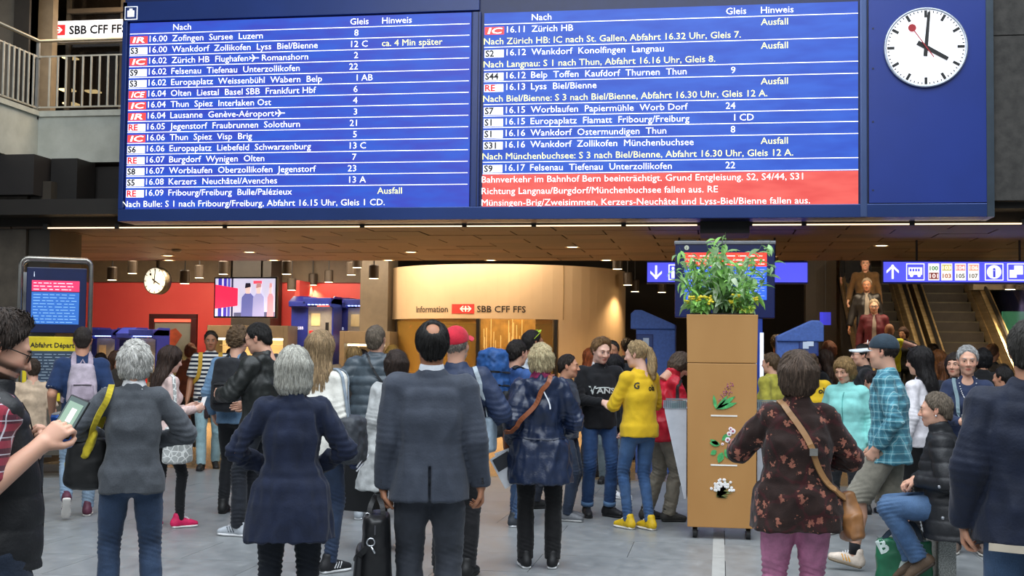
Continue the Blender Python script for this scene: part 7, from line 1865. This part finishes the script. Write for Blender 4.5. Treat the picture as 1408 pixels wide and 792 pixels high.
# --- 50 second yellow sweatshirt
P = person(dict(id='yellow2', px=1116, d=12.1, h=1.60, sex='f', face=20, label='person in a yellow sweatshirt mostly hidden behind the flowered jacket', hair='bun', hairc='5A4430', skin='fair', head=(0, 20, 0), top=dict(name='sweatshirt', c='DDB522', var=.03, ease=.028, hem=-.11), bottom=dict(c='1E2430'), shoes=dict(c='D8B01C', sole='EEEAE2')))
front_text(P, 'ola', .36, .12, .055, dk2, -1, .09, slant=.15)
# --- 25 cap man
P = person(dict(id='capman', px=1222, d=9.3, h=1.74, face=84, label='young man in a dark cap, teal checked shirt and cargo shorts, walking left', hair='fringehair', hairc='2E2420', skin='fair', face_seen=1, head=(-4, 3, 0), lean=2, cap=dict(c='2B3A46', peak='C9CED2', mark='E8E8E8'),
    top=dict(name='checked_shirt', c='5F9FAE', pat='plaid', c2='2F6478', c3='A8D0D6', sc=.7, ow=2.2, ease=.034, hem=-.16, flare=.03, fat=.008, amp=.010, open=1, inner='E4DEE0', collar='stand'), bottom=dict(kind='shorts', c='8A8578', r=(.096, .070, .06), crease=2.0, name='cargo_shorts'),
    lh=dict(w=(-.21, .07, .90), pole=(-.5, -1, 0), d=(.3, .6, -.8), curl=.8), rh=dict(w=(.2, .12, .9)), lf=dict(a=(-.08, .24, .115), pitch=12, yaw=0), rf=dict(a=(.09, -.20, .12), pitch=-18, yaw=0), shoes=dict(c='D8C8B8', sole='7A6A54', stripe='E8A21E', lace='F2F2F2')))
hp, kn, a, Lg = P['legs'][-1]; MB().tube([a+(kn-a)*.02, a+(kn-a)*.22], [.040, .042], 14).build('sock', cloth('15151A', .8), P['root'], True)
hp, kn, a, Lg = P['legs'][1]; MB().tube([a+(kn-a)*.02, a+(kn-a)*.22], [.040, .042], 14).build('sock', cloth('15151A', .8), P['root'], True)
# --- 26 black-haired woman in white
P = person(dict(id='whitetop', px=1268, d=10.6, h=1.665, sex='f', face=55, label='black-haired woman with sunglasses on her head and a white top', hair='longw', hairc='1C1818', skin='fair', shades='16161A', face_seen=1, head=(10, 6, 0),
    top=dict(name='white_top', c='E2DEE2', ease=.02, hem=-.1), bottom=dict(c='141416', r=(.085, .06, .05)), shoes=dict(c='1A1A1A')))
e = held(P, 'shoulder_bag', 'thin black bag strap over the white top of the dark-haired woman', 'bag'); strap('strap', [P['SP'](.50)-P['sdv']*.08, P['SP'](.40)-P['fdir']*.2, P['SP'](.2)-P['fdir']*.15+P['sdv']*.12, P['SP'](.06)+P['sdv']*.2], .02, plain('15151A'), e, on=P['bvh'], off=.012); handbag(e, (.22, 0, .92), .08, .2, .24, plain('15151A', .5), side=(1, 0, 0))
# --- 27 necklace woman
P = person(dict(id='necklace', px=1330, d=10.2, h=1.675, sex='f', face=182, label='smiling grey-haired woman in a navy top with a white necklace', hair='short', hairc='A9A8A6', skin='fair', face_seen=1, head=(2, 5, 0), bulk=1.08, hv=.02,
    top=dict(name='navy_top', c='2A3450', ease=.022, hem=-.14, neck=1), bottom=dict(c='1B1F2A', r=(.088, .062, .052)),
    lh=dict(w=(-.06, .25, 1.10), pole=(-1, -.3, -.8), d=(.6, .5, .2), curl=.9), rh=dict(w=(.06, .25, 1.10), pole=(1, -.3, -.8), d=(-.6, .5, .2), curl=.9), shoes=dict(c='6A5A50', sole='D8D2C8')))
e = held(P, 'necklace', 'string of white beads on the woman in the navy top', 'necklace'); mbb = MB(); mbc = None
fd, sv = P['fdir'], P['sdv']
for i in range(29):
    t = -1+2*i/28; p = P['SP'](.50-.18*(1-t*t)**.75)+sv*.072*(t if abs(t) < 1 else t)+fd*.3
    hit = P['bvh'].ray_cast(p, -fd, .4)[0]; y_ = hit if hit is not None else p-fd*.20
    pt = y_+fd*.006
    if mbc is None: mbc = MB().blob((0, 0, 0), .0052, 8, 5).build('bead', plain('F0EEF2', .2), e, True); o = mbc
    else: o = link(bpy.data.objects.new('bead', mbc.data), e)
    o.location = pt
e = held(P, 'paper_slip', 'small printed card held by the woman with the necklace', 'paper'); o = MB().box((-.06, -.001, -.035), (.06, .001, .035)).build('paper', plain('DADCDC'), e); o.location = (0, .345, 1.14); o.rotation_euler = (-.9, 0, 0)
e = held(P, 'shoulder_bag', 'grey-green bag strap over the shoulder of the woman with the necklace', 'bag'); strap('strap', [P['SP'](.50)+sv*.10-fd*.05, P['SP'](.48)+sv*.11, P['SP'](.34)+sv*.10+fd*.2, P['SP'](.12)+sv*.06+fd*.2, P['SP'](.05)-sv*.10+fd*.2], .03, plain('6A8088', .6), e, on=P['bvh'], off=.008); handbag(e, (-.26, 0, .9), .08, .2, .24, plain('4E6068', .5), side=(1, 0, 0))
# --- 28 seated woman
sz = 1750/200.
P = person(dict(id='seated', px=1305, d=sz-.1, h=1.68, sex='f', face=88, label='short-haired woman in a black padded coat sitting on the stone block', hair='short', hairc='6E6254', skin='fair', face_seen=1, head=(0, 4, 0), pel=(0, 0, .605), lean=7, bulk=1.1,
    top=dict(name='padded_coat', c='1A1B1F', rough=.55, ease=.048, hem=-.245, flare=.03, fat=.024, collar='big', quilt=.012, qp=.10, amp=.008, hem_off=(0, -.04, 0)), bottom=B(J_MID, c='3A5578', c2='6684A8', r=(.092, .068, .066), crease=1.3, lift=.02),
    lh=dict(w=(-.07, .21, .76), pole=(-.8, -.8, -.4), d=(.5, .8, -.35), back=(-.3, .2, 1), curl=.8), rh=dict(w=(.05, .24, .75), pole=(.8, -.8, -.4), d=(-.6, .8, -.3), back=(.2, .2, 1), curl=.8),
    lf=dict(a=(-.07, .20, .20), pitch=-38, yaw=0, pole=(-.1, 1, .6)), rf=dict(a=(.09, .27, .17), pitch=-30, yaw=0, pole=(.1, 1, .6)), shoes=dict(c='5E4A38', sole='3A2E24', style='boot')))
MB().blob(P['H2']((-.084, -.006, -.038)), .007, 10, 6).build('earring', plain('E6E6EA', .2, .5), P['root'], True)
mbb = MB(); 
for z_, y_ in ((.14, .1), (-.08, .12)):
    hit = P['bvh'].ray_cast(P['SP'](z_)-P['sdv']*.5+P['fdir']*(y_*.4), P['sdv'], .6)[0]
    if hit is not None: mbb.blob(hit, (.006, .012, .012), 8, 5)
mbb.build('coat_snaps', plain('B8BAC0', .25, .7), P['root'])
# green carrier bag with letters on the floor
gp0 = atZ(1243, 800); eb = empty('shopping_bag', (gp0.x, gp0.y, 0), math.radians(-8), 'green shopping bag with big white letters on the floor by the seated woman', 'bag')
gm_ = plain('1E6A48', .4, 0, .12, 6); f = Field((-.24, -.14, 0), (.24, .14, .40), .012); f.limb([(0, 0, .26), (0, 0, .03)], [(.185, .085), (.19, .09)], (1, 0, 0), 0, cap=.5, exp=4); f.cut((0, 0, .002), (0, 0, -1)); gb_ = field_obj('bag_body', f, gm_, eb, disp=cloth_disp(.010, (9, 9, 9), 3))
bv = bvh_of([gb_])
def bag_letter(s, x, z, cap, r_):
    v, fcs = text_mesh(s, .04); k_ = cap/CAPH; vs = []
    me = bpy.data.meshes.new('t'); me.from_pydata(v, [], fcs); b_ = bmesh.new(); b_.from_mesh(me); bmesh.ops.triangulate(b_, faces=b_.faces[:]); b_.to_mesh(me); b_.free()
    for q in me.vertices:
        a, c_ = q.co.x*k_, q.co.y*k_; X_ = x+a*math.cos(r_)-c_*math.sin(r_); Z_ = z+a*math.sin(r_)+c_*math.cos(r_)
        h_ = bv.ray_cast(Vector((X_, -.5, Z_)), Vector((0, 1, 0)), 1)[0]; vs.append((X_, (h_.y if h_ is not None else -.09)-.004, Z_))
    meshob('white_letter', vs, [tuple(p.vertices) for p in me.polygons], plain('D4E2DC', .5), eb)
bag_letter('B', -.155, .195, .085, .45); bag_letter('C', -.03, .06, .10, .1)
for yy in (-.06, .06): strap('handle', [(-.14, yy, .28), (-.08, yy*.8, .345), (.06, yy*.6, .40), (.12, yy, .28)], .028, plain('2C3A4A', .5), eb, th=.003)

# --- 29 navy jacket man, right edge
P = person(dict(id='navyman', px=1416, d=5.35, h=1.75, face=6, label='man in a plain navy jacket with grey-black hair cut off by the right edge', hair='short', hairc='3A3733', skin='mid', head=(-4, -3, 0), bulk=1.04, sw=.186,
    top=dict(name='navy_jacket', c='141C30', rough=.7, ease=.046, hem=-.15, flare=.04, fat=.022, amp=.009, ff=(6, 6, 3), collarc='D8D4CC', collar='stand'), bottom=B(J_MID, c='2E4666', r=(.094, .07, .062)), lh=dict(w=(-.265, .03, .86), curl=.8, d=(.05, .25, -1)), rh=dict(w=(.26, .03, .87)), shoes=dict(c='20201E')))
strap('shirt_hem', [P['SP'](-.155)-P['fdir']*.165-P['sdv']*.18, P['SP'](-.16)-P['fdir']*.185, P['SP'](-.155)-P['fdir']*.165+P['sdv']*.18], .03, plain('C8BCA8', .8), P['root'], th=.004)

# ================================================================= ESCALATOR RIDERS
def on_step(px, d):
    p = atD(px, 480, d); zz = max(0, .20*(math.floor((p.y-eY)/.40)+1)); return Vector((p.x, p.y, zz))
def rider(idn, px, ytop, label, hgt=1.75, **kw):
    best = None
    for i in range(20):
        y = eY+.40*i+.2; z = .20*(i+1)
        t = CAM + ray(px, 480)*(y/ray(px, 480).y); dd = (t-CAM).dot(FWD); yy = proj((t.x, y, z+hgt))[1]
        if best is None or abs(yy-ytop) < best[0]: best = (abs(yy-ytop), Vector((t.x, y, z)), dd)
    S = dict(id=idn, xyz=best[1], d=best[2], h=hgt, label=label, face=180, px=px); S.update(kw); return person(S)
rider('vest', 1223, 437, 'bald man in a yellow safety vest at the foot of the left escalator', 1.74, skin='tan', hair='', beard=(.14, .10, .08), face_seen=1, head=(0, 34, 0), lean=12,
    top=dict(name='safety_vest', c='D6D81E', rough=.6, ease=.034, hem=-.08, sleeve=0), bottom=dict(c='1A1C22'), lh=dict(w=(-.34, .22, 1.10), pole=(-1, -.4, 0)), rh=dict(w=(.34, .22, 1.12), pole=(1, -.4, 0)), shoes=dict(c='1A1A1A'))
P = PEOPLE['vest']
for s_ in (1, -1):
    sh, el, w, H = P['arms'][s_]; f = Field(np.minimum.reduce([sh, el, w])-.12, np.maximum.reduce([sh, el, w])+.12, .016); f.limb([sh, el, w+(el-w)*.1], [.066, .056, .044], k=.02); field_obj('pink_sleeve', f, cloth('A98E94', .8), P['root'])
front_text(P, 'P', .26, .05, .10, plain('20201E'), 1, -.09, bold=.05); front_text(P, 'V', .26, .05, .10, plain('20201E'), 1, .10, bold=.05)
rider('rider_red', 1202, 407, 'grey-haired man in a dark red jacket on the escalator', 1.75, skin='fair', hair='short', hairc='A8957A', face_seen=1, bulk=.95, head=(0, 10, 0), glasses='clear',
    top=dict(name='jacket', c='5A1420', rough=.6, ease=.03, hem=-.14, fat=.016, open=1, inner='9C8E84', collar='stand'), bottom=dict(c='24262C'), shoes=dict(c='1A1A1A'))
rider('rider_leather', 1192, 375, 'man in a black leather jacket and striped shirt on the escalator', 1.76, skin='tan', hair='balding', hairc='8A7A68', face_seen=1, head=(0, 8, 0),
    top=dict(name='leather_jacket', c='1E1A17', rough=.4, ease=.028, hem=-.16, fat=.016, open=1, inner='8A8074', collar='stand'), bottom=dict(c='1C1C20'), shoes=dict(c='1A1A1A'), rh=dict(w=(.30, .05, .85)))
rider('rider_tan', 1190, 345, 'man in an ochre brown jacket standing highest in full view on the escalator', 1.80, skin='fair', hair='short', hairc='4A3828', face_seen=1, head=(0, 6, 0), bulk=.95,
    top=dict(name='jacket', c='5E4426', ease=.03, hem=-.16, fat=.006, collar='stand', zip='2A1E14'), bottom=dict(c='1E1E22'), shoes=dict(c='1A1A1A'), rh=dict(w=(.30, .10, .92)))
rider('rider_top', 1176, 318, 'rider in black at the top of the escalator, head hidden by the ceiling', 1.75, skin='fair', hair='short', hairc='2A221C', top=dict(name='jacket', c='16181C', ease=.04, hem=-.12), bottom=dict(c='1A1C20'), shoes=dict(c='1A1A1A'))
rider('rider_arm', 1243, 446, 'brown-haired person in black reaching an arm right, behind the safety vest', 1.46, sex='f', skin='fair', hair='layer', hairc='4A3020', head=(-20, 14, 0), dz=0,
    top=dict(name='jacket', c='141518', ease=.035, hem=-.12), bottom=dict(c='141518'), lh=dict(w=(-.46, .20, 1.24), pole=(0, -1, -.5)), shoes=dict(c='1A1A1A'))

# ================================================================= BACKGROUND PEOPLE
def extra(idn, px, ytop, d, label, face, **kw):
    h = 1.58 + (480+.0113*(px-704)-ytop)*d/1750; S = dict(id=idn, px=px, d=d, h=h, label=label, face=face, top=dict(name='top', c='222428', ease=.03, hem=-.12), bottom=dict(c='1C1E24'), shoes=dict(c='1C1C1C')); S.update(kw); return person(S)
extra('b1', 1187, 470, 14.0, 'dark-haired man in glasses and black coat in profile left of the cap', 100, hair='short', hairc='1E1A16', glasses='clear', skin='fair', face_seen=1, top=dict(name='coat', c='1A1A1C', ease=.05, hem=-.2, collar='stand'))
extra('b2', 1134, 478, 15.0, 'woman in profile with brown wavy hair, right of the right blue stand', 80, sex='f', hair='longw', hairc='3A281C', skin='fair', face_seen=1, top=dict(name='top', c='141416', ease=.03, hem=-.12))
extra('b3', 1140, 466, 18.0, 'auburn-haired person behind the woman in profile', 20, sex='f', hair='layer', hairc='5A3220', skin='fair', top=dict(name='top', c='3A2A22', ease=.03, hem=-.12))
extra('b4', 1201, 506, 12.6, 'person in a slate blue jacket hidden behind the checked shirt', 30, sex='f', hair='bun', hairc='2A2220', skin='fair', top=dict(name='jacket', c='46586A', ease=.045, hem=-.15), head=(0, 20, 0))
extra('b5', 1290, 478, 15.5, 'woman with long ginger hair turned away, behind the white top', 15, sex='f', hair='long', hairc='6E4018', skin='fair', top=dict(name='top', c='1E1C1C', ease=.03, hem=-.12))
extra('b6', 1302, 492, 13.8, 'woman in sunglasses looking right behind the grey-haired woman', -80, sex='f', hair='long', hairc='5A3418', skin='mid', glasses='dark', face_seen=1, top=dict(name='top', c='2A1E20', ease=.03, hem=-.12))
extra('b7', 1313, 482, 12.2, 'person whose face shows just left of the grey-haired woman', 165, sex='f', hair='layer', hairc='2E241E', skin='fair', face_seen=1, top=dict(name='top', c='1E2026', ease=.03, hem=-.12))
extra('b8', 1352, 476, 14.5, 'black-haired person turned away beside the escalator foot', 0, sex='f', hair='layer', hairc='121012', skin='mid', top=dict(name='coat', c='141416', ease=.04, hem=-.2))
extra('b9', 1364, 470, 17.5, 'brown-haired person with a white-trimmed bag near the right escalator', -30, hair='short', hairc='4E3018', skin='tan', top=dict(name='jacket', c='18181A', ease=.04, hem=-.12))
extra('b10', 1392, 500, 11.8, 'person in black bending at the right edge behind the navy jacket', 60, hair='short', hairc='1A1614', skin='mid', top=dict(name='jacket', c='121214', ease=.04, hem=-.12), lean=10)
extra('b11', 1283, 470, 19.5, 'person with a dark bun at the foot of the right escalator', 10, sex='f', hair='bun', hairc='1A1412', skin='fair', top=dict(name='top', c='241E1C', ease=.03, hem=-.12))
extra('b12', 1062, 482, 13.6, 'person in a yellow-green jacket between planter and right blue stand', 60, hair='short', hairc='5A4630', skin='fair', face_seen=1, top=dict(name='jacket', c='A8A040', ease=.04, hem=-.14))
extra('b13', 1069, 440, 19.5, 'curly-haired person far behind, above the right blue stand', 0, hair='curly', hairc='4A3A28', skin='tan', h=1.98-.12, top=dict(name='jacket', c='4A4030', ease=.04, hem=-.14))
extra('b14', 1088, 452, 20.5, 'person in dark red far behind the right blue stand', 160, hair='short', hairc='2A1C18', skin='tan', top=dict(name='jacket', c='3A1A1A', ease=.04, hem=-.14))
extra('b15', 862, 462, 18.5, 'dark figure between the booth and the left blue stand', 10, hair='short', hairc='2A2018', skin='tan', top=dict(name='jacket', c='1E1A18', ease=.04, hem=-.14))
extra('l1', 139, 483, 17.5, 'woman in dark sunglasses left of the white-haired woman', 175, sex='f', hair='layer', hairc='2A1E18', skin='mid', glasses='dark', face_seen=1, top=dict(name='top', c='4A3E30', ease=.03, hem=-.12))
extra('l2', 160, 480, 15.8, 'woman with long wavy brown hair looking right', -140, sex='f', hair='longw', hairc='4A3020', skin='mid', face_seen=1, top=dict(name='jacket', c='2E2822', ease=.035, hem=-.14))
extra('l3', 449, 472, 17.0, 'man in a beige T-shirt standing before the ticket machines', 170, hair='short', hairc='3A281C', skin='tan', face_seen=1, top=dict(name='t_shirt', c='A08668', ease=.03, hem=-.12, sleeve=.42), head=(20, 0, 0))
extra('l4', 487, 474, 15.5, 'woman with a wavy light brown ponytail and olive top', 20, sex='f', hair='longw', hairc='8A6E44', skin='fair', top=dict(name='top', c='6A6A4C', ease=.03, hem=-.12))
backpack(PEOPLE['l4'], 'black and brown backpack on the woman in the olive top', '2A211C', '3A2C20', (.27, .40, .15), .22)
extra('l5', 497, 478, 16.8, 'dark-haired person just right of the wavy ponytail', -60, sex='f', hair='bun', hairc='1A1412', skin='fair', top=dict(name='top', c='2A2624', ease=.03, hem=-.12))
extra('l6', 540, 472, 16.5, 'person with a yellow-blond crown of hair behind the white coat', 0, sex='f', hair='layer', hairc='A8803C', skin='fair', top=dict(name='top', c='5A4A38', ease=.03, hem=-.12))
extra('l7', 46, 490, 12.6, 'person in a beige top hidden behind the bearded man', 10, hair='short', hairc='3A2C20', skin='fair', top=dict(name='t_shirt', c='BFA88E', ease=.03, hem=-.12, sleeve=.42))
extra('l8', 318, 476, 18.5, 'seated customer-like figure at the lit kiosk in a yellow top', 10, hair='crop', hairc='3A2A1C', skin='tan', top=dict(name='top', c='9A8A2C', ease=.03, hem=-.12))
extra('l9', 262, 470, 20.0, 'person in a brown top before the framed poster', 10, sex='f', hair='layer', hairc='5A2A18', skin='tan', top=dict(name='top', c='6A3A28', ease=.03, hem=-.12))
